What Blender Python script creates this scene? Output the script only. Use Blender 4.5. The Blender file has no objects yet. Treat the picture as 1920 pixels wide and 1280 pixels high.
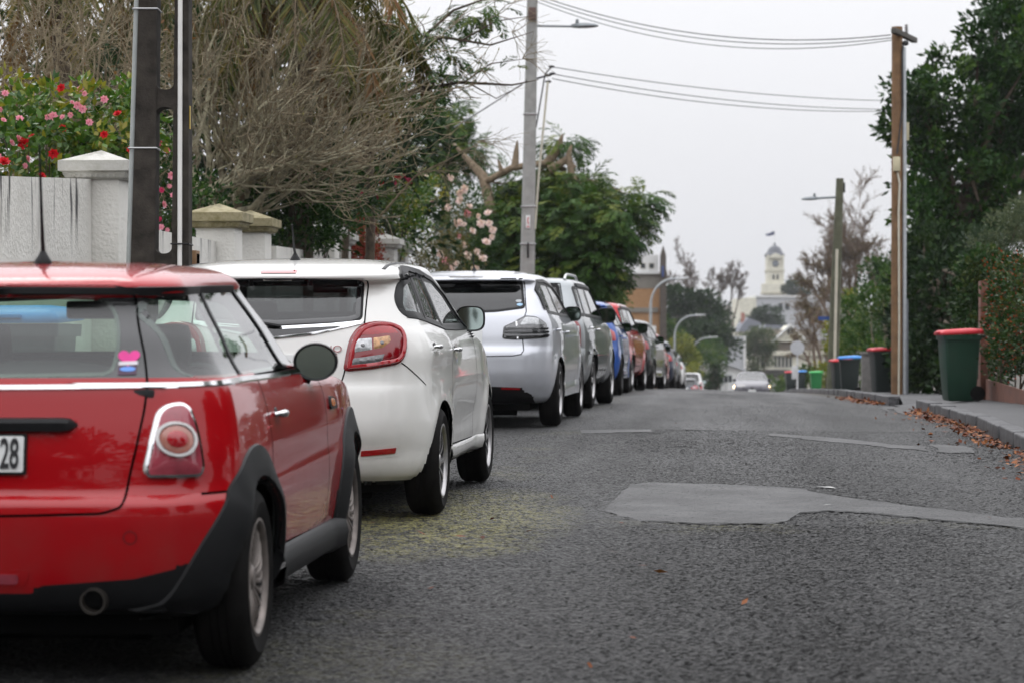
import bpy, bmesh, math, random
import numpy as np
from mathutils import Vector, Matrix
from mathutils.bvhtree import BVHTree
from mathutils.geometry import delaunay_2d_cdt

S = bpy.context.scene
COL = S.collection
# ------------------------------------------------------------------ camera
EYE = 1.37
YAW = math.atan(0.0833)
cam = bpy.data.cameras.new('camera')
camo = bpy.data.objects.new('camera', cam)
COL.objects.link(camo)
camo.location = (0, 0, EYE)
camo.rotation_euler = (math.radians(90), 0, YAW)
cam.sensor_width = 36.0
cam.lens = 90.0
cam.clip_start = 0.1
cam.clip_end = 6000
cam.dof.use_dof = True
cam.dof.focus_distance = 16.0
cam.dof.aperture_fstop = 4.5
S.camera = camo
# ------------------------------------------------------------------ overcast sky and soft sun
W = bpy.data.worlds.new('World')
S.world = W
W.use_nodes = True
nt = W.node_tree
nt.nodes.clear()
SUN_EL, SUN_AZ = math.radians(50), math.radians(-35)
sky = nt.nodes.new('ShaderNodeTexSky')
sky.sky_type = 'NISHITA'
sky.sun_disc = False
sky.sun_elevation = SUN_EL
sky.sun_rotation = SUN_AZ
sky.air_density = 2.0
sky.dust_density = 5.0
hsv = nt.nodes.new('ShaderNodeHueSaturation')
hsv.inputs['Saturation'].default_value = 0.25
nt.links.new(sky.outputs[0], hsv.inputs['Color'])
tc = nt.nodes.new('ShaderNodeTexCoord')
sp = nt.nodes.new('ShaderNodeSeparateXYZ')
nt.links.new(tc.outputs['Generated'], sp.inputs[0])
mr = nt.nodes.new('ShaderNodeMapRange')          # overcast deck: zenith brighter than the horizon
mr.inputs['From Min'].default_value = 0.0
mr.inputs['From Max'].default_value = 1.0
mr.inputs['To Min'].default_value = 6.3
mr.inputs['To Max'].default_value = 24.0
nt.links.new(sp.outputs['Z'], mr.inputs['Value'])
nz = nt.nodes.new('ShaderNodeTexNoise')
nz.inputs['Scale'].default_value = 2.2
nz.inputs['Detail'].default_value = 4
nt.links.new(tc.outputs['Generated'], nz.inputs['Vector'])
nm = nt.nodes.new('ShaderNodeMapRange')
nm.inputs['To Min'].default_value = 0.93
nm.inputs['To Max'].default_value = 1.07
nt.links.new(nz.outputs[0], nm.inputs['Value'])
mu = nt.nodes.new('ShaderNodeMath')
mu.operation = 'MULTIPLY'
nt.links.new(mr.outputs[0], mu.inputs[0])
nt.links.new(nm.outputs[0], mu.inputs[1])
vm = nt.nodes.new('ShaderNodeVectorMath')
vm.operation = 'SCALE'
vm.inputs[0].default_value = (0.985, 0.99, 1.03)
nt.links.new(mu.outputs[0], vm.inputs['Scale'])
mx = nt.nodes.new('ShaderNodeMix')
mx.data_type = 'RGBA'
mx.inputs['Factor'].default_value = 0.93
nt.links.new(hsv.outputs[0], mx.inputs['A'])
nt.links.new(vm.outputs[0], mx.inputs['B'])
bg = nt.nodes.new('ShaderNodeBackground')
bg.inputs['Strength'].default_value = 0.1
nt.links.new(mx.outputs['Result'], bg.inputs['Color'])
wo = nt.nodes.new('ShaderNodeOutputWorld')
nt.links.new(bg.outputs[0], wo.inputs['Surface'])
sun = bpy.data.lights.new('sun', 'SUN')
sun.energy = 0.6
sun.angle = math.radians(30)
sun.color = (1.0, 0.97, 0.93)
suno = bpy.data.objects.new('sun', sun)
COL.objects.link(suno)
suno.rotation_euler = (math.pi / 2 - SUN_EL, 0, -SUN_AZ + math.pi)
S.view_settings.view_transform = 'Standard'
S.view_settings.look = 'None'
S.view_settings.exposure = 0.25
S.view_settings.gamma = 1.0
S.cycles.max_bounces = 8
S.cycles.transparent_max_bounces = 24
# ------------------------------------------------------------------ materials
class N:
    """small node-tree builder"""
    def __init__(s, name):
        s.m = bpy.data.materials.new(name)
        s.m.use_nodes = True
        s.t = s.m.node_tree
        s.b = s.t.nodes['Principled BSDF']
        s.tc = s.t.nodes.new('ShaderNodeTexCoord')
    def n(s, typ, ins=None, **kw):
        d = s.t.nodes.new(typ)
        for k, v in kw.items():
            setattr(d, k, v)
        for k, v in (ins or {}).items():
            s.set(d.inputs[k], v)
        return d
    def set(s, sock, v):
        if hasattr(v, 'is_output'):
            s.t.links.new(v, sock)
        elif hasattr(v, 'outputs'):
            s.t.links.new(v.outputs[0], sock)
        else:
            sock.default_value = v
    def p(s, **kw):
        for k, v in kw.items():
            s.set(s.b.inputs[k.replace('_', ' ')], v)
        return s
    def obj(s): return s.tc.outputs['Object']
    def noise(s, scale, detail=4, rough=.55, vec=None, dist=0.0):
        return s.n('ShaderNodeTexNoise', {'Vector': vec or s.obj(), 'Scale': scale, 'Detail': detail, 'Roughness': rough, 'Distortion': dist})
    def voro(s, scale, feature='F1', vec=None):
        return s.n('ShaderNodeTexVoronoi', {'Vector': vec or s.obj(), 'Scale': scale}, feature=feature)
    def mapv(s, scale=(1, 1, 1), loc=(0, 0, 0), vec=None):
        return s.n('ShaderNodeMapping', {'Vector': vec or s.obj(), 'Scale': scale, 'Location': loc}).outputs[0]
    def ramp(s, fac, stops):
        r = s.n('ShaderNodeValToRGB', {'Fac': fac})
        e = r.color_ramp.elements
        while len(e) < len(stops): e.new(0.5)
        for q, (pos, c) in zip(e, stops):
            q.position = pos
            q.color = (c, c, c, 1) if not hasattr(c, '__len__') else (*c[:3], 1)
        return r
    def mix(s, f, a, b, mode='MIX'):
        x = s.n('ShaderNodeMix', data_type='RGBA', blend_type=mode)
        for k, v in (('Factor', f), ('A', a), ('B', b)):
            if isinstance(v, tuple): v = (*v[:3], 1)
            s.set(x.inputs[k] if k == 'Factor' else x.inputs[{'A': 6, 'B': 7}[k]], v)
        return x.outputs[2]
    def math(s, op, a, b=0.0, clamp=False):
        x = s.n('ShaderNodeMath', operation=op, use_clamp=clamp)
        s.set(x.inputs[0], a); s.set(x.inputs[1], b)
        return x.outputs[0]
    def mr(s, v, a, b, c=0.0, d=1.0):
        return s.n('ShaderNodeMapRange', {'Value': v, 'From Min': a, 'From Max': b, 'To Min': c, 'To Max': d}).outputs[0]
    def xyz(s, vec=None):
        return s.n('ShaderNodeSeparateXYZ', {'Vector': vec or s.obj()})
    def bump(s, h, strength=.3, dist=.01):
        s.set(s.b.inputs['Normal'], s.n('ShaderNodeBump', {'Height': h, 'Strength': strength, 'Distance': dist}))
        return s

def c4(c): return (*c, 1.0)
_mc = {}
def flat(name, col, rough=.5, metal=0.0, var=.12, scale=9.0, spec=.5, bump=0.0, bs=60, coat=0.0):
    """plain surface with slight blotchy variation"""
    if name in _mc: return _mc[name]
    k = N(name)
    n = k.noise(scale, 5)
    f = k.ramp(n, [(.3, 0.0), (.7, 1.0)])
    a = tuple(max(0, x * (1 - var)) for x in col); b = tuple(min(1, x * (1 + var)) for x in col)
    k.p(Base_Color=k.mix(f, a, b), Roughness=rough, Metallic=metal)
    k.b.inputs['Specular IOR Level'].default_value = spec
    if coat: k.p(Coat_Weight=coat, Coat_Roughness=.04)
    if bump: k.bump(k.noise(bs, 4), bump, .01)
    _mc[name] = k.m
    return k.m

def paint(name, col, metal=0.0, rough=.32, coat=1.0, drops=0.0, flake=0.0):
    """wet car paint: clear coat, faint dirt low down and beads of rain on upward faces"""
    k = N(name)
    z = k.xyz().outputs['Z']
    dirt = k.math('MULTIPLY', k.mr(z, .75, .2, 0, 1), k.ramp(k.noise(6, 6), [(.4, 0.0), (.75, .28)]).outputs[0], True)
    k.p(Base_Color=k.mix(dirt, col, (.10, .09, .075)), Metallic=metal)
    k.p(Roughness=k.math('ADD', rough, k.math('MULTIPLY', dirt, .35)))
    k.p(Coat_Weight=coat, Coat_Roughness=.03, Coat_IOR=1.45)
    k.b.inputs['Specular IOR Level'].default_value = .5 if metal else .1
    if drops:
        g = k.n('ShaderNodeNewGeometry')
        up = k.math('MAXIMUM', k.mr(k.xyz(g.outputs['Normal']).outputs['Z'], .2, .8, 0, 1), 0.0)
        v = k.voro(95)
        d = k.ramp(v.outputs['Distance'], [(.0, 1.0), (.30, .55), (.42, 0.0)])
        keep = k.ramp(k.xyz(v.outputs['Color']).outputs['X'], [(.35, 0.0), (.4, 1.0)])
        hh = k.math('MULTIPLY', k.math('MULTIPLY', d, keep), up)
        bp = k.n('ShaderNodeBump', {'Height': hh, 'Strength': drops, 'Distance': .006})
        k.set(k.b.inputs['Coat Normal'], bp); k.set(k.b.inputs['Normal'], bp)
    return k.m

def glass(name, tint, rough=.02, drops=0.0, ior=1.5, alpha=None):
    """thin window pane: tinted see-through plus mirror reflection"""
    k = N(name)
    t = k.t
    tr = k.n('ShaderNodeBsdfTransparent', {'Color': c4(tint)})
    gl = k.n('ShaderNodeBsdfGlossy', {'Color': (1, 1, 1, 1), 'Roughness': rough})
    gm = k.n('ShaderNodeNewGeometry')          # a thin pane reflects alike from either face
    fr = k.n('ShaderNodeFresnel', {'IOR': k.mr(gm.outputs['Backfacing'], 0, 1, ior, 1 / ior)})
    if drops:
        v = k.voro(120)
        d = k.ramp(v.outputs['Distance'], [(.0, 1.0), (.25, .5), (.36, 0.0)])
        bp = k.n('ShaderNodeBump', {'Height': d, 'Strength': drops, 'Distance': .004})
        k.set(gl.inputs['Normal'], bp); k.set(fr.inputs['Normal'], bp)
    fac = k.math('ADD', k.math('MULTIPLY', fr, 1.25), .012, True)
    ms = k.n('ShaderNodeMixShader', {'Fac': fac})
    t.links.new(tr.outputs[0], ms.inputs[1]); t.links.new(gl.outputs[0], ms.inputs[2])
    t.links.new(ms.outputs[0], t.nodes['Material Output'].inputs['Surface'])
    return k.m

def leafmat(name, c1, c2, c3=None, rough=.45, trans=.25, spec=.16):
    """leaves: hue varies from leaf to leaf (stored on the faces), a little light passes through"""
    k = N(name)
    at = k.n('ShaderNodeAttribute', attribute_name='rnd')
    st = [(0.0, c1), (.6, c2)] + ([(1.0, c3)] if c3 else [])
    col = k.ramp(at.outputs['Fac'], st)
    k.p(Base_Color=col, Roughness=rough)
    k.b.inputs['Specular IOR Level'].default_value = spec
    td = k.n('ShaderNodeBsdfTranslucent', {'Color': k.mix(1.0, col.outputs[0], (1.25, 1.3, .7), 'MULTIPLY')})
    ms = k.n('ShaderNodeMixShader', {'Fac': trans})
    k.t.links.new(k.b.outputs[0], ms.inputs[1]); k.t.links.new(td.outputs[0], ms.inputs[2])
    k.t.links.new(ms.outputs[0], k.t.nodes['Material Output'].inputs['Surface'])
    return k.m

def glow(name, col, strength):
    k = N(name)
    k.p(Base_Color=c4(col), Emission_Color=c4(col), Emission_Strength=strength, Roughness=.2)
    return k.m

BLACKPL = flat('black_plastic', (.0045, .0045, .005), .42, bump=.15, bs=300, spec=.25)
GREYPL = flat('grey_cladding', (.008, .0084, .0092), .5, var=.2, bump=.2, bs=250, spec=.25)
GLOSSBLK = flat('gloss_black', (.006, .006, .007), .08, var=.05, coat=1.0)
RUBBER = flat('tyre_rubber', (.0065, .006, .0057), .75, var=.35, scale=20, spec=.12)
UNDER = flat('underbody', (.003, .003, .003), .85, spec=.05)
CABIN = flat('cabin_trim', (.03, .031, .033), .8, spec=.2)
SEAT = flat('seat_cloth', (.045, .046, .05), .9, spec=.1)
CHROME = flat('chrome', (.78, .78, .79), .1, 1.0, var=.03)
RIMSILVER = flat('wheel_silver', (.42, .41, .41), .38, .75, var=.25, scale=14)
RIMDIRTY = flat('wheel_dirty', (.19, .165, .15), .5, .45, var=.4, scale=10)
RIMDARK = flat('wheel_black', (.02, .02, .021), .35, var=.2)
DISC = flat('brake_disc', (.014, .013, .012), .6, .2)
GAP = flat('panel_gap', (.002, .002, .002), .9, spec=.0)
MIRROR = flat('mirror_glass', (.50, .60, .57), .02, 1.0, var=.0)
REDLENS = flat('red_lens', (.36, .004, .010), .12, var=.15, scale=40, coat=1.0)
DEEPRED = flat('deep_red_lens', (.20, .002, .007), .12, var=.1, coat=1.0)
PINKLENS = flat('pale_red_lens', (.30, .045, .065), .15, var=.25, scale=18, coat=1.0)
AMBERCLEAR = flat('amber_behind_clear_lens', (.50, .27, .12), .12, .2, var=.5, scale=45, coat=1.0)
AMBER = flat('amber_lens', (.75, .20, .02), .15, var=.2, scale=50, coat=1.0)
CLEARLENS = flat('clear_lens', (.50, .51, .52), .12, .35, var=.35, scale=60, coat=1.0)
SMOKELENS = flat('smoked_lens', (.13, .13, .135), .15, .3, var=.4, scale=40, coat=1.0)
PLATE = flat('plate_white', (.72, .73, .72), .35, var=.03)
PLATETXT = flat('plate_black', (.012, .012, .014), .5)
CLEARGLASS = glass('clear_glass', (.66, .80, .71))
SIDEGLASS = glass('side_glass', (.62, .72, .67))
TINTGLASS = glass('tinted_glass', (.10, .105, .11), drops=.12)
RAINGLASS = glass('rainy_glass', (.22, .24, .24), drops=.45)
DARKGLASS = glass('dark_glass', (.03, .031, .034))
# ------------------------------------------------------------------ geometry helpers
def link(o, parent=None):
    COL.objects.link(o)
    if parent is not None: o.parent = parent
    return o
def tag(o, label=None, cat=None, group=None, kind=None):
    for k, v in (('label', label), ('category', cat), ('group', group), ('kind', kind)):
        if v: o[k] = v
    return o
def thing(name, label, cat, loc=(0, 0, 0), rot=(0, 0, 0), group=None):
    o = bpy.data.objects.new(name, None)
    o.empty_display_size = .2
    o.location = loc; o.rotation_euler = rot
    link(o)
    return tag(o, label, cat, group)
def copytree(o, parent=None):
    c = o.copy(); COL.objects.link(c)
    if parent is not None: c.parent = parent
    for ch in [x for x in o.children]:
        copytree(ch, c)
    return c
def meshobj(name, V, F, mats, parent=None, mi=None, smooth=True, sharp=None, normals=None, attr=None):
    me = bpy.data.meshes.new(name)
    V = np.asarray(V, dtype=np.float32).reshape(-1, 3)
    if isinstance(F, np.ndarray):
        k = F.shape[1]; n = len(F)
        me.vertices.add(len(V)); me.vertices.foreach_set('co', V.ravel())
        me.loops.add(n * k); me.loops.foreach_set('vertex_index', F.astype(np.int32).ravel())
        me.polygons.add(n)
        me.polygons.foreach_set('loop_start', np.arange(0, n * k, k, dtype=np.int32))
        me.polygons.foreach_set('loop_total', np.full(n, k, dtype=np.int32))
        me.update(calc_edges=True)
    else:
        me.from_pydata([tuple(v) for v in V], [], [tuple(f) for f in F]); n = len(F)
    if not isinstance(mats, (list, tuple)): mats = [mats]
    for m in mats: me.materials.append(m)
    if mi is not None: me.polygons.foreach_set('material_index', np.asarray(mi, dtype=np.int32))
    me.polygons.foreach_set('use_smooth', np.full(n, bool(smooth)))
    if attr is not None:
        a = me.attributes.new('rnd', 'FLOAT', 'FACE'); a.data.foreach_set('value', np.asarray(attr, dtype=np.float32))
    me.validate(verbose=False)
    if sharp: me.set_sharp_from_angle(angle=math.radians(sharp))
    if normals is not None: me.normals_split_custom_set_from_vertices([tuple(x) for x in normals])
    me.update()
    return link(bpy.data.objects.new(name, me), parent)

class MB:
    """collects shapes and links them as one mesh object"""
    def __init__(s): s.V = []; s.F = []; s.M = []
    def add(s, V, F, mi=0):
        o = len(s.V)
        s.V += [tuple(v) for v in V]; s.F += [tuple(i + o for i in f) for f in F]; s.M += [mi] * len(F)
        return s
    def box(s, c, d, mi=0, rz=0.0, taper=1.0, bev=0.0, R=None):
        x, y, z = d[0] / 2, d[1] / 2, d[2] / 2
        bm = bmesh.new()
        vs = [bm.verts.new((sx * x * (taper if sz > 0 else 1), sy * y * (taper if sz > 0 else 1), sz * z)) for sz in (-1, 1) for sx, sy in ((-1, -1), (1, -1), (1, 1), (-1, 1))]
        for f in ((3, 2, 1, 0), (4, 5, 6, 7), (0, 1, 5, 4), (1, 2, 6, 5), (2, 3, 7, 6), (3, 0, 4, 7)): bm.faces.new([vs[i] for i in f])
        if bev: bmesh.ops.bevel(bm, geom=bm.edges[:], offset=bev, segments=2, affect='EDGES', profile=.6)
        M = Matrix.Translation(c) @ (R if R is not None else Matrix.Rotation(rz, 4, 'Z'))
        bm.verts.index_update()
        s.add([M @ v.co for v in bm.verts], [[v.index for v in f.verts] for f in bm.faces], mi)
        bm.free(); return s
    def tube(s, pts, rad, n=8, mi=0, caps=True):
        pts = [Vector(p) for p in pts]
        if not hasattr(rad, '__len__'): rad = [rad] * len(pts)
        V = []; F = []
        up = None
        for i, p in enumerate(pts):
            t = (pts[min(i + 1, len(pts) - 1)] - pts[max(i - 1, 0)])
            if t.length < 1e-9: t = Vector((0, 0, 1))
            t.normalize()
            if up is None:
                up = Vector((0, 0, 1)) if abs(t.z) < .9 else Vector((0, 1, 0))
            a = t.cross(up)
            if a.length < 1e-6: a = t.cross(Vector((1, 0, 0)))
            a.normalize(); b = a.cross(t)
            up = b
            for j in range(n):
                q = 2 * math.pi * j / n
                V.append(p + (a * math.cos(q) + b * math.sin(q)) * rad[i])
        for i in range(len(pts) - 1):
            for j in range(n):
                F.append((i * n + j, i * n + (j + 1) % n, (i + 1) * n + (j + 1) % n, (i + 1) * n + j))
        if caps:
            F.append(tuple(range(n))[::-1]); F.append(tuple((len(pts) - 1) * n + j for j in range(n)))
        return s.add(V, F, mi)
    def lathe(s, prof, n=32, mi=0, axis='Z', c=(0, 0, 0), ang=2 * math.pi):
        """prof: (radius, height) pairs"""
        V = []; F = []
        full = abs(ang - 2 * math.pi) < 1e-6
        m = n if full else n + 1
        for r, h in prof:
            for j in range(m):
                q = ang * j / n
                a, b = r * math.cos(q), r * math.sin(q)
                v = {'Z': (a, b, h), 'X': (h, a, b), 'Y': (b, h, a)}[axis]
                V.append((v[0] + c[0], v[1] + c[1], v[2] + c[2]))
        for i in range(len(prof) - 1):
            for j in range(n):
                k = (j + 1) % m
                F.append((i * m + j, i * m + k, (i + 1) * m + k, (i + 1) * m + j))
        return s.add(V, F, mi)
    def ball(s, c, r, nu=16, nv=10, mi=0, R=None):
        if not hasattr(r, '__len__'): r = (r, r, r)
        V = []; F = []
        for i in range(nv + 1):
            a = math.pi * i / nv
            for j in range(nu):
                b = 2 * math.pi * j / nu
                v = Vector((r[0] * math.sin(a) * math.cos(b), r[1] * math.sin(a) * math.sin(b), r[2] * math.cos(a)))
                if R is not None: v = R @ v
                V.append(v + Vector(c))
        for i in range(nv):
            for j in range(nu):
                F.append((i * nu + j, (i + 1) * nu + j, (i + 1) * nu + (j + 1) % nu, i * nu + (j + 1) % nu))
        return s.add(V, F, mi)
    def prism(s, poly, p0, ax, ay, az, mi=0):
        """poly (a,b) in the plane ax,ay at p0, thickened along az"""
        p0, ax, ay, az = map(Vector, (p0, ax, ay, az))
        n = len(poly)
        V = [p0 + ax * a + ay * b for a, b in poly] + [p0 + ax * a + ay * b + az for a, b in poly]
        F = [tuple(range(n))[::-1], tuple(range(n, 2 * n))] + [(i, (i + 1) % n, n + (i + 1) % n, n + i) for i in range(n)]
        return s.add(V, F, mi)
    def build(s, name, mats, parent=None, smooth=True, sharp=35, fix=True):
        me = bpy.data.meshes.new(name)
        me.from_pydata(s.V, [], s.F)
        if not isinstance(mats, (list, tuple)): mats = [mats]
        for m in mats: me.materials.append(m)
        me.polygons.foreach_set('material_index', np.array(s.M, dtype=np.int32))
        me.polygons.foreach_set('use_smooth', np.full(len(s.F), bool(smooth)))
        me.validate(verbose=False)
        if fix:
            bm = bmesh.new(); bm.from_mesh(me)
            bmesh.ops.remove_doubles(bm, verts=bm.verts[:], dist=1e-5)
            bmesh.ops.recalc_face_normals(bm, faces=bm.faces[:])
            bm.to_mesh(me); bm.free()
        if smooth and sharp: me.set_sharp_from_angle(angle=math.radians(sharp))
        me.update()
        return link(bpy.data.objects.new(name, me), parent)

def text_mesh(name, body, size, mat, parent, M, extrude=.002, align='CENTER', bold=0.0):
    cu = bpy.data.curves.new(name, 'FONT')
    cu.body = body; cu.size = size; cu.extrude = extrude; cu.align_x = align; cu.align_y = 'CENTER'; cu.offset = bold
    o = bpy.data.objects.new(name, cu); COL.objects.link(o)
    dg = bpy.context.evaluated_depsgraph_get(); dg.update()
    me = bpy.data.meshes.new_from_object(o.evaluated_get(dg))
    bpy.data.objects.remove(o); bpy.data.curves.remove(cu)
    me.materials.clear(); me.materials.append(mat)
    me.transform(M)
    return link(bpy.data.objects.new(name, me), parent)

def pchip(x, y, q):
    x = np.asarray(x, float); y = np.asarray(y, float); q = np.asarray(q, float)
    h = np.diff(x); d = np.diff(y) / h
    m = np.zeros_like(y)
    m[0], m[-1] = d[0], d[-1]
    for i in range(1, len(x) - 1):
        if d[i - 1] * d[i] > 0:
            w1, w2 = 2 * h[i] + h[i - 1], h[i] + 2 * h[i - 1]
            m[i] = (w1 + w2) / (w1 / d[i - 1] + w2 / d[i])
    k = np.clip(np.searchsorted(x, q) - 1, 0, len(h) - 1)
    t = (q - x[k]) / h[k]
    return ((2 * t**3 - 3 * t**2 + 1) * y[k] + (t**3 - 2 * t**2 + t) * h[k] * m[k] + (-2 * t**3 + 3 * t**2) * y[k + 1] + (t**3 - t**2) * h[k] * m[k + 1])

_RY = [-40, -10, 0, 9, 11.4, 14.7, 17.2, 20, 24.9, 30, 34, 40, 46, 58, 68, 85, 101, 125, 160, 220, 300, 400, 500, 600, 900, 2000, 4000]
_RZ = [-1.1, -.275, 0, .25, .316, .385, .435, .487, .555, .575, .57, .535, .485, .30, .125, -.19, -.57, -1.48, -2.5, -5.2, -8.0, -6, 2, 7, 14, 20, 22]
def rz(y): return pchip(_RY, _RZ, y)
def road_z(x, y):
    x = np.asarray(x, float); y = np.asarray(y, float)
    side = np.clip(x + 1.5, 0, 4.2) * -.034 * np.clip((y - 24) / 20, 0, 1)
    return rz(y) + side
def rzf(x, y): return float(road_z(np.array([x]), np.array([y]))[0])
CT, ST = math.cos(YAW), math.sin(YAW)
def at(px, py, d):
    """a point of the street at distance d in front of the tripod, on the sight line (px, py) of the survey photo"""
    a, b = (px - 960) / 4800 * d, (640 - py) / 4800 * d
    return Vector((a * CT - d * ST, a * ST + d * CT, EYE + b))
def gp(px, d):
    """a point on the road surface in the sight column px at distance d"""
    p = at(px, 640, d); p.z = rzf(p.x, p.y)
    return p
# ------------------------------------------------------------------ outlines
def rnd(poly, r, n=6):
    """polygon with rounded corners; r one radius or one per corner"""
    m = len(poly); out = []
    for i in range(m):
        q = r[i] if hasattr(r, '__len__') else r
        p = np.array(poly[i], float)
        a = np.array(poly[i - 1], float) - p; b = np.array(poly[(i + 1) % m], float) - p
        la, lb = np.linalg.norm(a), np.linalg.norm(b)
        q = min(q, la * .49, lb * .49)
        if q < 1e-4: out.append(tuple(p)); continue
        A = p + a / la * q; B = p + b / lb * q
        for k in range(n + 1):
            t = k / n
            out.append(tuple((1 - t)**2 * A + 2 * t * (1 - t) * p + t * t * B))
    return out
def sym(half):
    """right half outline (from the centre line round to the centre line) -> whole outline"""
    return [tuple(p) for p in half] + [(-x, z) for x, z in half[::-1] if abs(x) > 1e-6]
def dens(poly, step, closed=True):
    out = []
    m = len(poly)
    for i in range(m if closed else m - 1):
        a = np.array(poly[i], float); b = np.array(poly[(i + 1) % m], float)
        k = max(1, int(math.ceil(np.linalg.norm(b - a) / step)))
        for j in range(k): out.append(tuple(a + (b - a) * j / k))
    if not closed: out.append(tuple(poly[-1]))
    return out
def inside(P, poly):
    x, y = P[:, 0], P[:, 1]
    c = np.zeros(len(P), bool)
    q = np.array(poly)
    for i in range(len(q)):
        x0, y0 = q[i]; x1, y1 = q[i - 1]
        w = ((y0 > y) != (y1 > y))
        if y1 != y0: c ^= w & (x < (x1 - x0) * (y - y0) / (y1 - y0) + x0)
    return c
def nearest_edge(P, poly):
    q = np.array(poly, float); best = np.full(len(P), 1e9); near = P.copy()
    for i in range(len(q)):
        a = q[i - 1]; d = q[i] - a; L = d @ d
        if L < 1e-12: continue
        t = np.clip(((P - a) @ d) / L, 0, 1)
        c = a + t[:, None] * d
        e = np.hypot(*(P - c).T)
        w = e < best
        best[w] = e[w]; near[w] = c[w]
    return best, near
def smooth(a, b, x):
    t = np.clip((x - a) / (b - a), 0, 1)
    return t * t * (3 - 2 * t)

# ------------------------------------------------------------------ ground, road, paths
def asphalt(name, smooth_seal=False):
    k = N(name)
    P = k.obj()
    big = k.noise(.55, 6, .65, vec=k.mapv((1.0, .45, 1)))
    mid = k.noise(4.0, 5, .6)
    if smooth_seal:
        chip = k.voro(260)
        cc = k.ramp(k.noise(60, 8, .75), [(.33, (.006, .006, .006)), (.5, (.024, .024, .0245)), (.64, (.085, .085, .086))])
    else:
        chip = k.voro(42)
        fr = k.noise(7, 10, .78)
        cr = k.math('ADD', k.math('MULTIPLY', k.xyz(chip.outputs['Color']).outputs['X'], .45), k.math('MULTIPLY', fr, .62))
        base = k.ramp(cr, [(.27, (.007, .007, .007)), (.49, (.009, .0088, .0085)), (.60, (.023, .0227, .0223)), (.74, (.070, .068, .066)), (.9, (.19, .185, .18))])
        cc = k.mix(k.ramp(chip.outputs['Distance'], [(.30, 0.0), (.75, .9)]).outputs[0], base.outputs[0], (.008, .008, .008))
    col = cc.outputs[0] if hasattr(cc, 'outputs') else cc
    col = k.mix(k.ramp(mid, [(.35, .0), (.7, .6)]).outputs[0], col, (.014, .014, .015))
    col = k.mix(k.ramp(big, [(.46, .0), (.66, .30)]).outputs[0], col, (.062, .062, .064))
    dk = k.noise(.8, 5, .6, vec=k.mapv((1, .5, 1), (7, 3, 0)))
    col = k.mix(k.ramp(dk, [(.50, .0), (.68, .60)]).outputs[0], col, (.012, .012, .012))
    x, y = k.xyz().outputs['X'], k.xyz().outputs['Y']
    if not smooth_seal:
        # yellow-green lichen and pollen lying on the chips beside the parked cars
        e = k.math('ADD', k.math('POWER', k.mr(x, -2.3, -.75, -1, 1), 2.0), k.math('POWER', k.mr(y, 11.8, 16.6, -1, 1), 2.0))
        e2 = k.math('ADD', k.math('POWER', k.mr(x, -2.2, -.7, -1, 1), 2.0), k.math('POWER', k.mr(y, 8.0, 9.9, -1, 1), 2.0))
        area = k.math('MAXIMUM', k.mr(k.math('ADD', e, k.math('MULTIPLY', k.noise(1.6, 4), 1.3)), 1.65, .55, 0, 1), k.math('MULTIPLY', k.mr(k.math('ADD', e2, k.math('MULTIPLY', k.noise(2.3, 3), 1.3)), 1.5, .8, 0, 1), .12))
        fine = k.ramp(k.noise(16, 8, .8), [(.46, 0.0), (.56, 1.0)])
        li = k.math('MULTIPLY', area, fine, True)
        col = k.mix(k.math('MULTIPLY', li, .8), col, (.33, .31, .11))
        wheel = k.ramp(k.noise(1.1, 3, vec=k.mapv((1.0, .10, 1))), [(.35, 0.0), (.75, 1.0)])
        rough = k.mix(wheel, (.38,) * 3, (.62,) * 3)
        hgt = k.math('ADD', k.ramp(chip.outputs['Distance'], [(.1, 1.0), (.8, 0.0)]).outputs[0], k.math('MULTIPLY', fr, 3.0))
        k.p(Base_Color=col, Roughness=rough)
        k.b.inputs['Specular IOR Level'].default_value = .36
        k.bump(hgt, 1.0, .016)
    else:
        k.p(Base_Color=col, Roughness=k.mr(k.noise(2.2, 5), .3, .7, .44, .62))
        k.bump(k.math('ADD', chip.outputs['Distance'], k.math('MULTIPLY', k.noise(25, 8, .8), 3.5)), .6, .006)
    return k.m
ASPHALT = asphalt('wet_chipseal')
PATCH = asphalt('smooth_asphalt', True)
PATH = flat('footpath_concrete', (.042, .042, .044), .65, var=.25, scale=3, bump=.35, bs=120)
KERB = flat('bluestone_kerb', (.050, .050, .053), .6, var=.65, scale=9, bump=1.0, bs=25)
SOIL = flat('soil', (.05, .042, .03), .9, var=.4, scale=2)
CHALK = flat('white_road_paint', (.34, .34, .33), .7, var=.3, scale=40)

def sheet(name, xs, ys, zf, mat, kind='structure'):
    X, Y = np.meshgrid(xs, ys)
    Z = zf(X.ravel(), Y.ravel())
    nx = len(xs)
    i = np.arange(len(xs) - 1); F = []
    for r in range(len(ys) - 1):
        a = r * nx + i
        F.append(np.c_[a, a + 1, a + 1 + nx, a + nx])
    o = meshobj(name, np.c_[X.ravel(), Y.ravel(), Z], np.concatenate(F), mat)
    return tag(o, kind=kind)
def swell(x, y):
    """uneven old seal: low humps and a trench scar across the street"""
    a = .006 * np.sin(x * 1.7 + y * .9) + .005 * np.sin(y * 2.3 - x * .8 + 1)
    yr = 21.6 - .55 * x
    a = a + .028 * np.exp(-((y - yr) / .55)**2) - .018 * np.exp(-((y - yr + 1.3) / .6)**2)
    a = a + .020 * np.exp(-((y - 30.5 - .2 * x) / .8)**2)
    return a * np.clip((y - 12) / 3, .15, 1) * np.clip((60 - y) / 20, 0, 1)
def road_surface(x, y): return road_z(x, y) + swell(x, y) * np.clip((np.asarray(x) + 1.3) / .8, 0, 1)
KL, KR = -3.62, 2.32
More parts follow.
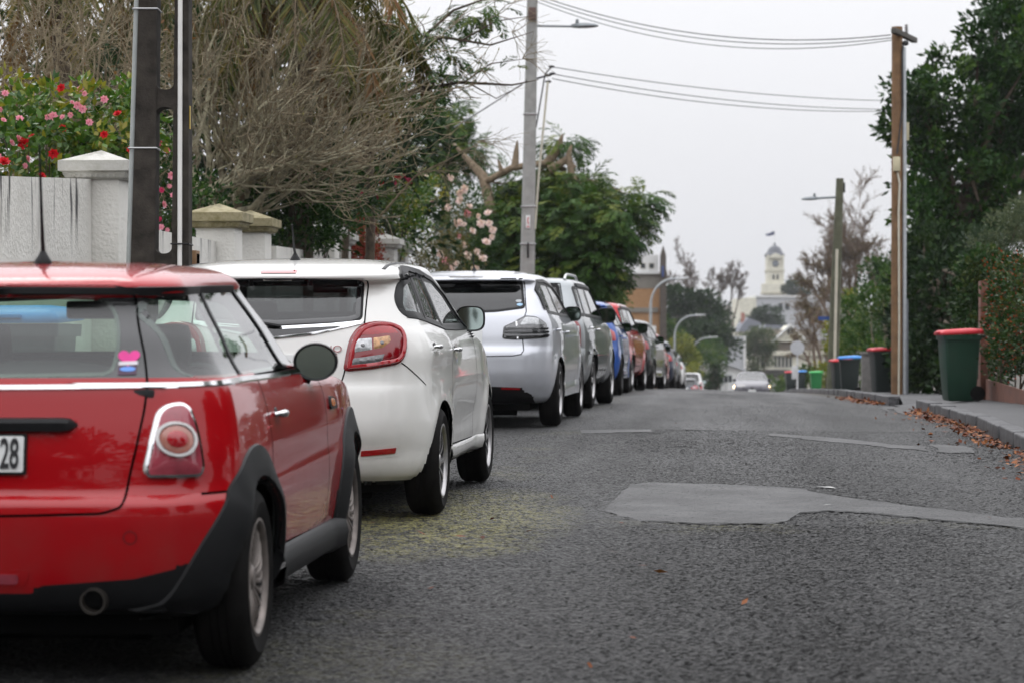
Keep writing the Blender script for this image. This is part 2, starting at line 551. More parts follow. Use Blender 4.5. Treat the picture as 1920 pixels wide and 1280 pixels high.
# the seal is rolled stone chips: the carriageway is gridded to chip size and every chip sits at its own height
xs = np.r_[np.linspace(KL, -3.15, 6), np.arange(-3.12, KR - .01, .0125), KR]
ys = np.r_[np.arange(-6, 7.6, .4), np.arange(7.6, 14, .0125), np.arange(14, 24, .02), np.arange(24, 45, .06), np.arange(45, 130, .5), np.arange(130, 330, 6)]
def chips(x, y):
    r = np.random.default_rng(2)
    n = np.abs(r.normal(size=x.shape)); n2 = r.random(x.shape)
    wear = .5 + .5 * np.sin(x * 2.6 + .6 * np.sin(y * .35) + 1.0)            # wheel tracks are rolled flatter
    amp = (.0040 + .0030 * wear) * np.where(y < 24, 1, .8) * (x > -3.14) * (y > 7.4) * np.clip((75 - y) / 20, 0, 1)
    return road_surface(x, y) - np.minimum(n, 2.4) * amp - (n2 > .97) * amp * 1.5
sheet('road', xs, ys, chips, ASPHALT).data.polygons.foreach_set('use_smooth', np.zeros((len(xs) - 1) * (len(ys) - 1), bool))
# terrain: one sheet to the horizon, falling into the valley past the crest and rising to the ridge behind
tx = np.r_[-3000, -1200, -500, -200, -90, -40, -15, np.linspace(-8, 8, 9), 15, 40, 90, 200, 500, 1200, 3000]
ty = np.r_[-60, np.arange(-20, 130, 4), np.arange(130, 700, 15), 800, 1000, 1500, 2500, 4500]
def terrain(x, y):
    far = np.clip((np.abs(x) - 12) / 60, 0, 1) * np.clip((y - 40) / 100, 0, 1)
    return rz(y) - .12 - .8 * np.clip((y - 60) / 60, 0, 1) * np.clip((np.abs(x) - 4) / 6, 0, 1) - far * 2.0
sheet('ground', tx, ty, terrain, SOIL)

def ribbon(name, edge, mat, zoff, kind='structure', grow=None):
    """smooth repair lying on the road: outline in street metres"""
    bd = dens(edge, .12)
    rng = random.Random(5)
    bd = [(a + rng.uniform(-.018, .018), b + rng.uniform(-.045, .045)) for a, b in bd]
    q = np.array(bd); lo, hi = q.min(0), q.max(0)
    gx, gy = np.meshgrid(np.arange(lo[0], hi[0], .15), np.arange(lo[1], hi[1], .2))
    G = np.c_[gx.ravel(), gy.ravel()]
    e, _ = nearest_edge(G, bd); G = G[inside(G, bd) & (e > .06)]
    nb = len(bd)
    r = delaunay_2d_cdt([Vector(p) for p in bd] + [Vector(p) for p in G], [(i, (i + 1) % nb) for i in range(nb)], [], 1, 1e-6)
    P = np.array([(v.x, v.y) for v in r[0]])
    z = road_surface(P[:, 0], P[:, 1]) + zoff
    V = np.c_[P, z]; F = [tuple(f) for f in r[2]]
    for i, f in enumerate(F):
        A, B_, C = P[f[0]], P[f[1]], P[f[2]]
        if (B_[0] - A[0]) * (C[1] - A[1]) - (B_[1] - A[1]) * (C[0] - A[0]) < 0: F[i] = f[::-1]
    o = meshobj(name, V, F, mat)
    return tag(o, kind=kind)
# kerbs, footpaths, patches
def kerb_line(name, x0, y0, y1, sgn, lip=.13, w=.16):
    b = MB()
    y = y0
    rng = random.Random(3)
    while y < y1:
        L = rng.uniform(.75, 1.05)
        z0, z1 = rzf(x0, y), rzf(x0, y + L)
        zc = (z0 + z1) / 2
        b.box((x0 + sgn * w / 2 + rng.uniform(-.012, .012), y + L / 2, zc + lip / 2 - .06 + rng.uniform(-.008, .008)), (w, L - .012, lip + .12), bev=.018, R=Matrix.Rotation(math.atan2(z1 - z0, L), 4, 'X'))
        y += L
    return tag(b.build(name, KERB, sharp=60), kind='structure')
kerb_line('kerb', KL, -6, 120, -1)
kerb_line('kerb', KR, 6, 31.2, 1)
kerb_line('kerb', KR - .05, 36.0, 120, 1)
yy = np.r_[np.arange(-6, 60, 1.0), np.arange(60, 130, 3)]
sheet('footpath', np.linspace(KL - 1.75, KL - .16, 5), yy, lambda x, y: road_z(x, y) + .125, PATH)
sheet('footpath', np.linspace(KR + .16, KR + 1.9, 6), np.r_[np.arange(6, 31.4, .5)], lambda x, y: road_z(x, y) + .11, PATH)
sheet('footpath', np.linspace(KR + .11, KR + 1.9, 6), np.r_[np.arange(35.2, 36, .1), np.arange(36, 60, .5), np.arange(60, 130, 3)], lambda x, y: road_z(x, y) - .02 + .12 * np.clip((y - 35.2) / .7, 0, 1), PATH)
# dropped crossing between the two kerb ends
sheet('driveway', np.linspace(KR, KR + 1.9, 8), np.arange(31.2, 35.8, .2), lambda x, y: road_z(x, y) + .10 * np.clip((x - KR) / .9, 0, 1) + .004, PATH)
def rp(px, py):
    """street position of a mark seen on the road in the survey photo"""
    lo, hi = 6.0, 60.0
    best = None
    for d in np.arange(7.5, 48, .02):
        p = at(px, py, d)
        if p.z <= float(road_surface(np.array([p.x]), np.array([p.y]))[0]): return (p.x, p.y)
    p = at(px, py, 45); return (p.x, p.y)
ribbon('asphalt_patch', [rp(*q) for q in ((1130, 958), (1200, 975), (1300, 981), (1440, 981), (1475, 978), (1500, 962), (1560, 957), (1640, 962), (1760, 975), (1860, 984), (1990, 1000), (2000, 975), (1880, 968), (1780, 955), (1640, 938), (1540, 924), (1500, 914), (1400, 909), (1220, 903), (1180, 908), (1155, 930))], PATCH, -.0012)
ribbon('asphalt_patch', [rp(*q) for q in ((1740, 832), (1760, 847), (1830, 850), (1810, 836))], PATCH, .0015)
ribbon('asphalt_patch', [rp(*q) for q in ((1645, 764), (1690, 776), (1760, 782), (1740, 768), (1700, 762))], PATCH, .003)
ribbon('asphalt_patch', [rp(*q) for q in ((1440, 812), (1520, 817), (1640, 828), (1735, 838), (1735, 845), (1640, 836), (1520, 824), (1440, 816))], PATCH, .0015)
ribbon('asphalt_patch', [rp(*q) for q in ((1090, 806), (1220, 804), (1225, 808), (1090, 812))], PATCH, .0015)
for poly in (((1530, 912.8), (1556, 913), (1570, 917), (1554, 914)), ((1547, 947), (1556, 946.2), (1555, 947), (1547, 947.7))):
    ribbon('road_mark', [rp(*q) for q in poly], CHALK, .004)
CRACK = flat('open_crack', (.006, .006, .006), .9, spec=.05)
def crack(pts, w, seed):
    rng = random.Random(seed)
    ln = dens([rp(*q) for q in pts], .07, False); L = []; R = []
    for i, (x, y) in enumerate(ln):
        q = w * rng.uniform(.2, 1) * min(1, min(i, len(ln) - 1 - i) / 3 + .1); j = rng.uniform(-.012, .012)
        L.append((x, y + q / 2 + j)); R.append((x, y - q / 2 + j))
    V = []
    for a_, c_ in zip(L, R): V += [(*a_, float(road_surface(np.array([a_[0]]), np.array([a_[1]]))[0]) + .0035), (*c_, float(road_surface(np.array([c_[0]]), np.array([c_[1]]))[0]) + .0035)]
    b = MB(); b.add(V, [(2 * i, 2 * i + 1, 2 * i + 3, 2 * i + 2) for i in range(len(ln) - 1)])
    tag(b.build('road_crack', CRACK, None, fix=False), kind='structure')
crack([(1200, 975), (1300, 981), (1440, 981), (1475, 978), (1500, 962), (1560, 957), (1640, 962), (1760, 975), (1860, 984), (1960, 995)], .05, 1)
crack([(1130, 958), (1155, 930), (1180, 908)], .04, 2); crack([(1400, 909), (1500, 914), (1540, 924), (1640, 938), (1780, 955)], .03, 3)
crack([(1250, 806), (1300, 806), (1345, 808)], .10, 4); crack([(1180, 811), (1220, 812), (1262, 808)], .05, 5); crack([(1735, 832), (1770, 831), (1800, 834)], .06, 6)
# ------------------------------------------------------------------ car body workshop
class Body:
    """a car shell from horizontal slices (z, half width, rear y, front y, rear corner, front corner); y = 0 at the rear axle"""
    def __init__(s, rows, cell, bow_r=.08, bow_f=.16, tap_r=(.5, .03), tap_f=(2.2, .06), deform=None):
        A = np.array(rows, float)
        u = np.r_[0, np.cumsum(np.sqrt(np.diff(A[:, 0])**2 + np.diff(A[:, 1])**2 + .5 * np.diff(A[:, 2])**2) + 1e-3)]
        q = []
        for i in range(len(u) - 1):
            k = max(1, int(round((u[i + 1] - u[i]) / cell)))
            q += list(u[i] + (u[i + 1] - u[i]) * np.arange(k) / k)
        q.append(u[-1])
        z, Wd, R, F, rc, rf = [pchip(u, A[:, i], q) for i in range(6)]
        Wm = A[:, 1].max(); Rm, Fm = A[:, 2].min(), A[:, 3].max()
        nr = max(4, int(.6 / cell)); nc = max(5, int(.4 / cell)); ns = max(12, int((Fm - Rm - .4) / cell)); nf = max(4, int(.6 / (cell * 2)))
        rings = []
        for i in range(len(q)):
            c = min(rc[i], Wd[i] * .95, (F[i] - R[i]) * .45); f = min(rf[i], Wd[i] * .95, (F[i] - R[i]) * .45)
            a = np.linspace(-math.pi / 2, 0, nc, endpoint=False)
            g = np.linspace(0, math.pi / 2, nc, endpoint=False)
            x = np.r_[np.linspace(0, Wd[i] - c, nr, endpoint=False), Wd[i] - c + c * np.cos(a), np.full(ns, Wd[i]), Wd[i] - f + f * np.cos(g), np.linspace(Wd[i] - f, 0, nf)]
            y = np.r_[np.full(nr, R[i]), R[i] + c + c * np.sin(a), np.linspace(R[i] + c, F[i] - f, ns, endpoint=False), F[i] - f + f * np.sin(g), np.full(nf, F[i])]
            t = x / Wm
            wr = 1 - smooth(0, .75, y - R[i]); wf = 1 - smooth(0, .9, F[i] - y)
            y = y + bow_r * t**2 * wr - bow_f * t**2 * wf
            x = x * (1 - tap_r[1] * np.clip((tap_r[0] - y) / 1.0, 0, 2)**2) * (1 - tap_f[1] * np.clip((y - tap_f[0]) / 1.0, 0, 2)**2)
            h = np.c_[x, y, np.full(len(x), z[i])]
            m = h[1:-1][::-1] * np.array([-1, 1, 1])
            rings.append(np.r_[h, m])
        n = len(rings[0])
        V = np.concatenate(rings)
        if deform is not None: V = deform(V)
        i0 = np.arange(n); i1 = (i0 + 1) % n
        F4 = np.concatenate([np.c_[r * n + i0, r * n + i1, (r + 1) * n + i1, (r + 1) * n + i0] for r in range(len(q) - 1)])
        s.V, s.F, s.n, s.cell = V, F4, n, cell
        s.caps = [list(range(n))[::-1], [(len(q) - 1) * n + j for j in range(n)]]
        s.refresh()
        s.label = np.array(['body'] * len(F4), dtype=object)
        s.zrow = np.repeat((z[:-1] + z[1:]) / 2, n)
        s.locked = np.zeros(len(V), bool)
    def refresh(s):
        s.bvh = BVHTree.FromPolygons([Vector(v) for v in s.V], [tuple(int(j) for j in f) for f in s.F] + [tuple(int(j) for j in c) for c in s.caps])
        fn = np.cross(s.V[s.F[:, 2]] - s.V[s.F[:, 0]], s.V[s.F[:, 3]] - s.V[s.F[:, 1]])
        s.fn = fn / np.maximum(np.linalg.norm(fn, axis=1), 1e-9)[:, None]
        vn = np.zeros_like(s.V)
        for k in range(4): np.add.at(vn, s.F[:, k], fn)
        s.vn = vn / np.maximum(np.linalg.norm(vn, axis=1), 1e-9)[:, None]
    def frame(s, phi, side=1):
        """axes seen when looking at the car: phi 0 from behind, 90 from its right side, 180 from the front"""
        a = math.radians(phi)
        ax = np.array([math.cos(a) * side, math.sin(a), 0.0]); d = np.array([-math.sin(a) * side, math.cos(a), 0.0])
        return ax, d
    def hit(s, u, v, phi, side=1):
        ax, d = s.frame(phi, side)
        o = Vector(ax * u - d * 6 + np.array([0, 0, v]))
        h = s.bvh.ray_cast(o, Vector(d))
        if h[0] is None:
            h = s.bvh.find_nearest(Vector(ax * u - d * .6 + np.array([0, 0, v])))
        return np.array(h[0]), np.array(h[1])
    def cut(s, name, poly, phi=90, sides=(1, -1), snap=.55, facing=.12):
        """name: faces inside the outline become that panel (None: an opening)"""
        poly = dens(poly, s.cell * 1.5)
        for side in sides:
            ax, d = s.frame(phi, side)
            for rep in (0, 1):
                P = np.c_[s.V @ ax, s.V[:, 2]]
                ok = (s.vn @ -d > facing) & ~s.locked
                if rep == 0:
                    bb = np.array(poly)
                    ok &= (P[:, 0] > bb[:, 0].min() - s.cell) & (P[:, 0] < bb[:, 0].max() + s.cell) & (P[:, 1] > bb[:, 1].min() - s.cell) & (P[:, 1] < bb[:, 1].max() + s.cell)
                    ix = np.where(ok)[0]
                    if not len(ix): break
                    e, nr_ = nearest_edge(P[ix], poly)
                    for j, dd, q in zip(ix, e, nr_):
                        if dd < s.cell * snap:
                            h, _n = s.hit(q[0], q[1], phi, side)
                            if np.linalg.norm(h - s.V[j]) < s.cell * 3: s.V[j] = h; s.locked[j] = True
            C = s.V[s.F].mean(1)
            P = np.c_[C @ ax, C[:, 2]]
            w = inside(P, poly) & (s.fn @ -d > facing) & (s.label != '')
            s.label[w] = name or ''
        return s
    def arch(s, y0, z0, r, depth=.42):
        """round wheel opening on both sides"""
        for side in (1, -1):
            D = np.hypot(s.V[:, 1] - y0, s.V[:, 2] - z0)
            w = (s.V[:, 0] * side > depth) & (np.abs(D - r) < s.cell * .75) & (s.V[:, 2] > z0 - r * .8)
            k = np.maximum(D[w], 1e-6)
            s.V[w, 1] = y0 + (s.V[w, 1] - y0) * r / k; s.V[w, 2] = z0 + (s.V[w, 2] - z0) * r / k
            s.locked |= w
            C = s.V[s.F].mean(1)
            inn = (C[:, 0] * side > depth) & ((np.hypot(C[:, 1] - y0, C[:, 2] - z0) < r) | ((np.abs(C[:, 1] - y0) < r) & (C[:, 2] < z0)))
            s.label[inn] = ''
        return s
    def build(s, mats, parent, cabin=True, inner=.022):
        """links every panel as a mesh of its own, with the normals of the whole shell"""
        out = {}
        s.refresh()
        for nm in set(s.label) - {'', 'body', 'pillar_band'}:          # stray specks of a panel go back to the body
            ix = np.where(s.label == nm)[0]
            par = {}
            def find(a):
                while par.setdefault(a, a) != a: par[a] = par[par[a]]; a = par[a]
                return a
            for i in ix:
                f = s.F[i]
                for k in (1, 2, 3): par[find(int(f[k]))] = find(int(f[0]))
            root = np.array([find(int(s.F[i][0])) for i in ix]); u, c = np.unique(root, return_counts=True)
            for r_, n_ in zip(u, c):
                if n_ < .35 * c.max(): s.label[ix[root == r_]] = 'body'
        for nm in sorted(set(s.label)):
            if nm == '': continue
            for side in ((0,) if nm in ('body', 'tailgate', 'rear_bumper', 'front_bumper', 'bonnet', 'roof', 'lower_cladding', 'pillar_band') else (1, -1)):
                w = s.label == nm
                if side: w &= s.V[s.F].mean(1)[:, 0] * side > 0
                f = s.F[w]
                if not len(f): continue
                ids, inv = np.unique(f.ravel(), return_inverse=True)
                base = nm
                m = mats[nm]
                out[nm, side] = meshobj(base, s.V[ids], inv.reshape(-1, 4), m, parent, normals=s.vn[ids])
        if cabin:
            f = s.F[s.label != '']
            ids, inv = np.unique(f.ravel(), return_inverse=True)
            V = np.concatenate([s.V, np.zeros((0, 3))])[ids] - s.vn[ids] * inner
            meshobj('interior_lining', V, inv.reshape(-1, 4)[:, ::-1], CABIN, parent)
        s.out = out
        return out
    # ---- pieces laid on the shell
    def patch(s, name, poly, phi, mat, parent, off=.004, bulge=0.0, soft=.03, step=None, skirt=.012, side=1, mi=None):
        step = step or s.cell
        bd = dens(poly, step)
        q = np.array(bd)
        lo, hi = q.min(0), q.max(0)
        gx, gy = np.meshgrid(np.arange(lo[0] + step / 2, hi[0], step), np.arange(lo[1] + step / 2, hi[1], step))
        G = np.c_[gx.ravel(), gy.ravel()]
        if len(G):
            e, _ = nearest_edge(G, bd)
            G = G[inside(G, bd) & (e > step * .45)]
        pts = [Vector(p) for p in bd] + [Vector(p) for p in G]
        nb = len(bd)
        r = delaunay_2d_cdt(pts, [(i, (i + 1) % nb) for i in range(nb)], [], 1, 1e-6)
        P2 = np.array([(v.x, v.y) for v in r[0]]); T = [tuple(f) for f in r[2]]
        e, _ = nearest_edge(P2, bd)
        ax, d = s.frame(phi, side)
        V = []
        for (a, b), dd in zip(P2, e):
            h, n = s.hit(a, b, phi, side)
            if n @ d > 0: n = -n
            k = off + bulge * (1 - math.exp(-(dd / soft)**1.2)) if bulge else off
            V.append(h + n * k)
        V = np.array(V)
        F = []
        for t in T:
            A, B, C = P2[t[0]], P2[t[1]], P2[t[2]]
            cr = (B[0] - A[0]) * (C[1] - A[1]) - (B[1] - A[1]) * (C[0] - A[0])
            t = t if cr > 0 else t[::-1]
            F.append(t if side > 0 else t[::-1])
        if skirt:
            # rim turned inwards so that the piece has thickness
            from collections import Counter
            cnt = Counter(); dirs = {}
            for t in F:
                for i in range(3):
                    a, b = t[i], t[(i + 1) % 3]; cnt[frozenset((a, b))] += 1; dirs[frozenset((a, b))] = (a, b)
            ed = [dirs[k] for k, c in cnt.items() if c == 1]
            ids = sorted({i for e_ in ed for i in e_}); mp = {i: len(V) + k for k, i in enumerate(ids)}
            V = np.r_[V, V[ids] + d * skirt]
            F += [(b, a, mp[a], mp[b]) for a, b in ed]
        o = meshobj(name, V, F, mat, parent, sharp=50)
        return o
    def strip(s, name, line, phi, prof, mat, parent, closed=False, step=None, side=1, ends=True):
        """moulding along a line; prof = [(sideways offset, height above the shell), ...]"""
        step = step or s.cell
        ln = np.array(dens(line, step, closed))
        m = len(ln)
        if closed: t = np.roll(ln, -1, 0) - np.roll(ln, 1, 0)
        else: t = np.gradient(ln, axis=0)
        t = t / np.maximum(np.linalg.norm(t, axis=1), 1e-9)[:, None]
        nn = np.c_[-t[:, 1], t[:, 0]]
        V = []; k = len(prof)
        ax, d = s.frame(phi, side)
        for p, n2 in zip(ln, nn):
            for o_, hgt in prof:
                h, n = s.hit(*(p + n2 * o_), phi, side)
                if n @ d > 0: n = -n
                V.append(h + n * hgt)
        F = []
        for i in range(m if closed else m - 1):
            j = (i + 1) % m
            for a in range(k - 1):
                f = (i * k + a, j * k + a, j * k + a + 1, i * k + a + 1)
                F.append(f if side > 0 else f[::-1])
        return meshobj(name, V, F, mat, parent, sharp=40)

def join(objs, into=None):
    """several pieces of one part become one mesh"""
    base = into or objs[0]
    bm = bmesh.new()
    mats = []
    for o in objs if into is None else [into] + list(objs):
        t = bmesh.new(); t.from_mesh(o.data)
        mp = {}
        for i, m in enumerate(o.data.materials):
            if m not in mats: mats.append(m)
            mp[i] = mats.index(m)
        for f in t.faces: f.material_index = mp.get(f.material_index, 0)
        me = bpy.data.meshes.new('tmp'); t.to_mesh(me); t.free()
        bm.from_mesh(me); bpy.data.meshes.remove(me)
    me = bpy.data.meshes.new(base.name)
    bm.to_mesh(me); bm.free()
    for m in mats: me.materials.append(m)
    base.data = me
    for o in (objs[1:] if into is None else objs): bpy.data.objects.remove(o)
    return base

def floorpan(parent, y0, y1, z0, z1, w=.62):  # underbody block, added to shut out skylight and blacken the road below
    b = MB()
    b.box((0, (y0 + y1) / 2, (z0 + z1) / 2), (2 * w, y1 - y0, z1 - z0), bev=.03)
    b.tube([(-.45, y0 + .35, z0 + .02), (.45, y0 + .35, z0 + .02)], .08, 10)
    return b.build('underbody', UNDER, parent, sharp=40)
def ccw(poly):
    q = np.array(poly)
    a = (q[:, 0] * np.roll(q[:, 1], -1) - np.roll(q[:, 0], -1) * q[:, 1]).sum()
    return [tuple(p) for p in (q if a > 0 else q[::-1])]
def inset(poly, d):
    q = np.array(dens(ccw(poly), .012))
    t = np.roll(q, -1, 0) - np.roll(q, 1, 0)
    t /= np.maximum(np.linalg.norm(t, axis=1), 1e-9)[:, None]
    return [tuple(p) for p in q + np.c_[-t[:, 1], t[:, 0]] * d]
def pane(B, parent, name, poly, phi, mat, sides=(1, -1), frame=.022, framemat=None, over=.008, off=.0015, lip=.003):
    """window glass with its dark seal; the opening itself is cut before"""
    poly = ccw(poly)
    for sd in sides:
        g = B.patch(name, inset(poly, -over), phi, mat, parent, off=off, skirt=0, side=sd)
        if frame:
            B.strip('window_seal', dens(poly, .02), phi, [(-.012, .001), (-.010, lip), (frame - .003, lip), (frame, .0018)], framemat or BLACKPL, g, closed=True, side=sd)
BENT = [(-.006, .0), (-.004, .0022), (.004, .0022), (.006, .0)]
def handle(B, parent, y, z, L, mat, side=1, h=.026):
    p, n = B.hit(y, z, 90, side)
    b = MB()
    pts = []
    for k in range(9):
        t = k / 8
        pts.append(Vector(p) + Vector((side * (.004 + .03 * math.sin(math.pi * t)**.6), (t - .5) * L, 0)))
    b.tube(pts, [h * .28 + h * .3 * math.sin(math.pi * k / 8) for k in range(9)], 8)
    b.ball(Vector(p) + Vector((side * -.004, 0, -.002)), (.008, L * .32, .026), 12, 8, 1)
    return b.build('door_handle', [mat, BLACKPL], parent, sharp=60)
def antenna(parent, p, L, lean=.2, r=.006):
    b = MB()
    b.lathe([(.032, 0), (.03, .012), (.018, .03), (.010, .045)], 14, c=p)
    b.tube([Vector(p) + Vector((0, 0, .04)), Vector(p) + Vector((0, -lean * L * .35, L * .35)), Vector(p) + Vector((0, -lean * L, L))], [r * 1.3, r, r * .55], 8)
    return b.build('antenna', BLACKPL, parent)
def seats(parent, y0, zf, dx=.34, rear_y=None, W=.5):
    def one(c, w, nm):
        b = MB()
        x, y, z = c
        b.box((x, y + .22, z + .08), (w, .5, .14), bev=.05)
        R = Matrix.Rotation(math.radians(14), 4, 'X')
        b.box((x, y - .06, z + .40), (w, .13, .62), bev=.055, R=R)
        n = 1 if w < .8 else 0
        for i in range(n):
            xx = x + (i - (n - 1) / 2) * .5
            b.box((xx, y - .16, z + .79), (.26, .09, .17), bev=.04, R=R)
            b.tube([(xx - .05, y - .14, z + .68), (xx - .05, y - .155, z + .75)], .008, 6)
        b.build(nm, SEAT, parent, sharp=60)
    for s in (1, -1): one((s * dx, y0, zf), W, 'front_seat')
    if rear_y is not None: one((0, rear_y, zf + .02), 1.12, 'rear_seat')
    b = MB()
    b.box((0, y0 + 1.0, zf + .42), (1.3, .45, .25), bev=.08)
    b.lathe([(.17, .0), (.185, .012), (.17, .024), (.165, .012)], 24, axis='Y', c=(dx, y0 + .62, zf + .52))
    b.build('dashboard', CABIN, parent, sharp=60)

def make_wheel(parent, R, w, rim, style, rimmat, n=10, x=0, y=0, seg=40):
    hub = MB()
    hub.lathe([(0.001, w / 2 - .055), (rim * .55, w / 2 - .055), (rim * .55, w / 2 - .085), (0.001, w / 2 - .085)], 24, axis='X')
    wh = hub.build('wheel', DISC, parent, sharp=30)
    wh.location = (x, y, R)
    t = MB()
    hw = w / 2
    pr = [(rim - .012, -hw + .012), (rim + .004, -hw + .004), (rim + .02, -hw), ((R + rim) / 2, -hw - .006), (R - .02, -hw + .006), (R - .006, -hw + .02), (R, -hw + .036)]
    for g in (-.028, 0, .028): pr += [(R, g - .004), (R - .006, g - .003), (R - .006, g + .003), (R, g + .004)]
    pr += [(R, hw - .036), (R - .006, hw - .02), (R - .02, hw - .006), ((R + rim) / 2, hw + .006), (rim + .02, hw), (rim + .004, hw - .004), (rim - .012, hw - .012)]
    t.lathe(pr, max(seg, 48), axis='X').build('tyre', RUBBER, wh, sharp=25)
    r = MB()
    r.lathe([(rim - .002, hw - .003), (rim - .012, hw - .001), (rim - .022, hw - .008), (rim - .026, hw - .022)], seg, axis='X', mi=0)
    r.lathe([(rim - .026, hw - .022), (rim - .03, hw - .1), (rim - .02, -hw + .02)], seg, axis='X', mi=1)
    r.lathe([(.001, hw - .016), (.032, hw - .018), (.04, hw - .026), (.055, hw - .034), (.058, hw - .06)], 20, axis='X', mi=0)
    for i in range(n):
        a = 2 * math.pi * i / n
        if style == 'blade': spans = [(a, a + .30, .0065, .0105)]
        elif style == 'twin': spans = [(a - .10, a - .15, .016, .013), (a + .10, a + .15, .016, .013)]
        elif style == 'swirl': spans = [(a - .14, a + .22, .014, .026)]
        else: spans = [(a, a, .022, .018)]
        for a0, a1, w0, w1 in spans:
            V = []; K = 6
            for k in range(K + 1):
                q = k / K
                rr = .045 + (rim - .022 - .045) * q
                aa = a0 + (a1 - a0) * q * q
                ww = w0 + (w1 - w0) * q
                xx = hw - .028 + .012 * math.sin(q * math.pi) * .8 + .006 * q
                c = Vector((0, math.cos(aa), math.sin(aa))); s_ = Vector((0, -math.sin(aa), math.cos(aa)))
                for sx, ss in ((-.022, -1), (-.004, -1), (0, -.6), (0, .6), (-.004, 1), (-.022, 1)):
                    V.append(c * rr + s_ * ww * ss + Vector((xx + sx, 0, 0)))
            F = []; FM = []
            for k in range(K):
                for j in range(5): F.append((k * 6 + j, k * 6 + j + 1, (k + 1) * 6 + j + 1, (k + 1) * 6 + j))
            r.add(V, F, 0)
            if style == 'swirl':      # dark painted sides, bright machined faces
                for k in range(len(F)):
                    if k % 5 != 2: r.M[-len(F) + k] = 1
    r.build('rim', [rimmat, RIMDARK], wh, sharp=40)
    return wh
def wheels(parent, R, w, rim, style, rimmat, n, wb, track, seg=40):
    a = make_wheel(parent, R, w, rim, style, rimmat, n, track / 2, 0, seg)
    for x, y, rzz in ((track / 2, wb, 0), (-track / 2, 0, math.pi), (-track / 2, wb, math.pi)):
        c = copytree(a, parent); c.location = (x, y, R); c.rotation_euler = (.3 * y, 0, rzz)
    return a
def wheel_well(parent, y0, z0, r, xo, name='wheel_arch_liner'):
    for s in (1, -1):
        b = MB()
        V = []; n = 20
        for k in range(n + 1):
            a = math.radians(-8) + math.radians(196) * k / n
            for xx in (xo, xo - .42): V.append((s * xx, y0 + r * math.cos(a), z0 + r * math.sin(a)))
        F = [(2 * k, 2 * k + 1, 2 * k + 3, 2 * k + 2) for k in range(n)]
        F.append(tuple(2 * k + 1 for k in range(n + 1)))
        b.add(V, F)
        b.build(name, UNDER, parent, fix=False)

def door_mirror(parent, p, r, shellmat, shape='oval', side=1, foot=(0, .06, -.12), yaw=.12):
    """mirror head with its glass turned to the rear"""
    b = MB()
    rx, ry, rz_ = r
    Rm = Matrix.Rotation(side * yaw, 3, 'Z')
    V = []; F = []; nu, nv = 28, 9
    ex = 2.0 if shape == 'oval' else 3.2
    def sup(a, e): return math.copysign(abs(math.cos(a))**(2 / e), math.cos(a)), math.copysign(abs(math.sin(a))**(2 / e), math.sin(a))
    for i in range(nv):
        t = i / (nv - 1)
        k = (.94, 1.0, 1.0, .97, .9, .8, .64, .42, .02)[i]
        yy = (-.02, 0, .12, .3, .5, .68, .83, .95, 1.0)[i] * ry
        for j in range(nu):
            c, s_ = sup(2 * math.pi * j / nu, ex)
            V.append(Vector(p) + Rm @ Vector((rx * k * c, yy, rz_ * k * s_)))
    for i in range(nv - 1):
        for j in range(nu): F.append((i * nu + j, i * nu + (j + 1) % nu, (i + 1) * nu + (j + 1) % nu, (i + 1) * nu + j))
    b.add(V, F)
    b.tube([Vector(p) + Vector((-side * rx * .55, ry * .45, -rz_ * .7)), Vector(p) + Vector((-side * (rx * .55 + .03), ry * .45 + foot[1] * .5, -rz_ * .7 + foot[2] * .6)), Vector(p) + Vector((-side * (rx * .6 + .08), ry * .45 + foot[1], -rz_ * .7 + foot[2]))], [.03, .026, .035], 10)
    h = b.build('door_mirror', shellmat, parent, sharp=60)
    g = MB()
    V = [Vector(p) + Rm @ Vector((0, -.001, 0))]
    for j in range(nu):
        c, s_ = sup(2 * math.pi * j / nu, ex); V.append(Vector(p) + Rm @ Vector((rx * .86 * c, -.001, rz_ * .86 * s_)))
    g.add(V, [(0, 1 + (j + 1) % nu, 1 + j) for j in range(nu)])
    V2 = []
    for kk, yy in ((.86, -.001), (.96, -.012), (1.0, .004)):
        for j in range(nu):
            c, s_ = sup(2 * math.pi * j / nu, ex); V2.append(Vector(p) + Rm @ Vector((rx * kk * c, yy * 1.0, rz_ * kk * s_)))
    g.add(V2, [(i * nu + j, i * nu + (j + 1) % nu, (i + 1) * nu + (j + 1) % nu, (i + 1) * nu + j) for i in range(2) for j in range(nu)], 1)
    g.build('mirror_glass', [MIRROR, BLACKPL], h, sharp=30, fix=True)
    return h

def park(px_r, d_r, px_f, d_f, half, wb):
    """street position of a car from where its right-hand tyres touch"""
    a = at(px_r, 640, d_r); b = at(px_f, 640, d_f)
    yaw = math.atan2(-(b.x - a.x), b.y - a.y)
    x = a.x - half * math.cos(yaw); y = a.y - half * math.sin(yaw)
    z0 = rzf(x, y); z1 = rzf(x - wb * math.sin(yaw), y + wb * math.cos(yaw))
    return (x, y, z0), (math.atan2(z1 - z0, wb), 0, yaw)
def park_straight(px, d, half, wb):
    a = at(px, 640, d)
    x, y = a.x - half, a.y
    z0 = rzf(x, y); z1 = rzf(x, y + wb)
    return (x, y, z0), (math.atan2(z1 - z0, wb), 0, 0)
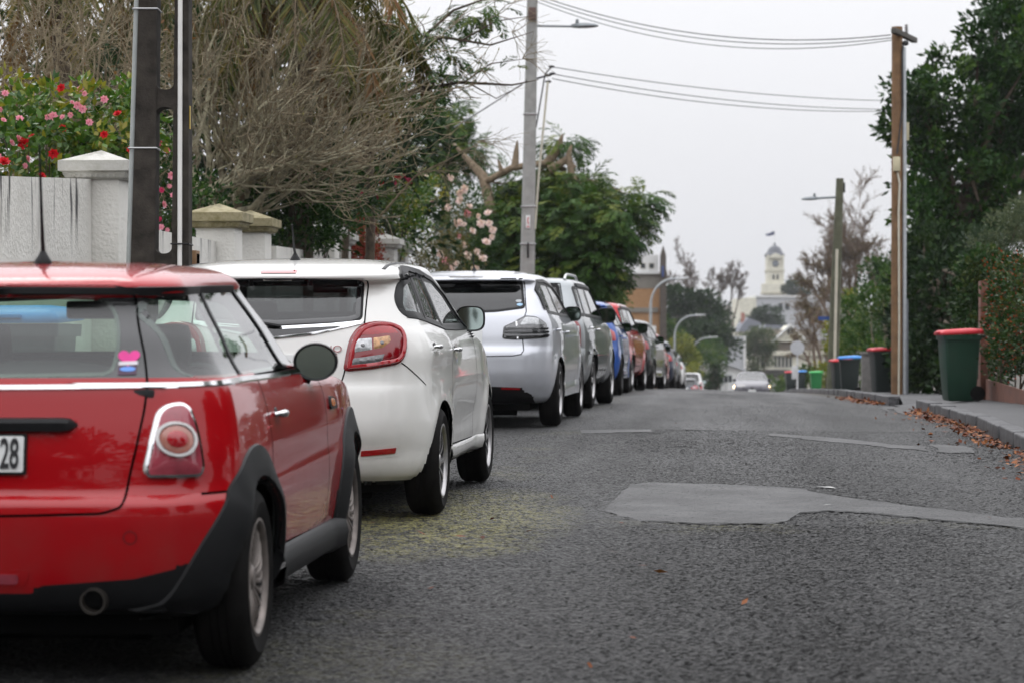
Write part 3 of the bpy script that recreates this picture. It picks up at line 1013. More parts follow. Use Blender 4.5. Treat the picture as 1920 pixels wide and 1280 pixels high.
# ------------------------------------------------------------------ the red hatchback in the foreground
MINI_RED = paint('mini_red_paint', (.34, .0015, .005), rough=.28, drops=.10)
def flare(V, wheels_, amt, rad, wid):
    for y0, z0 in wheels_:
        D = np.hypot(V[:, 1] - y0, V[:, 2] - z0)
        k = amt * np.exp(-((D - rad) / wid)**2) * (np.abs(V[:, 0]) > .5) * (V[:, 2] > z0 - rad * 1.1) * smooth(1.3 * rad + z0, z0 + rad * .6, V[:, 2])
        V[:, 0] += np.sign(V[:, 0]) * k
    return V
def mini_body():
    rows = [(.225, .58, -.38, 2.90, .20, .25), (.237, .72, -.46, 3.00, .20, .25), (.27, .785, -.508, 3.07, .21, .28), (.35, .815, -.535, 3.10, .22, .3),
            (.46, .828, -.550, 3.12, .22, .3), (.565, .835, -.556, 3.12, .22, .3), (.612, .834, -.548, 3.12, .22, .3), (.628, .832, -.525, 3.11, .21, .3), (.64, .830, -.507, 3.11, .2, .3),
            (.75, .826, -.495, 3.08, .2, .32), (.86, .812, -.474, 2.98, .2, .34), (.93, .795, -.455, 2.50, .19, .35), (.965, .782, -.443, 2.05, .19, .3),
            (.985, .770, -.433, 1.88, .18, .25), (1.00, .757, -.424, 1.80, .18, .22), (1.15, .685, -.362, 1.46, .17, .2), (1.285, .617, -.298, 1.18, .16, .18), (1.30, .612, -.300, 1.15, .16, .18),
            (1.312, .618, -.325, 1.13, .15, .18), (1.335, .61, -.325, 1.09, .15, .2), (1.362, .582, -.285, 1.0, .16, .22), (1.385, .49, -.18, .86, .2, .25), (1.400, .33, .02, .66, .2, .2), (1.407, .06, .25, .42, .03, .03)]
    def df(V):
        V = flare(V, ((0, .31), (2.467, .31)), .030, .345, .07)
        t = smooth(1.0, 1.3, V[:, 2])
        V[:, 2] += -.02 * t * np.clip((.6 - V[:, 1]) / .9, 0, 1.2)**2      # roof falls a little towards the tail
        up = smooth(.90, 1.02, V[:, 2])
        V[:, 0] *= 1 - .075 * up * np.clip(V[:, 1] - .75, 0, 1.2)**1.5
        V[:, 2] += .018 * np.exp(-((V[:, 2] - .985) / .06)**2) * np.clip((.9 - V[:, 1]) / 1.3, 0, 1)
        return V
    return Body(rows, .018, bow_r=.10, bow_f=.24, tap_r=(.45, .055), tap_f=(2.0, .06), deform=df)
MINI_AT = park(488, 8.9, 663, 11.37, .832, 2.467)
# == build ==
def build_mini():
    B = mini_body()
    t = thing('hatchback_car', 'red three-door hatchback with black wheel arches, nearest of the parked cars', 'car', MINI_AT[0], MINI_AT[1], 'cars parked along the left kerb')
    wb, R = 2.467, .31
    for y in (0, wb): B.arch(y, R, .345)
    hatch = rnd(sym([(0, .570), (.40, .578), (.466, .600), (.474, .673), (.498, .787), (.519, .908), (.526, .992), (.503, 1.10), (.47, 1.206), (.454, 1.305), (.40, 1.318), (0, 1.322)]), .02)
    B.cut('rear_bumper', sym([(0, .575), (.44, .585), (.466, .632), (.95, .640), (.95, .22), (0, .22)]), 0, sides=(1,))
    B.cut('tailgate', hatch, 0, sides=(1,))
    door = rnd([(.285, 1.0), (.310, .90), (.325, .72), (.30, .375), (1.72, .325), (1.70, .60), (1.70, .86), (1.62, .985)], .04)
    B.cut('door', door, 90)
    B.cut('lower_cladding', sym([(0, .313), (.165, .313), (.193, .34), (.497, .36), (.633, .392), (.74, .45), (.9, .45), (.9, .16), (0, .16)]), 0, sides=(1,), facing=.02)
    B.cut('lower_cladding', [(.2, .362), (2.12, .315), (2.12, .15), (.2, .15)], 90, facing=.02)
    band = (B.zrow > 1.0) & (B.zrow < 1.30) & (B.label != '')
    B.label[band] = 'pillar_band'
    clear = rnd(sym([(0, 1.030), (.40, 1.036), (.412, 1.136), (.392, 1.224), (.352, 1.272), (0, 1.282)]), .03)
    B.cut(None, clear, 0, sides=(1,))
    quarter = rnd([(-.335, 1.022), (.045, 1.018), (.085, 1.285), (-.245, 1.285)], .035)
    doorwin = rnd([(.105, 1.018), (.93, 1.012), (.66, 1.285), (.145, 1.285)], .02)
    B.cut(None, quarter, 90); B.cut(None, doorwin, 90)
    screen = rnd(sym([(0, 1.04), (.60, 1.04), (.51, 1.265), (0, 1.285)]), .04)
    B.cut(None, screen, 180, sides=(1,))
    o = B.build({'body': MINI_RED, 'tailgate': MINI_RED, 'door': MINI_RED, 'rear_bumper': MINI_RED, 'pillar_band': GLOSSBLK, 'lower_cladding': GREYPL}, t)
    gate = o['tailgate', 0]
    # joints between the panels
    g = [B.strip('panel_gap', hatch, 0, [(-.004, .0012), (.004, .0012)], GAP, None, closed=True, step=.012)]
    join(g, into=gate)
    for sd in (1, -1):
        g = B.strip('panel_gap', door, 90, [(-.0035, .0012), (.0035, .0012)], GAP, None, closed=True, side=sd, step=.012)
        join([g], into=o['door', sd])
        g = B.strip('panel_gap', [(.468, .634), (.60, .636), (.86, .640)], 25, [(-.004, .0012), (.004, .0012)], GAP, None, side=sd, step=.012)
        join([g], into=o['rear_bumper', 0])
    # black band under the roof edge
    edge = [(-.54, 1.301), (-.4, 1.302), (0, 1.303), (.4, 1.302), (.54, 1.301)]
    B.strip('roof_seal', edge, 0, [(-.012, .001), (-.009, .006), (.012, .006), (.014, .001)], BLACKPL, t)
    for sd in (1, -1):
        B.strip('roof_seal', [(.13, 1.302), (.25, 1.302), (.40, 1.302)], 45, [(-.014, .001), (-.010, .007), (.012, .007), (.015, .001)], BLACKPL, t, side=sd)
        B.strip('roof_seal', [(-.16, 1.301), (.2, 1.303), (.68, 1.302), (.80, 1.22), (1.02, 1.0)], 90, [(-.014, .001), (-.010, .007), (.012, .007), (.015, .001)], BLACKPL, t, side=sd)
    # windows
    B.patch('rear_window', inset(ccw(clear), -.012), 0, CLEARGLASS, t, off=.0015, skirt=0)
    for sd in (1, -1):
        B.patch('quarter_window', inset(ccw(quarter), -.010), 90, SIDEGLASS, t, off=.0015, skirt=0, side=sd)
        B.patch('door_window', inset(ccw(doorwin), -.010), 90, SIDEGLASS, o['door', sd], off=.0015, skirt=0, side=sd)
        B.strip('window_pillar', [(.068, 1.01), (.112, 1.295)], 90, [(-.016, .001), (-.012, .006), (.012, .006), (.016, .001)], BLACKPL, o['door', sd], side=sd)
    B.patch('windscreen', inset(ccw(screen), -.012), 180, CLEARGLASS, t, off=.0015, skirt=0)
    w = MB(); p, n = B.hit(0, 1.045, 0)
    w.tube([Vector(p) + Vector((0, -.02, 0)), Vector(p) + Vector((-.18, -.02, .03)), Vector(p) + Vector((-.36, -.01, .04))], [.009, .007, .005], 6)
    w.build('rear_wiper', BLACKPL, t)
    # bright waist moulding
    wz = [(-.53, .990), (-.51, .990), (-.3, .988), (0, .986), (.3, .988), (.51, .990), (.53, .990)]
    MOULD = [(-.010, .001), (-.007, .007), (.006, .008), (.010, .001)]
    B.strip('waist_moulding', wz[1:-1], 0, MOULD, CHROME, t, step=.012)
    for sd in (1, -1): B.strip('waist_moulding', [(-.44, .992), (-.2, .995), (.1, .993), (.5, .985), (1.2, .975), (1.75, .965)], 90, MOULD, CHROME, t, side=sd)
    # tail lights: chrome surround, pale lens, round lamp
    lamp = rnd([(.058, .690), (.215, .690), (.228, .72), (.220, .85), (.204, .915), (.182, .934), (.140, .932), (.108, .905), (.080, .82), (.052, .72)], .03)
    for sd in (1, -1):
        L = B.patch('tail_light', lamp, 45, CHROME, t, off=.012, side=sd, bulge=.006, soft=.01, skirt=.022)
        B.patch('lens', inset(lamp, .010), 45, PINKLENS, L, off=.017, bulge=.012, soft=.03, side=sd, step=.01)
        c = (.146, .812)
        circ = lambda r: [(c[0] + r * math.cos(a * math.pi / 16), c[1] + r * 1.0 * math.sin(a * math.pi / 16)) for a in range(32)]
        B.strip('chrome_ring', circ(.052), 45, [(-.006, .026), (-.004, .036), (.004, .036), (.006, .026)], flat('satin_ring', (.70, .69, .68), .35, .3), L, closed=True, side=sd, step=.008)
        B.patch('indicator_lens', circ(.044), 45, AMBERPINK, L, off=.031, bulge=.004, soft=.01, side=sd, step=.008)
        B.patch('lamp_lens', circ(.027), 45, REDLENS, L, off=.036, bulge=.006, soft=.012, side=sd, step=.008)
    # number plate, grab bar, lamps in the bumper
    pl = B.patch('plate_holder', rnd(sym([(0, .702), (.142, .702), (.142, .835), (0, .835)]), .012), 0, BLACKPL, t, off=.010, skirt=.014)
    pn = B.patch('number_plate', rnd(sym([(0, .711), (.133, .711), (.133, .826), (0, .826)]), .008), 0, PLATE, pl, off=.016, skirt=.006)
    h, n = B.hit(.07, .768, 0); tilt = math.atan2(B.hit(.07, .815, 0)[0][1] - B.hit(.07, .72, 0)[0][1], .095)
    text_mesh('plate_number', '28', .140, PLATETXT, pn, Matrix.Translation((.088, h[1] - .0185, .768)) @ Matrix.Rotation(math.radians(90) - tilt, 4, 'X') @ Matrix.Scale(.46, 4, (1, 0, 0)), .001, bold=.002)
    gb = MB(); yb = B.hit(0, .865, 0)[0][1]
    prof = []
    for k in range(25):
        x = -.305 + .61 * k / 24
        e = min(1.0, (1 - abs(x) / .306) * 9)**.5
        yy = B.hit(x, .865, 0)[0][1]
        for dy, dz in ((.004, .024), (-.022, .021), (-.030, .008), (-.026, -.020), (.004, -.024)): prof.append((x, yy + dy * (e if dy < 0 else 1), .865 + dz * e))
    gb.add(prof, [(k * 5 + j, k * 5 + j + 1, k * 5 + j + 6, k * 5 + j + 5) for k in range(24) for j in range(4)])
    gb.build('tailgate_grip', GREYPL, gate, sharp=30)
    fl = B.patch('fog_lamp_recess', rnd(sym([(0, .33), (.14, .335), (.165, .392), (0, .402)]), .02), 0, MINI_RED, t, off=.003, skirt=.006)
    B.patch('fog_lamp', rnd(sym([(0, .345), (.122, .347), (.124, .379), (0, .381)]), .012), 0, PINKLENS, fl, off=.008, bulge=.006, soft=.01)
    for x in (.49, -.49):
        c = [(x + .021 * math.cos(a * math.pi / 8), .498 + .021 * math.sin(a * math.pi / 8)) for a in range(16)]
        B.strip('parking_sensor', c, 0, [(-.002, .0012), (.002, .0012)], DEEPREDP, t, closed=True, step=.006)
    ex = MB(); yb = B.hit(.372, .30, 0)[0][1]
    ex.lathe([(.034, -.12), (.036, .10), (.043, .10), (.044, -.10)], 24, axis='Y', c=(.37, yb + .06, .29), mi=0)
    ex.V = [(v[0], 2 * (yb + .06) - v[1], v[2]) for v in ex.V]
    ex.lathe([(.001, 0), (.036, 0)], 24, axis='Y', c=(.37, yb + .10, .29), mi=1)
    ex.build('exhaust_pipe', [flat('sooty_steel', (.030, .025, .02), .6, .3, var=.4), GAP], t, sharp=30)
    # arch cladding, sills
    for sd in (1, -1):
        for y0, a0, a1 in ((0, 203, -12), (wb, 192, -30)):
            ln = [(y0 + .40 * math.cos(math.radians(a0 + (a1 - a0) * k / 40)), R + .40 * math.sin(math.radians(a0 + (a1 - a0) * k / 40))) for k in range(41)]
            B.strip('arch_cladding', ln, 90, [(-.062, .0005), (-.058, .010), (.02, .022), (.050, .018), (.056, -.012), (.056, -.05)][::-1] if False else [(.062, .0005), (.058, .010), (-.02, .020), (-.050, .016), (-.055, -.015)], GREYPL, t, side=sd, step=.02)
        sl = MB()
        for k in range(13):
            y = .33 + (2.10 - .33) * k / 12
            zt = .362 - .045 * k / 12
            p, n = B.hit(y, zt, 90, 1)
            for dx, dz in ((.002, 0.004), (.016, -.004), (.030, -.06), (.020, -.115), (-.04, -.15), (-.12, -.155)): sl.V.append((sd * (p[0] + dx), y, zt + dz))
        sl.F = [(k * 6 + j, k * 6 + j + 1, k * 6 + j + 7, k * 6 + j + 6) for k in range(12) for j in range(5)]
        sl.M = [0] * len(sl.F)
        sl.build('sill_cladding', GREYPL, t, sharp=50)
        handle(B, o['door', sd], .48, .852, .13, CHROME, sd)
        ind = B.patch('side_indicator', rnd([(1.80, .795), (1.98, .79), (1.96, .835), (1.82, .85)], .02), 90, BLACKPL, t, off=.010, side=sd, skirt=.012)
        B.patch('indicator_lens', rnd([(1.83, .805), (1.92, .803), (1.91, .832), (1.84, .838)], .015), 90, AMBER, ind, off=.013, bulge=.008, soft=.01, side=sd)
        door_mirror(o['door', sd], (sd * .830, 1.36, 1.008), (.090, .11, .076), BLACKPL, 'oval', sd, foot=(0, .05, -.135))
    wheel_well(t, 0, R, .343, .77); wheel_well(t, wb, R, .343, .77)
    wheels(t, R, .185, .208, 'blade', RIMDIRTY, 20, wb, 1.478, 48)
    floorpan(t, -.36, 2.7, .15, .32)
    antenna(t, (.05, .10, 1.395), .42, .10)
    seats(t, .80, .30, .34, -.02)
    im = MB(); im.box((.02, 1.0, 1.22), (.22, .03, .07), bev=.015); im.tube([(.02, 1.01, 1.24), (.02, 1.08, 1.29)], .01, 6); im.build('interior_mirror', BLACKPL, t)
    sh = MB(); sh.box((0, -.24, .965), (1.1, .34, .03), bev=.01); sh.ball((.12, -.20, .98), (.36, .12, .09), 20, 10); sh.build('parcel_shelf', CABIN, t)
    # heart-shaped sticker inside the tailgate glass
    st = B.patch('window_sticker', rnd([(.425, 1.025), (.485, 1.027), (.483, 1.058), (.423, 1.056)], .004), 0, flat('sticker_dark', (.06, .02, .05), .4), t, off=.0035, skirt=.001)
    hp = [(.455 + .036 * math.sin(a)**3, 1.082 + .030 * (13 * math.cos(a) - 5 * math.cos(2 * a) - 2 * math.cos(3 * a) - math.cos(4 * a)) / 16) for a in [math.pi * 2 * k / 40 for k in range(40)]]
    B.patch('sticker_heart', ccw(hp), 0, flat('sticker_pink', (.75, .03, .28), .4), st, off=.0045, skirt=.001, step=.006)
    B.patch('sticker_band', [(.424, 1.056), (.486, 1.058), (.486, 1.070), (.424, 1.068)], 0, flat('sticker_white', (.7, .66, .7), .4), st, off=.0052, skirt=.001, step=.006)
    B.patch('sticker_oval', [(.455 + .026 * math.cos(a), 1.044 + .008 * math.sin(a)) for a in [math.pi * 2 * k / 20 for k in range(20)]], 0, flat('sticker_blue', (.12, .30, .75), .4), st, off=.0052, skirt=.001, step=.006)
    return t
AMBERPINK = flat('amber_ring_lens', (.42, .17, .13), .15, var=.2, coat=1.0)
DEEPREDP = flat('sensor_ring', (.10, .002, .004), .4)  # dark red outline ring of the parking sensors
build_mini()
# ------------------------------------------------------------------ the white hatchback
WHITE = paint('pearl_white_paint', (.80, .795, .765), rough=.3, drops=.16)
def bal_body():
    rows = [(.20, .62, -.40, 2.95, .22, .3), (.215, .74, -.50, 3.10, .22, .3), (.25, .80, -.56, 3.18, .24, .34), (.31, .832, -.600, 3.24, .26, .36), (.40, .848, -.632, 3.28, .28, .4),
            (.44, .852, -.650, 3.30, .28, .4), (.50, .858, -.668, 3.31, .28, .4), (.56, .864, -.674, 3.31, .28, .4), (.66, .868, -.668, 3.29, .28, .4), (.735, .868, -.655, 3.26, .28, .42), (.765, .866, -.640, 3.2, .27, .42),
            (.86, .860, -.628, 3.00, .26, .42), (.95, .850, -.612, 2.62, .26, .4), (1.00, .838, -.60, 2.36, .25, .38), (1.045, .818, -.586, 2.16, .24, .3), (1.075, .798, -.575, 2.06, .24, .26),
            (1.10, .785, -.565, 1.98, .24, .24), (1.25, .725, -.490, 1.60, .22, .22), (1.345, .686, -.436, 1.36, .20, .2), (1.360, .680, -.450, 1.31, .18, .2), (1.369, .677, -.520, 1.28, .18, .2),
            (1.392, .670, -.530, 1.23, .18, .22), (1.420, .640, -.470, 1.10, .2, .24), (1.445, .53, -.30, .95, .24, .25), (1.462, .36, .0, .75, .22, .22), (1.470, .06, .3, .5, .03, .03)]
    def df(V):
        V = flare(V, ((0, .31), (2.52, .31)), .026, .37, .10)
        t = smooth(1.05, 1.38, V[:, 2])
        V[:, 2] += -.035 * t * np.clip((.5 - V[:, 1]) / 1.0, 0, 1.2)**2
        # shoulder over the rear wheel, hollow door flank
        side = (np.abs(V[:, 0]) > .6)
        V[:, 0] -= np.sign(V[:, 0]) * side * .018 * np.exp(-((V[:, 2] - .50) / .12)**2) * smooth(.35, .7, V[:, 1]) * (1 - smooth(1.75, 2.1, V[:, 1]))
        V[:, 0] += np.sign(V[:, 0]) * side * .016 * np.exp(-((V[:, 2] - .93) / .07)**2) * (1 - smooth(.3, 1.0, V[:, 1]))
        return V
    return Body(rows, .019, bow_r=.12, bow_f=.26, tap_r=(.55, .055), tap_f=(2.0, .06), deform=df)
BAL_AT = park(832, 14.7, 915, 17.15, .862, 2.52)
# == build ==
def build_bal():
    B = bal_body()
    t = thing('hatchback_car', 'pearl white hatchback with rounded red tail light, parked just ahead of the red hatchback', 'car', BAL_AT[0], BAL_AT[1], 'cars parked along the left kerb')
    wb, R = 2.52, .305
    for y in (0, wb): B.arch(y, R, .348)
    hatch = rnd(sym([(0, .742), (.24, .745), (.345, .752), (.372, .780), (.386, .831), (.40, .93), (.435, 1.02), (.486, 1.085), (.488, 1.30), (.484, 1.340), (0, 1.344)]), .015)
    B.cut('rear_bumper', sym([(0, .745), (.30, .748), (.386, .80), (.45, .835), (.70, .870), (.95, .70), (.95, .22), (0, .22)]), 0, sides=(1,))
    B.cut('tailgate', hatch, 0, sides=(1,))
    frontdoor = rnd([(.455, 1.10), (.44, .93), (.415, .78), (.385, .37), (1.72, .345), (1.74, .60), (1.74, .88), (1.62, 1.03)], .04)
    reardoor = rnd([(-.33, 1.08), (-.28, .98), (-.05, .80), (.30, .60), (.345, .372), (.375, .37), (.405, .78), (.43, .93), (.445, 1.09)], .03)
    B.cut('front_door', frontdoor, 90); B.cut('rear_door', reardoor, 90)
    back = rnd(sym([(0, 1.085), (.40, 1.105), (.462, 1.125), (.455, 1.325), (0, 1.335)]), .02)
    wr = rnd([(-.060, 1.110), (.47, 1.060), (.13, 1.385), (.09, 1.392)][:0] or [(-.02, 1.112), (.415, 1.068), (.345, 1.355), (.06, 1.372)], .03)
    wf = rnd([(.475, 1.062), (1.46, 1.052), (1.05, 1.27), (.80, 1.335), (.40, 1.352)], .03)
    wq = rnd([(-.375, 1.138), (-.075, 1.116), (-.015, 1.36), (-.24, 1.335), (-.36, 1.22)], .05)
    for p in (wr, wf, wq): B.cut(None, p, 90)
    B.cut(None, back, 0, sides=(1,))
    screen = rnd(sym([(0, 1.12), (.64, 1.12), (.56, 1.34), (0, 1.37)]), .04)
    B.cut(None, screen, 180, sides=(1,))
    o = B.build({k: WHITE for k in ('body', 'tailgate', 'rear_bumper', 'front_door', 'rear_door')}, t)
    gate = o['tailgate', 0]
    join([B.strip('panel_gap', hatch, 0, [(-.004, .0012), (.004, .0012)], GAP, None, closed=True, step=.012)], into=gate)
    for sd in (1, -1):
        for nm, poly in (('front_door', [(.455, 1.05), (.44, .93), (.415, .78), (.385, .37), (1.72, .345), (1.74, .60), (1.74, .88), (1.62, 1.03)]), ('rear_door', [(.16, .42), (.28, .372), (.375, .37)])):
            join([B.strip('panel_gap', poly, 90, [(-.0035, .0012), (.0035, .0012)], GAP, None, side=sd, step=.014)], into=o[nm, sd])
        join([B.strip('panel_gap', [(-.51, .880), (-.45, .82), (-.372, .752)], 90, [(-.003, .0012), (.003, .0012)], GAP, None, side=sd, step=.012)], into=o['rear_bumper', 0])
    pane(B, t, 'rear_window', back, 0, TINTGLASS, (1,), frame=.004, off=.002)
    B.strip('window_border', dens(back, .02), 0, [(-.012, .0012), (-.010, .0025), (.028, .0025), (.03, .001)], GLOSSBLK, t, closed=True)
    for sd in (1, -1):
        pane(B, o['rear_door', sd], 'door_window', wr, 90, RAINGLASS, (sd,), frame=.02)
        pane(B, o['front_door', sd], 'door_window', wf, 90, RAINGLASS, (sd,), frame=.02)
        pane(B, t, 'quarter_window', wq, 90, RAINGLASS, (sd,), frame=.03)
        B.strip('window_visor', [(-.27, 1.352), (-.15, 1.39), (0, 1.402), (.35, 1.385), (.8, 1.345), (1.10, 1.262), (1.5, 1.055)], 90, [(-.02, .001), (-.017, .012), (.012, .010), (.016, .001)], GREYPL, t, side=sd)
        B.strip('pillar_trim', [(-.040, 1.10), (.015, 1.375)], 90, [(-.022, .001), (-.019, .005), (.016, .005), (.02, .001)], BLACKPL, o['rear_door', sd], side=sd)
        B.strip('pillar_trim', [(.445, 1.055), (.375, 1.36)], 90, [(-.032, .001), (-.029, .005), (.029, .005), (.032, .001)], BLACKPL, o['front_door', sd], side=sd)
        B.strip('waist_seal', [(-.36, 1.133), (-.07, 1.108), (.45, 1.054), (1.0, 1.042), (1.5, 1.040)], 90, [(-.010, .001), (-.007, .006), (.007, .006), (.010, .001)], BLACKPL, t, side=sd)
        B.patch('roof_ditch_trim', [(-.05, 0)], 90, BLACKPL, t) if False else None
    pane(B, t, 'windscreen', screen, 180, SIDEGLASS, (1,), frame=.02)
    # bright garnish under the glass
    gar = rnd(sym([(0, 1.012), (.20, 1.032), (.36, 1.066), (.47, 1.092), (.482, 1.112), (.30, 1.094), (0, 1.078)]), .006)
    ga = B.patch('tailgate_garnish', gar, 0, CHROME, gate, off=.008, bulge=.006, soft=.015)
    B.patch('dark_insert', sym([(0, 1.024), (.18, 1.043), (.33, 1.068), (.36, 1.078), (.2, 1.071), (0, 1.060)]), 0, GLOSSBLK, ga, off=.015, skirt=.003)
    # high brake lamp under the spoiler lip
    hb = B.patch('high_brake_light', rnd(sym([(0, 1.371), (.10, 1.371), (.10, 1.388), (0, 1.388)]), .004), 0, REDLENS, t, off=.006)
    # tail lights
    lamp = rnd([(-.158, .833), (-.128, .954), (-.108, 1.010), (-.069, 1.064), (-.022, 1.096), (.046, 1.108), (.126, 1.097), (.170, 1.067), (.183, 1.021), (.172, .970), (.148, .910), (.111, .874), (-.022, .848)], .03)
    for sd in (1, -1):
        L = B.patch('tail_light', lamp, 45, DEEPRED, t, off=.008, bulge=.016, soft=.02, side=sd, skirt=.02)
        B.strip('lens_rim', inset(lamp, .022), 45, [(-.012, .021), (-.008, .028), (.006, .028), (.010, .0245)], REDLENS, L, closed=True, side=sd, step=.01)
        B.patch('brake_lens', rnd([(-.080, 1.026), (-.04, 1.066), (.03, 1.080), (.10, 1.068), (.125, 1.035), (.11, 1.032)], .01), 45, REDLENS, L, off=.0235, bulge=.003, soft=.01, side=sd)
        B.patch('reversing_lens', rnd([(-.095, 1.004), (-.012, 1.011), (-.020, .950), (-.114, .934)], .004), 45, CLEARLENS, L, off=.0245, bulge=.003, soft=.006, side=sd, step=.012)
        B.patch('indicator_lens', rnd([(-.004, 1.012), (.075, 1.021), (.073, .994), (.034, .960), (-.012, .952)], .006), 45, AMBERCLEAR, L, off=.0245, bulge=.003, soft=.006, side=sd, step=.012)
        B.patch('lower_lens', rnd([(-.125, .900), (.037, .926), (.011, .877), (-.131, .853)], .004), 45, SMOKELENS, L, off=.0245, bulge=.003, soft=.006, side=sd, step=.012)
        for k in range(3):
            cx = -.075 + k * .036
            B.patch('lamp_bulb', [(cx + .011 * math.cos(a), .889 + .006 * k * .8 + .011 * math.sin(a)) for a in [math.pi * q / 6 for q in range(12)]], 45, SMOKELENS, L, off=.027, bulge=.004, soft=.005, side=sd, step=.008)
        for (cx, cz) in ((-.058, .972), (.030, .985)):
            B.patch('lamp_bulb', [(cx + .010 * math.cos(a), cz + .010 * math.sin(a)) for a in [math.pi * q / 6 for q in range(12)]], 45, SMOKELENS, L, off=.028, bulge=.003, soft=.005, side=sd, step=.008)
        rf = [(.475, .398), (.660, .413), (.652, .380), (.470, .366)]
        if sd < 0: rf = [(-x, z) for x, z in rf]
        rs = rnd([(x + (.02 if x > 0 else -.02) * (abs(x) > .6), z + (.018 if z > .39 else -.018)) for x, z in rf], .012)
        q = B.patch('bumper_reflector_recess', ccw(rs), 0, WHITE, t, off=.002, skirt=.004)
        B.patch('bumper_reflector', rnd(ccw(rf), .005), 0, REDLENS, q, off=.007, bulge=.003, soft=.006)
        handle(B, o['rear_door', sd], -.18, .962, .15, CHROME, sd); handle(B, o['front_door', sd], .53, .930, .15, CHROME, sd)
        door_mirror(o['front_door', sd], (sd * .850, 1.52, 1.100), (.094, .12, .082), BLACKPL, 'square', sd, foot=(0, .05, -.11))
        sl = MB()
        for k in range(13):
            y = .36 + (2.16 - .36) * k / 12
            zt = .352 - .012 * k / 12
            p, n = B.hit(y, zt, 90, 1)
            for dx, dz in ((-.004, 0.006), (.006, -.002), (.008, -.04), (-.006, -.085), (-.06, -.11), (-.14, -.115)): sl.V.append((sd * (p[0] + dx), y, zt + dz))
        sl.F = [(k * 6 + j, k * 6 + j + 1, k * 6 + j + 7, k * 6 + j + 6) for k in range(12) for j in range(5)]; sl.M = [0] * 60
        sl.build('sill', WHITE, t, sharp=50)
    h, n = B.hit(.325, .953, 0)
    Mt = Matrix.Translation((.325, h[1] - .004, .955)) @ Matrix.Rotation(math.radians(90), 4, 'X')
    text_mesh('badge_letters', 'NO', .052, CHROME, gate, Matrix.Translation((.320, h[1] - .007, .957)) @ Matrix.Rotation(math.radians(8), 4, 'Z') @ Matrix.Rotation(math.radians(90), 4, 'X') @ Matrix.Scale(1.25, 4, (1, 0, 0)), .003)
    text_mesh('badge_letters', 'S', .044, CHROME, gate, Matrix.Translation((.335, h[1] - .009, .917)) @ Matrix.Rotation(math.radians(8), 4, 'Z') @ Matrix.Rotation(math.radians(90), 4, 'X') @ Matrix.Scale(1.25, 4, (1, 0, 0)), .003)
    pl = B.patch('number_plate', rnd(sym([(0, .80), (.18, .80), (.18, .925), (0, .925)]), .008), 0, PLATE, gate, off=.010)
    w = MB(); p, n = B.hit(0, 1.10, 0)
    w.tube([Vector(p) + Vector((.03, -.03, -.02)), Vector(p) + Vector((-.2, -.035, .02)), Vector(p) + Vector((-.36, -.01, .03))], [.012, .008, .005], 6)
    w.build('rear_wiper', BLACKPL, t)
    wheel_well(t, 0, R, .346, .80); wheel_well(t, wb, R, .346, .80)
    wheels(t, R, .19, .215, 'swirl', RIMSILVER, 8, wb, 1.535, 44)
    floorpan(t, -.42, 2.8, .15, .34)
    antenna(t, (.0, .02, 1.448), .21, .45, .007)
    seats(t, .86, .34, .36, -.05)
    im = MB(); im.box((.02, 1.12, 1.30), (.22, .03, .07), bev=.015); im.build('interior_mirror', BLACKPL, t)
    for sd in (1, -1):
        b = MB(); pts = []
        for k in range(14):
            y = -.34 + 1.55 * k / 13
            h = B.bvh.ray_cast(Vector((sd * .565, y, 3)), Vector((0, 0, -1)))[0]
            pts.append(Vector(h) + Vector((0, 0, .001)))
        V = []
        for q in pts: V += [q + Vector((-.014, 0, 0)), q + Vector((-.008, 0, .004)), q + Vector((.008, 0, .004)), q + Vector((.014, 0, -.002))]
        b.add(V, [(k * 4 + j, k * 4 + j + 1, k * 4 + j + 5, k * 4 + j + 4) for k in range(13) for j in range(3)])
        b.build('roof_ditch_trim', BLACKPL, t)
    return t
build_bal()
# ------------------------------------------------------------------ the pale silver hatchback and the grey estate
SILVER = paint('pale_silver_paint', (.60, .615, .66), metal=.35, rough=.3)
GREY = paint('silver_grey_paint', (.30, .32, .33), metal=.6, rough=.3)
def bla_body(cell=.026):
    rows = [(.22, .60, -.50, 3.0, .22, .3), (.235, .74, -.62, 3.12, .22, .3), (.28, .80, -.69, 3.2, .24, .34), (.36, .835, -.735, 3.28, .26, .36), (.44, .855, -.765, 3.33, .26, .4),
            (.54, .866, -.785, 3.35, .26, .4), (.66, .870, -.785, 3.35, .26, .4), (.735, .870, -.770, 3.32, .26, .42), (.765, .868, -.745, 3.28, .25, .42),
            (.88, .862, -.725, 3.08, .24, .42), (.98, .846, -.700, 2.70, .24, .4), (1.04, .826, -.68, 2.36, .23, .34), (1.075, .808, -.665, 2.2, .22, .28),
            (1.10, .796, -.650, 2.1, .22, .24), (1.25, .735, -.560, 1.72, .2, .22), (1.395, .672, -.465, 1.36, .18, .2), (1.41, .666, -.480, 1.32, .17, .2), (1.422, .66, -.535, 1.28, .17, .2),
            (1.44, .645, -.54, 1.22, .17, .22), (1.465, .61, -.46, 1.1, .2, .24), (1.49, .50, -.25, .9, .24, .25), (1.508, .33, .05, .7, .2, .2), (1.515, .06, .3, .5, .03, .03)]
    def df(V):
        V = flare(V, ((0, .315), (2.6, .315)), .022, .37, .09)
        t = smooth(1.08, 1.42, V[:, 2])
        V[:, 2] += -.03 * t * np.clip((.5 - V[:, 1]) / 1.0, 0, 1.2)**2
        return V
    return Body(rows, cell, bow_r=.13, bow_f=.26, tap_r=(.55, .055), tap_f=(2.1, .06), deform=df)
BLA_AT = park(1052, 24.9, 1090, 27.45, .868, 2.6)
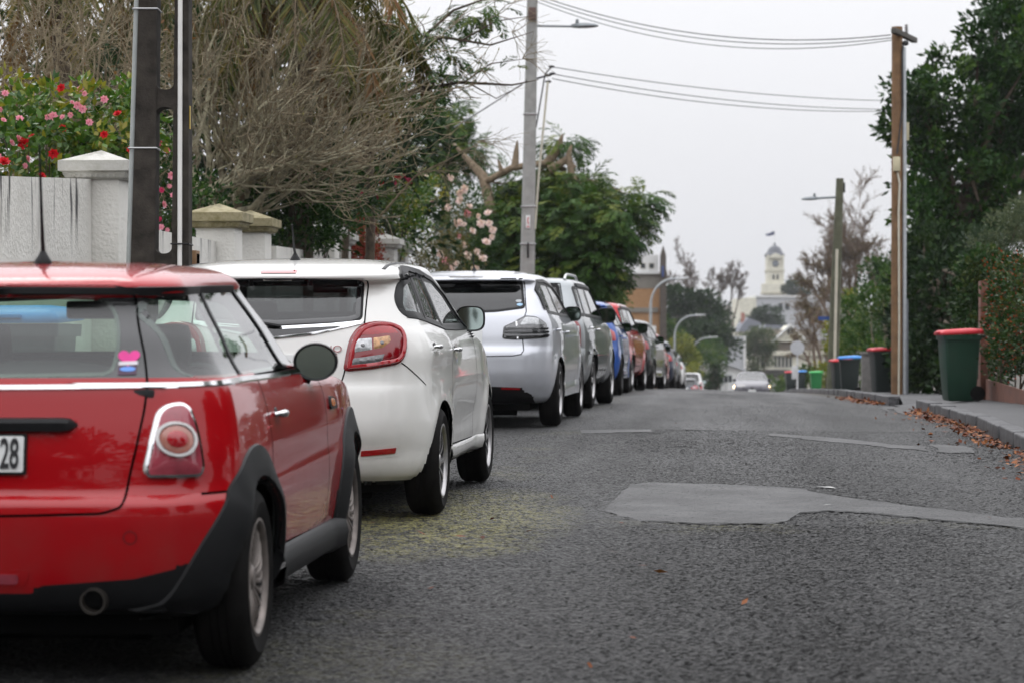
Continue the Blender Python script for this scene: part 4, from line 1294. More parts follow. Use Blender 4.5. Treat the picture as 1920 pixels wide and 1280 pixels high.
def for_body(cell=.032):
    rows = [(.26, .60, -.62, 2.95, .2, .3), (.275, .74, -.76, 3.05, .2, .3), (.34, .81, -.87, 3.2, .2, .3), (.44, .845, -.925, 3.3, .2, .34), (.56, .86, -.94, 3.34, .2, .36),
            (.66, .864, -.93, 3.34, .2, .36), (.70, .862, -.905, 3.32, .2, .36), (.80, .86, -.885, 3.25, .18, .36), (.92, .852, -.872, 3.0, .18, .36), (1.0, .838, -.86, 2.6, .17, .34),
            (1.05, .822, -.845, 2.25, .17, .3), (1.08, .808, -.83, 2.1, .16, .25), (1.25, .755, -.745, 1.72, .15, .2), (1.45, .69, -.63, 1.30, .14, .18), (1.475, .68, -.62, 1.24, .14, .18),
            (1.51, .655, -.60, 1.14, .16, .2), (1.54, .57, -.48, .98, .2, .24), (1.56, .36, -.1, .7, .2, .2), (1.566, .06, .2, .45, .03, .03)]
    def df(V):
        V = flare(V, ((0, .335), (2.525, .335)), .03, .39, .08)
        t = smooth(1.08, 1.42, V[:, 2])
        V[:, 2] += -.02 * t * np.clip((.3 - V[:, 1]) / 1.0, 0, 1.2)**2
        return V
    return Body(rows, cell, bow_r=.07, bow_f=.2, tap_r=(.4, .035), tap_f=(2.1, .05), deform=df)
FOR_AT = park(1113, 30.6, 1148, 33.1, .862, 2.525)

# == build ==
def stripe_lens(B, L, poly, lo, hi, n, mat, phi, sd, off):
    for k in range(n):
        z = lo + (hi - lo) * (k + .5) / n
        q = np.array(poly); x0, x1 = q[:, 0].min() + .02, q[:, 0].max() - .015
        B.strip('lens_bar', [(x0, z), (x1, z + .004)], phi, [(-.010, off), (-.006, off + .004), (.006, off + .004), (.010, off)], mat, L, side=sd, step=.03)
def build_hatch(name, label, AT_, mat, cell=.026, lamp='smoked', scale=(1, 1, 1), group='cars parked along the left kerb', mirrormat=None, rimmat=RIMSILVER, detail=True, front=False, seed=0):
    """five-door hatchback with a visor over the side windows"""
    B = bla_body(cell)
    t = thing(name, label, 'car', AT_[0], AT_[1], group)
    t.scale = scale
    wb, R = 2.6, .315
    for y in (0, wb): B.arch(y, R, .358)
    back = rnd(sym([(0, 1.095), (.30, 1.105), (.562, 1.140), (.520, 1.392), (0, 1.397)]), .02)
    hatch = sym([(0, .675), (.48, .685), (.55, .70), (.572, .735), (.560, .83), (.565, 1.03), (.585, 1.10), (.545, 1.40), (0, 1.402)])
    B.cut('rear_bumper', sym([(0, .680), (.58, .70), (.9, .72), (.9, .22), (0, .22)]), 0, sides=(1,))
    B.cut('tailgate', hatch, 0, sides=(1,))
    fd = rnd([(.455, 1.06), (.44, .93), (.42, .78), (.40, .38), (1.76, .36), (1.78, .60), (1.78, .90), (1.68, 1.04)], .04)
    rd = rnd([(-.30, 1.06), (-.26, .96), (-.04, .80), (.33, .60), (.36, .385), (.39, .38), (.41, .78), (.43, .93), (.445, 1.06)], .03)
    B.cut('front_door', fd, 90); B.cut('rear_door', rd, 90)
    B.cut('lower_cladding', sym([(0, .405), (.53, .385), (.64, .315), (.68, .16), (0, .16)]), 0, sides=(1,), facing=.02)
    wr = rnd([(-.33, 1.095), (.40, 1.075), (.345, 1.372), (-.22, 1.385)], .03)
    wf = rnd([(.46, 1.072), (1.55, 1.062), (1.12, 1.28), (.85, 1.355), (.40, 1.372)], .03)
    screen = rnd(sym([(0, 1.13), (.64, 1.13), (.55, 1.36), (0, 1.39)]), .04)
    if front: screen = rnd(sym([(0, 1.075), (.70, 1.085), (.57, 1.42), (0, 1.45)]), .05)
    for p in (wr, wf): B.cut(None, p, 90)
    B.cut(None, back, 0, sides=(1,)); B.cut(None, screen, 180, sides=(1,))
    P_ = {k: mat for k in ('body', 'tailgate', 'rear_bumper', 'front_door', 'rear_door')}; P_['lower_cladding'] = BLACKPL
    o = B.build(P_, t)
    G_ = [(-.006, .002), (.006, .002)] if not detail else [(-.0045, .0015), (.0045, .0015)]
    join([B.strip('panel_gap', hatch, 0, G_, GAP, None, closed=True)], into=o['tailgate', 0])
    pane(B, t, 'rear_window', back, 0, DARKGLASS, (1,), frame=.012, off=.002)
    pane(B, t, 'windscreen', screen, 180, SIDEGLASS, (1,), frame=.02)
    for sd in (1, -1):
        for nm, poly in (('front_door', [(.455, 1.04), (.44, .93), (.42, .78), (.40, .38), (1.76, .36)]), ('front_door', [(1.76, .36), (1.78, .60), (1.78, .90), (1.68, 1.04)])):
            join([B.strip('panel_gap', poly, 90, G_, GAP, None, side=sd)], into=o[nm, sd])
        pane(B, o['rear_door', sd], 'door_window', wr, 90, TINTGLASS, (sd,), frame=.02)
        pane(B, o['front_door', sd], 'door_window', wf, 90, RAINGLASS, (sd,), frame=.02)
        B.strip('pillar_trim', [(.43, 1.07), (.372, 1.375)], 90, [(-.034, .001), (-.03, .005), (.03, .005), (.034, .001)], BLACKPL, o['front_door', sd], side=sd)
        B.strip('window_visor', [(-.38, 1.12), (-.33, 1.30), (-.2, 1.395), (.2, 1.405), (.5, 1.39), (.9, 1.365), (1.15, 1.29), (1.6, 1.06)], 90, [(-.022, .001), (-.019, .014), (.012, .012), (.016, .001)], BLACKPL, t, side=sd)
        lp = rnd([(-.235, .844), (-.207, .960), (-.111, 1.006), (-.091, 1.021), (-.016, 1.062), (.092, 1.052), (.207, .986), (.221, .859), (-.128, .834)], .02)
        if lamp == 'smoked':
            L = B.patch('tail_light', lp, 45, DARKLENS, t, off=.006, side=sd, bulge=.006, soft=.015, skirt=.02)
            B.patch('lens', inset(lp, .012), 45, SMOKELENS, L, off=.012, bulge=.010, side=sd)
            stripe_lens(B, L, lp, .855, .95, 3, DARKLENS, 45, sd, .021)
            B.patch('upper_lens', rnd([(-.085, .97), (-.02, 1.045), (.085, 1.035), (.18, .975)], .02), 45, CLEARLENS, L, off=.022, bulge=.003, soft=.01, side=sd)
            B.strip('lens_split', [(-.118, .842), (-.105, 1.005)], 45, [(-.006, .018), (.006, .018)], CHROME, L, side=sd)
        else:
            L = B.patch('tail_light', lp, 45, REDLENS, t, off=.006, side=sd, bulge=.014, soft=.02, skirt=.02)
            B.patch('reversing_lens', rnd([(-.16, .90), (-.14, .96), (.06, .975), (.05, .915)], .01), 45, CLEARLENS, L, off=.021, bulge=.003, soft=.01, side=sd)
        handle(B, o['rear_door', sd], -.10, .93, .15, mat, sd); handle(B, o['front_door', sd], .60, .905, .15, mat, sd)
        door_mirror(o['front_door', sd], (sd * .85, 1.62, 1.09), (.090, .12, .078), mirrormat or mat, 'square', sd, foot=(0, .05, -.10))
        sl = MB()
        for k in range(11):
            y = .38 + (2.22 - .38) * k / 10
            p, n = B.hit(y, .40, 90, 1)
            for dx, dz in ((-.006, 0.03), (.006, 0), (.010, -.06), (.004, -.12), (-.06, -.15), (-.14, -.15)): sl.V.append((sd * (p[0] + dx), y, .39 + dz))
        sl.F = [(k * 6 + j, k * 6 + j + 1, k * 6 + j + 7, k * 6 + j + 6) for k in range(10) for j in range(5)]; sl.M = [0] * 50
        sl.build('sill', mat, t, sharp=50)
        if front:
            hl = rnd([(-.10, .72), (.28, .70), (.26, .80), (.10, .86), (-.05, .82)], .03)
            H = B.patch('headlight', hl, 145, CLEARLENS, t, off=.008, bulge=.01, side=sd)
            B.patch('headlight_bulb', [(.05 + .10 * math.cos(a), .775 + .075 * math.sin(a)) for a in [math.pi * q / 8 for q in range(16)]], 145, HEADGLOW, H, off=.022, bulge=.01, side=sd)
    if front:
        B.patch('radiator_grille', rnd(sym([(0, .62), (.42, .64), (.46, .74), (0, .76)]), .02), 180, BLACKPL, t, off=.006)
        B.patch('lower_intake', rnd(sym([(0, .32), (.5, .34), (.55, .46), (0, .48)]), .03), 180, BLACKPL, t, off=.006)
        B.patch('number_plate', rnd(sym([(0, .50), (.18, .50), (.18, .62), (0, .62)]), .008), 180, PLATE, t, off=.018)
    if lamp == 'smoked' and detail:
        for q in (1, -1):
            B.patch('bumper_reflector', rnd(ccw([(q * .36, .388), (q * .535, .382), (q * .535, .366), (q * .36, .370)]), .004), 0, REDLENS, o['rear_bumper', 0], off=.008)
        for z, m in ((1.20, flat('sticker_pale', (.45, .47, .48), .4)), (1.165, flat('sticker_lightblue', (.35, .55, .75), .4))):
            B.patch('window_sticker', [(.520 - (z - 1.165) * .35 + .028 * math.cos(a), z + .013 * math.sin(a)) for a in [math.pi * q / 8 for q in range(16)]], 0, m, t, off=.006, skirt=.001)
        B.patch('spoiler_lamp', rnd(sym([(0, 1.424), (.17, 1.424), (.15, 1.438), (0, 1.438)]), .005), 0, SMOKELENS, t, off=.005)
    B.patch('number_plate', rnd(sym([(0, .80), (.18, .80), (.18, .925), (0, .925)]), .008), 0, PLATE, t, off=.010)
    wheel_well(t, 0, R, .356, .80); wheel_well(t, wb, R, .356, .80)
    floorpan(t, -.5, 2.9, .16, .35)
    wheels(t, R, .19, .215, 'twin', rimmat, 5, wb, 1.54, 36)
    if detail:
        antenna(t, (.0, .15, 1.492), .19, .35)
        seats(t, .9, .36, .36, -.05)
    return t
def build_suv(name, label, AT_, mat, cell=.032, scale=(1, 1, 1), group='cars parked along the left kerb', mirrormat=None, lampmat=None, rails=True, cladmat=None, detail=True, van=False):
    """tall estate with upright tail"""
    B = for_body(cell)
    t = thing(name, label, 'van' if van else 'car', AT_[0], AT_[1], group)
    t.scale = scale
    wb, R = 2.525, .335
    for y in (0, wb): B.arch(y, R, .382)
    back = rnd(sym([(0, 1.115), (.575, 1.12), (.50, 1.455), (0, 1.465)]), .03)
    hatch = sym([(0, .70), (.60, .71), (.625, .80), (.61, 1.06), (.52, 1.472), (0, 1.475)])
    B.cut('rear_bumper', sym([(0, .70), (.6, .71), (.9, .72), (.9, .26), (0, .26)]), 0, sides=(1,))
    B.cut('tailgate', hatch, 0, sides=(1,))
    fd = rnd([(.40, 1.05), (.39, .93), (.40, .46), (1.72, .44), (1.74, .90), (1.66, 1.03)], .04)
    rd = rnd([(-.36, 1.05), (-.34, .90), (-.02, .80), (.33, .60), (.36, .46), (.385, .46), (.375, .93), (.385, 1.05)], .03)
    B.cut('front_door', fd, 90); B.cut('rear_door', rd, 90)
    B.cut('lower_cladding', [(.2, .44), (2.2, .43), (2.2, .2), (.2, .2)], 90, facing=.02)
    wq = rnd([(-.66, 1.10), (-.37, 1.095), (-.34, 1.435), (-.52, 1.43)], .03)
    wr = rnd([(-.30, 1.095), (.355, 1.085), (.335, 1.445), (-.27, 1.445)], .03)
    wf = rnd([(.43, 1.085), (1.62, 1.075), (1.16, 1.39), (1.05, 1.435), (.41, 1.445)], .03)
    screen = rnd(sym([(0, 1.11), (.66, 1.11), (.57, 1.42), (0, 1.45)]), .04)
    for p in (wq, wr, wf): B.cut(None, p, 90)
    B.cut(None, back, 0, sides=(1,)); B.cut(None, screen, 180, sides=(1,))
    P_ = {k: mat for k in ('body', 'tailgate', 'rear_bumper', 'front_door', 'rear_door')}; P_['lower_cladding'] = cladmat or mat
    o = B.build(P_, t)
    G_ = [(-.006, .002), (.006, .002)]
    join([B.strip('panel_gap', hatch, 0, G_, GAP, None, closed=True)], into=o['tailgate', 0])
    pane(B, t, 'rear_window', back, 0, DARKGLASS if detail else TINTGLASS, (1,), frame=.03, off=.002)
    pane(B, t, 'windscreen', screen, 180, SIDEGLASS, (1,), frame=.03)
    for sd in (1, -1):
        join([B.strip('panel_gap', [(.40, 1.05), (.39, .93), (.40, .46), (1.72, .44), (1.74, .90), (1.66, 1.03)], 90, G_, GAP, None, side=sd)], into=o['front_door', sd])
        pane(B, t, 'quarter_window', wq, 90, SIDEGLASS, (sd,), frame=.03)
        pane(B, o['rear_door', sd], 'door_window', wr, 90, SIDEGLASS, (sd,), frame=.03)
        pane(B, o['front_door', sd], 'door_window', wf, 90, SIDEGLASS, (sd,), frame=.03)
        B.strip('pillar_trim', [(.39, 1.09), (.375, 1.445)], 90, [(-.03, .001), (-.026, .005), (.026, .005), (.03, .001)], BLACKPL, o['front_door', sd], side=sd)
        B.strip('window_visor', [(-.30, 1.462), (.4, 1.462), (1.02, 1.452), (1.22, 1.37), (1.66, 1.09)], 90, [(-.026, .001), (-.022, .016), (.014, .014), (.02, .001)], BLACKPL, t, side=sd)
        lp = rnd([(-.15, .72), (.02, .72), (.03, .98), (-.03, 1.06), (-.14, 1.03)], .03)
        L = B.patch('tail_light', lp, 45, lampmat or REDLENS, t, off=.006, side=sd, bulge=.014, soft=.02, skirt=.02)
        B.patch('indicator_lens', rnd([(-.11, .90), (-.005, .90), (-.005, .97), (-.10, .98)], .01), 45, CLEARLENS, L, off=.02, bulge=.003, soft=.01, side=sd)
        handle(B, o['rear_door', sd], -.16, .955, .15, CHROME, sd); handle(B, o['front_door', sd], .56, .94, .15, CHROME, sd)
        B.strip('door_moulding', [(-.42, .665), (.4, .66), (1.72, .65)], 90, [(-.022, .001), (-.018, .012), (.018, .012), (.022, .001)], mat, t, side=sd)
        door_mirror(o['front_door', sd], (sd * .87, 1.58, 1.12), (.118, .13, .095), mirrormat or BLACKPL, 'square', sd, foot=(0, .05, -.11))
        if rails:
            r = MB(); pts = []
            for k in range(15):
                y = -.45 + 1.45 * k / 14
                h = B.bvh.ray_cast(Vector((sd * .56, y, 3)), Vector((0, 0, -1)))[0]
                e = min(1, min(k, 14 - k) / 1.6)
                pts.append(Vector(h) + Vector((0, 0, .005 + .045 * e**.7)))
            r.tube(pts, .016, 8); r.build('roof_rail', flat('rail_silver', (.55, .56, .57), .35, .6), t)
    B.patch('number_plate', rnd(sym([(0, .80), (.18, .80), (.18, .925), (0, .925)]), .008), 0, PLATE, t, off=.010)
    wheel_well(t, 0, R, .380, .79); wheel_well(t, wb, R, .380, .79)
    floorpan(t, -.6, 2.8, .2, .4)
    wheels(t, R, .20, .222, 'twin', RIMSILVER, 5, wb, 1.52, 36)
    if detail: seats(t, .88, .42, .36, -.12)
    return t
DARKLENS = flat('lens_black', (.02, .02, .022), .15, coat=1.0)
HEADGLOW = glow('headlight_glow', (1.0, .74, .45), 14.0)
CARS = 'cars parked along the left kerb'
build_hatch('hatchback_car', 'pale silver hatchback with smoked clear tail light, behind the pearl white one', BLA_AT, SILVER)
build_suv('estate_car', 'silver grey estate with roof rails and large black door mirror', FOR_AT, GREY, lampmat=DEEPRED, cladmat=GREY)
BLUE = paint('blue_paint', (.012, .075, .33), rough=.3); RED2 = paint('bright_red_paint', (.46, .004, .010), rough=.3); BLACKP = paint('black_paint', (.012, .013, .014), rough=.25)
NAVY = paint('navy_paint', (.018, .022, .045), rough=.3); GREYP = paint('dark_grey_paint', (.07, .075, .085), metal=.4); WHITEP = paint('plain_white_paint', (.74, .74, .73)); MIDGREY = paint('mid_grey_paint', (.07, .066, .08), rough=.4)
TEAL = flat('teal_mirror_shell', (.05, .22, .27), .2, coat=1.0)
build_hatch('hatchback_car', 'bright blue hatchback with red tail light, parked before the tall red car', park(1167, 40, 1181, 42.6, .868, 2.6), BLUE, .05, 'red', (1, 1, .985), rimmat=RIMDARK, detail=False)
build_suv('tall_car', 'tall bright red car parked between the blue and the black car', park(1186, 44.6, 1211, 47.2, .862, 2.525), RED2, .055, rails=False, mirrormat=BLACKPL, cladmat=RED2, detail=False)
build_hatch('hatchback_car', 'black hatchback with red tail light, parked past the tall red car', park(1227, 57, 1247, 59.6, .868, 2.6), BLACKP, .06, 'red', (1, 1, 1.03), mirrormat=RED2, detail=False)
build_hatch('hatchback_car', 'red hatchback with teal mirror, half hidden past the black car', park_straight(1250, 68, .868, 2.6), RED2, .07, 'red', (1, 1, .99), mirrormat=TEAL, detail=False)
build_hatch('hatchback_car', 'navy blue hatchback with teal mirror, in the far row before the white one', park_straight(1266, 80, .868, 2.6), NAVY, .07, 'red', (1, 1, 1.0), mirrormat=TEAL, detail=False)
build_hatch('hatchback_car', 'dark grey hatchback directly behind the far white hatchback', park_straight(1275, 91, .868, 2.6), GREYP, .08, 'red', (1, 1, .98), detail=False)
build_hatch('hatchback_car', 'white hatchback with red tail light at the far end of the row, near the crest', park_straight(1284, 101, .868, 2.6), WHITEP, .08, 'red', (1, 1, 1.0), detail=False)
build_hatch('hatchback_car', 'small dark car showing red lights just over the crest before the white van', park_straight(1312, 150, .868, 2.6), GREYP, .09, 'red', (1, 1, .95), detail=False)
build_suv('white_van', 'white van beyond the crest at the left kerb', park_straight(1319, 158, .862, 2.525), WHITEP, .09, scale=(1.02, 1.1, 1.22), rails=False, detail=False, van=True)
oc = at(1410, 640, 126)
z0 = rzf(oc.x, oc.y)
build_hatch('oncoming_car', 'grey car with lit headlights coming over the crest', ((oc.x, oc.y + 2.6, rzf(oc.x, oc.y + 2.6)), (math.atan2(rzf(oc.x, oc.y) - rzf(oc.x, oc.y + 2.6), 2.6), 0, math.pi)), MIDGREY, .07, 'red', (1, 1, 1.03), group=None, detail=False, front=True, mirrormat=BLACKPL)
# ------------------------------------------------------------------ walls, poles, bins along the street
def stucco():
    k = N('white_stucco')
    z = k.xyz().outputs['Z']
    n = k.noise(3, 5)
    col = k.mix(k.ramp(n, [(.3, 0.0), (.7, 1.0)]).outputs[0], (.60, .585, .54), (.72, .705, .66))
    # dark rain streaks running down from the coping; a tan tide mark at the foot
    st = k.ramp(k.noise(5.5, 3, .6, vec=k.mapv((1, 1, .10))), [(.54, 0.0), (.60, 1.0)])
    top = k.mr(k.math('ADD', z, k.math('MULTIPLY', k.noise(30, 5, vec=k.mapv((1, 1, .2))), .5)), .02, .40, 0, 1)
    s = k.math('MULTIPLY', k.math('MULTIPLY', st, top), .95, True)
    col = k.mix(s, col, (.035, .035, .036))
    col = k.mix(k.mr(z, -1.1, -2.0, 0, .5), col, (.26, .22, .17))
    k.p(Base_Color=col, Roughness=.85)
    k.bump(k.math('ADD', k.noise(45, 3), k.math('MULTIPLY', k.voro(28).outputs['Distance'], .6)), .55, .012)
    return k.m
STUCCO = stucco()
def capmat(name, moss, base=(.50, .49, .46)):
    k = N(name)
    n = k.ramp(k.noise(9, 6, .7), [(.35, 0.0), (.65, 1.0)])
    col = k.mix(n, base, moss)
    dk = k.ramp(k.noise(4, 6), [(.55, 0.0), (.7, 1.0)])
    k.p(Base_Color=k.mix(k.math('MULTIPLY', dk, .6), col, (.09, .085, .07)), Roughness=.85)
    k.bump(k.noise(40, 4), .3, .01)
    return k.m
CAPW = capmat('weathered_cap', (.40, .39, .34)); CAPM = capmat('mossy_cap', (.17, .145, .06), (.34, .30, .19))
OLDWALL = capmat('grey_render', (.22, .21, .19))
def pillar(px, d, ztop, label, cap, w=.37, group='gate pillars of the white wall', cw=.55, mat=None):
    c = at(px, 640, d)
    t = thing('gate_pillar', label, 'pillar', (c.x, c.y, ztop), (0, 0, 0), group)
    gz = rzf(c.x, c.y) + .08
    b = MB(); h = ztop - .22 - gz
    b.box((0, 0, -.22 - h / 2), (w, w, h), bev=.012); b.build('shaft', mat or STUCCO, t, sharp=50)
    b = MB()
    n = cw / 2
    V = []; F = []
    prof = [(w / 2 + .01, -.24), (w / 2 + .045, -.225), (w / 2 + .06, -.195), (w / 2 + .06, -.185), (n, -.175), (n, -.095), (n - .02, -.09), (.0, 0)]
    for r, z in prof:
        for sx, sy in ((-1, -1), (1, -1), (1, 1), (-1, 1)): V.append((sx * r, sy * r, z))
    for i in range(len(prof) - 1):
        for j in range(4): F.append((i * 4 + j, i * 4 + (j + 1) % 4, (i + 1) * 4 + (j + 1) % 4, (i + 1) * 4 + j))
    b.add(V, F); b.build('cap', cap, t, sharp=25)
    # egg-and-dart moulding under the cap
    b = MB()
    m = int(w / .045)
    for j in range(m):
        for q in range(4):
            a = -w / 2 + (j + .5) * w / m
            x, y = ((a, -w / 2 - .045), (w / 2 + .045, a), (a, w / 2 + .045), (-w / 2 - .045, a))[q]
            b.ball((x, y, -.208), (.016, .016, .022), 8, 5)
    b.build('moulding', cap, t, sharp=80)
    return t
P1 = pillar(190, 20, 2.86, 'clean white stucco gate pillar with pale pyramid cap, tallest and beside the dark pole', CAPW)
P2 = pillar(411, 24, 2.66, 'stucco gate pillar with mossy brown cap, right of the dark pole', CAPM)
P3 = pillar(470, 26.4, 2.72, 'stucco gate pillar with mossy cap, half hidden behind the other mossy one', CAPM)
P4 = pillar(604, 31.4, 2.86, 'pale gate pillar at the left edge of the red hedge', CAPW, mat=STUCCO)
P4b = pillar(628, 33.4, 2.86, 'grey weathered gate pillar touching the red hedge', OLDWALL, mat=OLDWALL)
P5 = pillar(720, 38.6, 3.0, 'nearer of two small stone gate pillars right of the red hedge', CAPW, mat=OLDWALL)
P5b = pillar(742, 41.0, 3.0, 'farther of two small stone gate pillars right of the red hedge', CAPW, mat=OLDWALL)
def wall(px0, d0, px1, d1, z0, z1, label, mat=STUCCO, th=.2):
    a = at(px0, 640, d0); c = at(px1, 640, d1)
    mid = (a + c) / 2; L = (c - a).length; yaw = math.atan2(-(c.x - a.x), c.y - a.y)
    zt = (z0 + z1) / 2
    t = MB()
    sl = (z1 - z0) / L
    g0 = rzf(mid.x, mid.y) - zt - .3
    V = []
    for y in (-L / 2, L / 2):
        for x in (-th / 2, th / 2):
            V += [(x, y, g0), (x, y, y * sl)]
    t.add(V, [(0, 1, 5, 4), (3, 2, 6, 7), (1, 3, 7, 5), (0, 4, 6, 2), (0, 2, 3, 1), (4, 5, 7, 6)])
    o = t.build('boundary_wall', mat, None, smooth=False)
    o.location = (mid.x, mid.y, zt); o.rotation_euler = (0, 0, yaw)
    return tag(o, label, 'wall', 'sections of the white boundary wall')
q = P1.location
a = MB()
w0 = wall(-2600, 6.5, 148, 19.82, 1.90, 2.625, 'tall white stucco wall with black rain streaks, left of the tallest pillar')
w1 = wall(230, 20.2, 385, 23.8, 2.28, 2.30, 'low white wall panel seen behind the dark pole')
w2 = wall(500, 26.6, 597, 31.2, 2.36, 2.44, 'low white wall panel past the two mossy pillars')
w3 = wall(765, 41.2, 900, 56, 2.3, 2.3, 'grey garden wall under the pale pink camellia', OLDWALL)
lb = MB(); c = at(403, 487, 22.6)
lb.box((0, 0, 0), (.05, .16, .16), 0, bev=.006); lb.box((.026, 0, 0), (.006, .11, .10), 1)
o = lb.build('letterbox', [flat('brown_wood', (.20, .11, .05), .6), GAP]); wl = w1.location
o.location = (at(300, 640, 22.2).x + .20, c.y, c.z); tag(o, 'small brown framed letterbox slot in the low white wall', 'letterbox')
o.location.x = wl.x + .125 + (c.y - wl.y) * -math.tan(w1.rotation_euler.z)

# dark concrete ladder pole in front of the wall
POLEDARK = flat('weathered_dark_concrete', (.036, .031, .026), .9, var=.5, scale=9, bump=.5, bs=60, spec=.2)
PIPEW = flat('white_pipe', (.66, .65, .62), .4, var=.06); PIPEG = flat('grey_pipe', (.30, .32, .31), .4, var=.08)
STEEL = flat('strap_steel', (.35, .35, .35), .35, .8)
def dark_pole():
    d = 18.0
    c = at(305, 640, d); gz = rzf(c.x, c.y) + .05
    t = thing('power_pole', 'dark weathered concrete ladder pole with white and grey pipes strapped to it', 'pole', (c.x, c.y, gz), (0, 0, YAW))
    H = 8.0
    zs = lambda py: EYE + (640 - py) / 4800 * d - gz
    xx = lambda px: (px - 305) / 4800 * d
    b = MB()
    dep = .20
    def leg(xl0, xr0, xl1, xr1):
        V = []
        for y in (-dep / 2, dep / 2): V += [(xl0, y, 0), (xr0, y, 0), (xr1, y, H), (xl1, y, H)]
        b.add(V, [(0, 1, 2, 3), (7, 6, 5, 4), (0, 4, 5, 1), (1, 5, 6, 2), (2, 6, 7, 3), (3, 7, 4, 0)])
    # positions at y=490 and y=0 of the picture, extended along the pole
    z0, z1 = zs(490), zs(0)
    ex = lambda p0, p1, z: xx(p0) + (xx(p1) - xx(p0)) * (z - z0) / (z1 - z0)
    leg(ex(249, 264, 0), ex(294, 298, 0), ex(249, 264, H), ex(294, 298, H))
    leg(ex(325, 331, 0), ex(357, 357, 0), ex(325, 331, H), ex(357, 357, H))
    sp_ = zs(187) - zs(493)
    k = zs(493)
    levels = [k - sp_, k, k + sp_, k + 2 * sp_, k + 3 * sp_, k + 4 * sp_]
    for z in levels:
        if z < .1 or z > H: continue
        x0, x1 = ex(294, 298, z) - .004, ex(325, 331, z) + .004
        out = []
        hh = .062; r = .05
        def arc(cx, cz, a0, a1): return [(cx + r * math.cos(math.radians(a0 + (a1 - a0) * q / 5)), cz + r * math.sin(math.radians(a0 + (a1 - a0) * q / 5))) for q in range(6)]
        out = [(x0, z - hh - r)] + arc(x0 + r, z - hh - r, 180, 90) + arc(x1 - r, z - hh - r, 90, 0) + [(x1, z + hh + r)] + arc(x1 - r, z + hh + r, 0, -90) + arc(x0 + r, z + hh + r, -90, -180)
        b.prism(out, (0, -dep / 2 + .008, 0), (1, 0, 0), (0, 0, 1), (0, dep - .016, 0))
    b.build('pole_shaft', POLEDARK, t, sharp=30)
    p = MB(); p.tube([(ex(249, 264, z) - .012, -.06, z) for z in (0.02, 3, H - .3)], .026, 12); p.build('conduit', PIPEG, t)
    p = MB(); p.tube([(ex(341, 342, z), -dep / 2 - .018, z) for z in (0.02, 3, H - .5)], .0165, 12); p.build('conduit', PIPEW, t)
    for py in (20, 280):
        z = zs(py); p = MB()
        xl, xr = ex(249, 264, z) - .04, ex(294, 298, z) + .003
        p.tube([(xl, -dep / 2 - .003, z), (xr, -dep / 2 - .003, z), (xr, dep / 2 + .003, z), (xl, dep / 2 + .003, z), (xl, -dep / 2 - .003, z)], .007, 6); p.build('strap', STEEL, t)
    z = zs(459); p = MB(); p.tube([(ex(325, 331, z) - .003, -dep / 2 - .038, z), (ex(357, 357, z) + .003, -dep / 2 - .038, z)], .006, 6)
    p.tube([(ex(357, 357, z) + .003, -dep / 2 - .038, z), (ex(357, 357, z) + .003, dep / 2, z)], .006, 6); p.build('strap', BLACKPL, t)
    p = MB(); p.box((.1995, -.05, zs(222)), (.004, .05, .16), 0); p.box((.202, -.05, zs(222)), (.002, .038, .13), 1)
    p.build('marker_plate', [flat('yellow_plate', (.55, .38, .04), .5), flat('plate_marks', (.40, .30, .10), .5)], t)
dark_pole()

LTCONC = flat('pale_concrete', (.30, .30, .285), .8, var=.18, scale=5, bump=.2, bs=80)
LAMPGREY = flat('lamp_housing', (.20, .22, .23), .4, .3)
WOODB = flat('brown_pole_wood', (.17, .095, .045), .85, var=.35, scale=4, bump=.5, bs=30)
WOODG = flat('green_pole_wood', (.085, .088, .055), .85, var=.35, scale=4, bump=.4, bs=30)
CABLE = flat('cable_black', (.02, .02, .021), .5)
def lamp_head(b, p, dr, L):
    """flat LED street lamp with its light sensor"""
    p = Vector(p); dr = Vector(dr).normalized()
    R = dr.to_track_quat('X', 'Z').to_matrix()
    V = []; F = []
    prof = [(0, .03, .035), (.12, .05, .05), (.3, .10, .055), (.6, .13, .05), (.85, .12, .035), (1.0, .05, .015)]
    for q, w, h in prof:
        for y, z in ((-w, 0), (-w * .7, h), (w * .7, h), (w, 0), (w * .8, -h * .6), (-w * .8, -h * .6)): V.append(p + R @ Vector((q * L, y, z)))
    for i in range(5):
        for j in range(6): F.append((i * 6 + j, i * 6 + (j + 1) % 6, (i + 1) * 6 + (j + 1) % 6, (i + 1) * 6 + j))
    F += [tuple(range(6))[::-1], tuple(30 + j for j in range(6))]
    b.add(V, F)
    b.lathe([(.03, 0), (.035, .01), (.03, .09), (.001, .1)], 10, c=tuple(p + dr * L * .22 + Vector((0, 0, .045))))
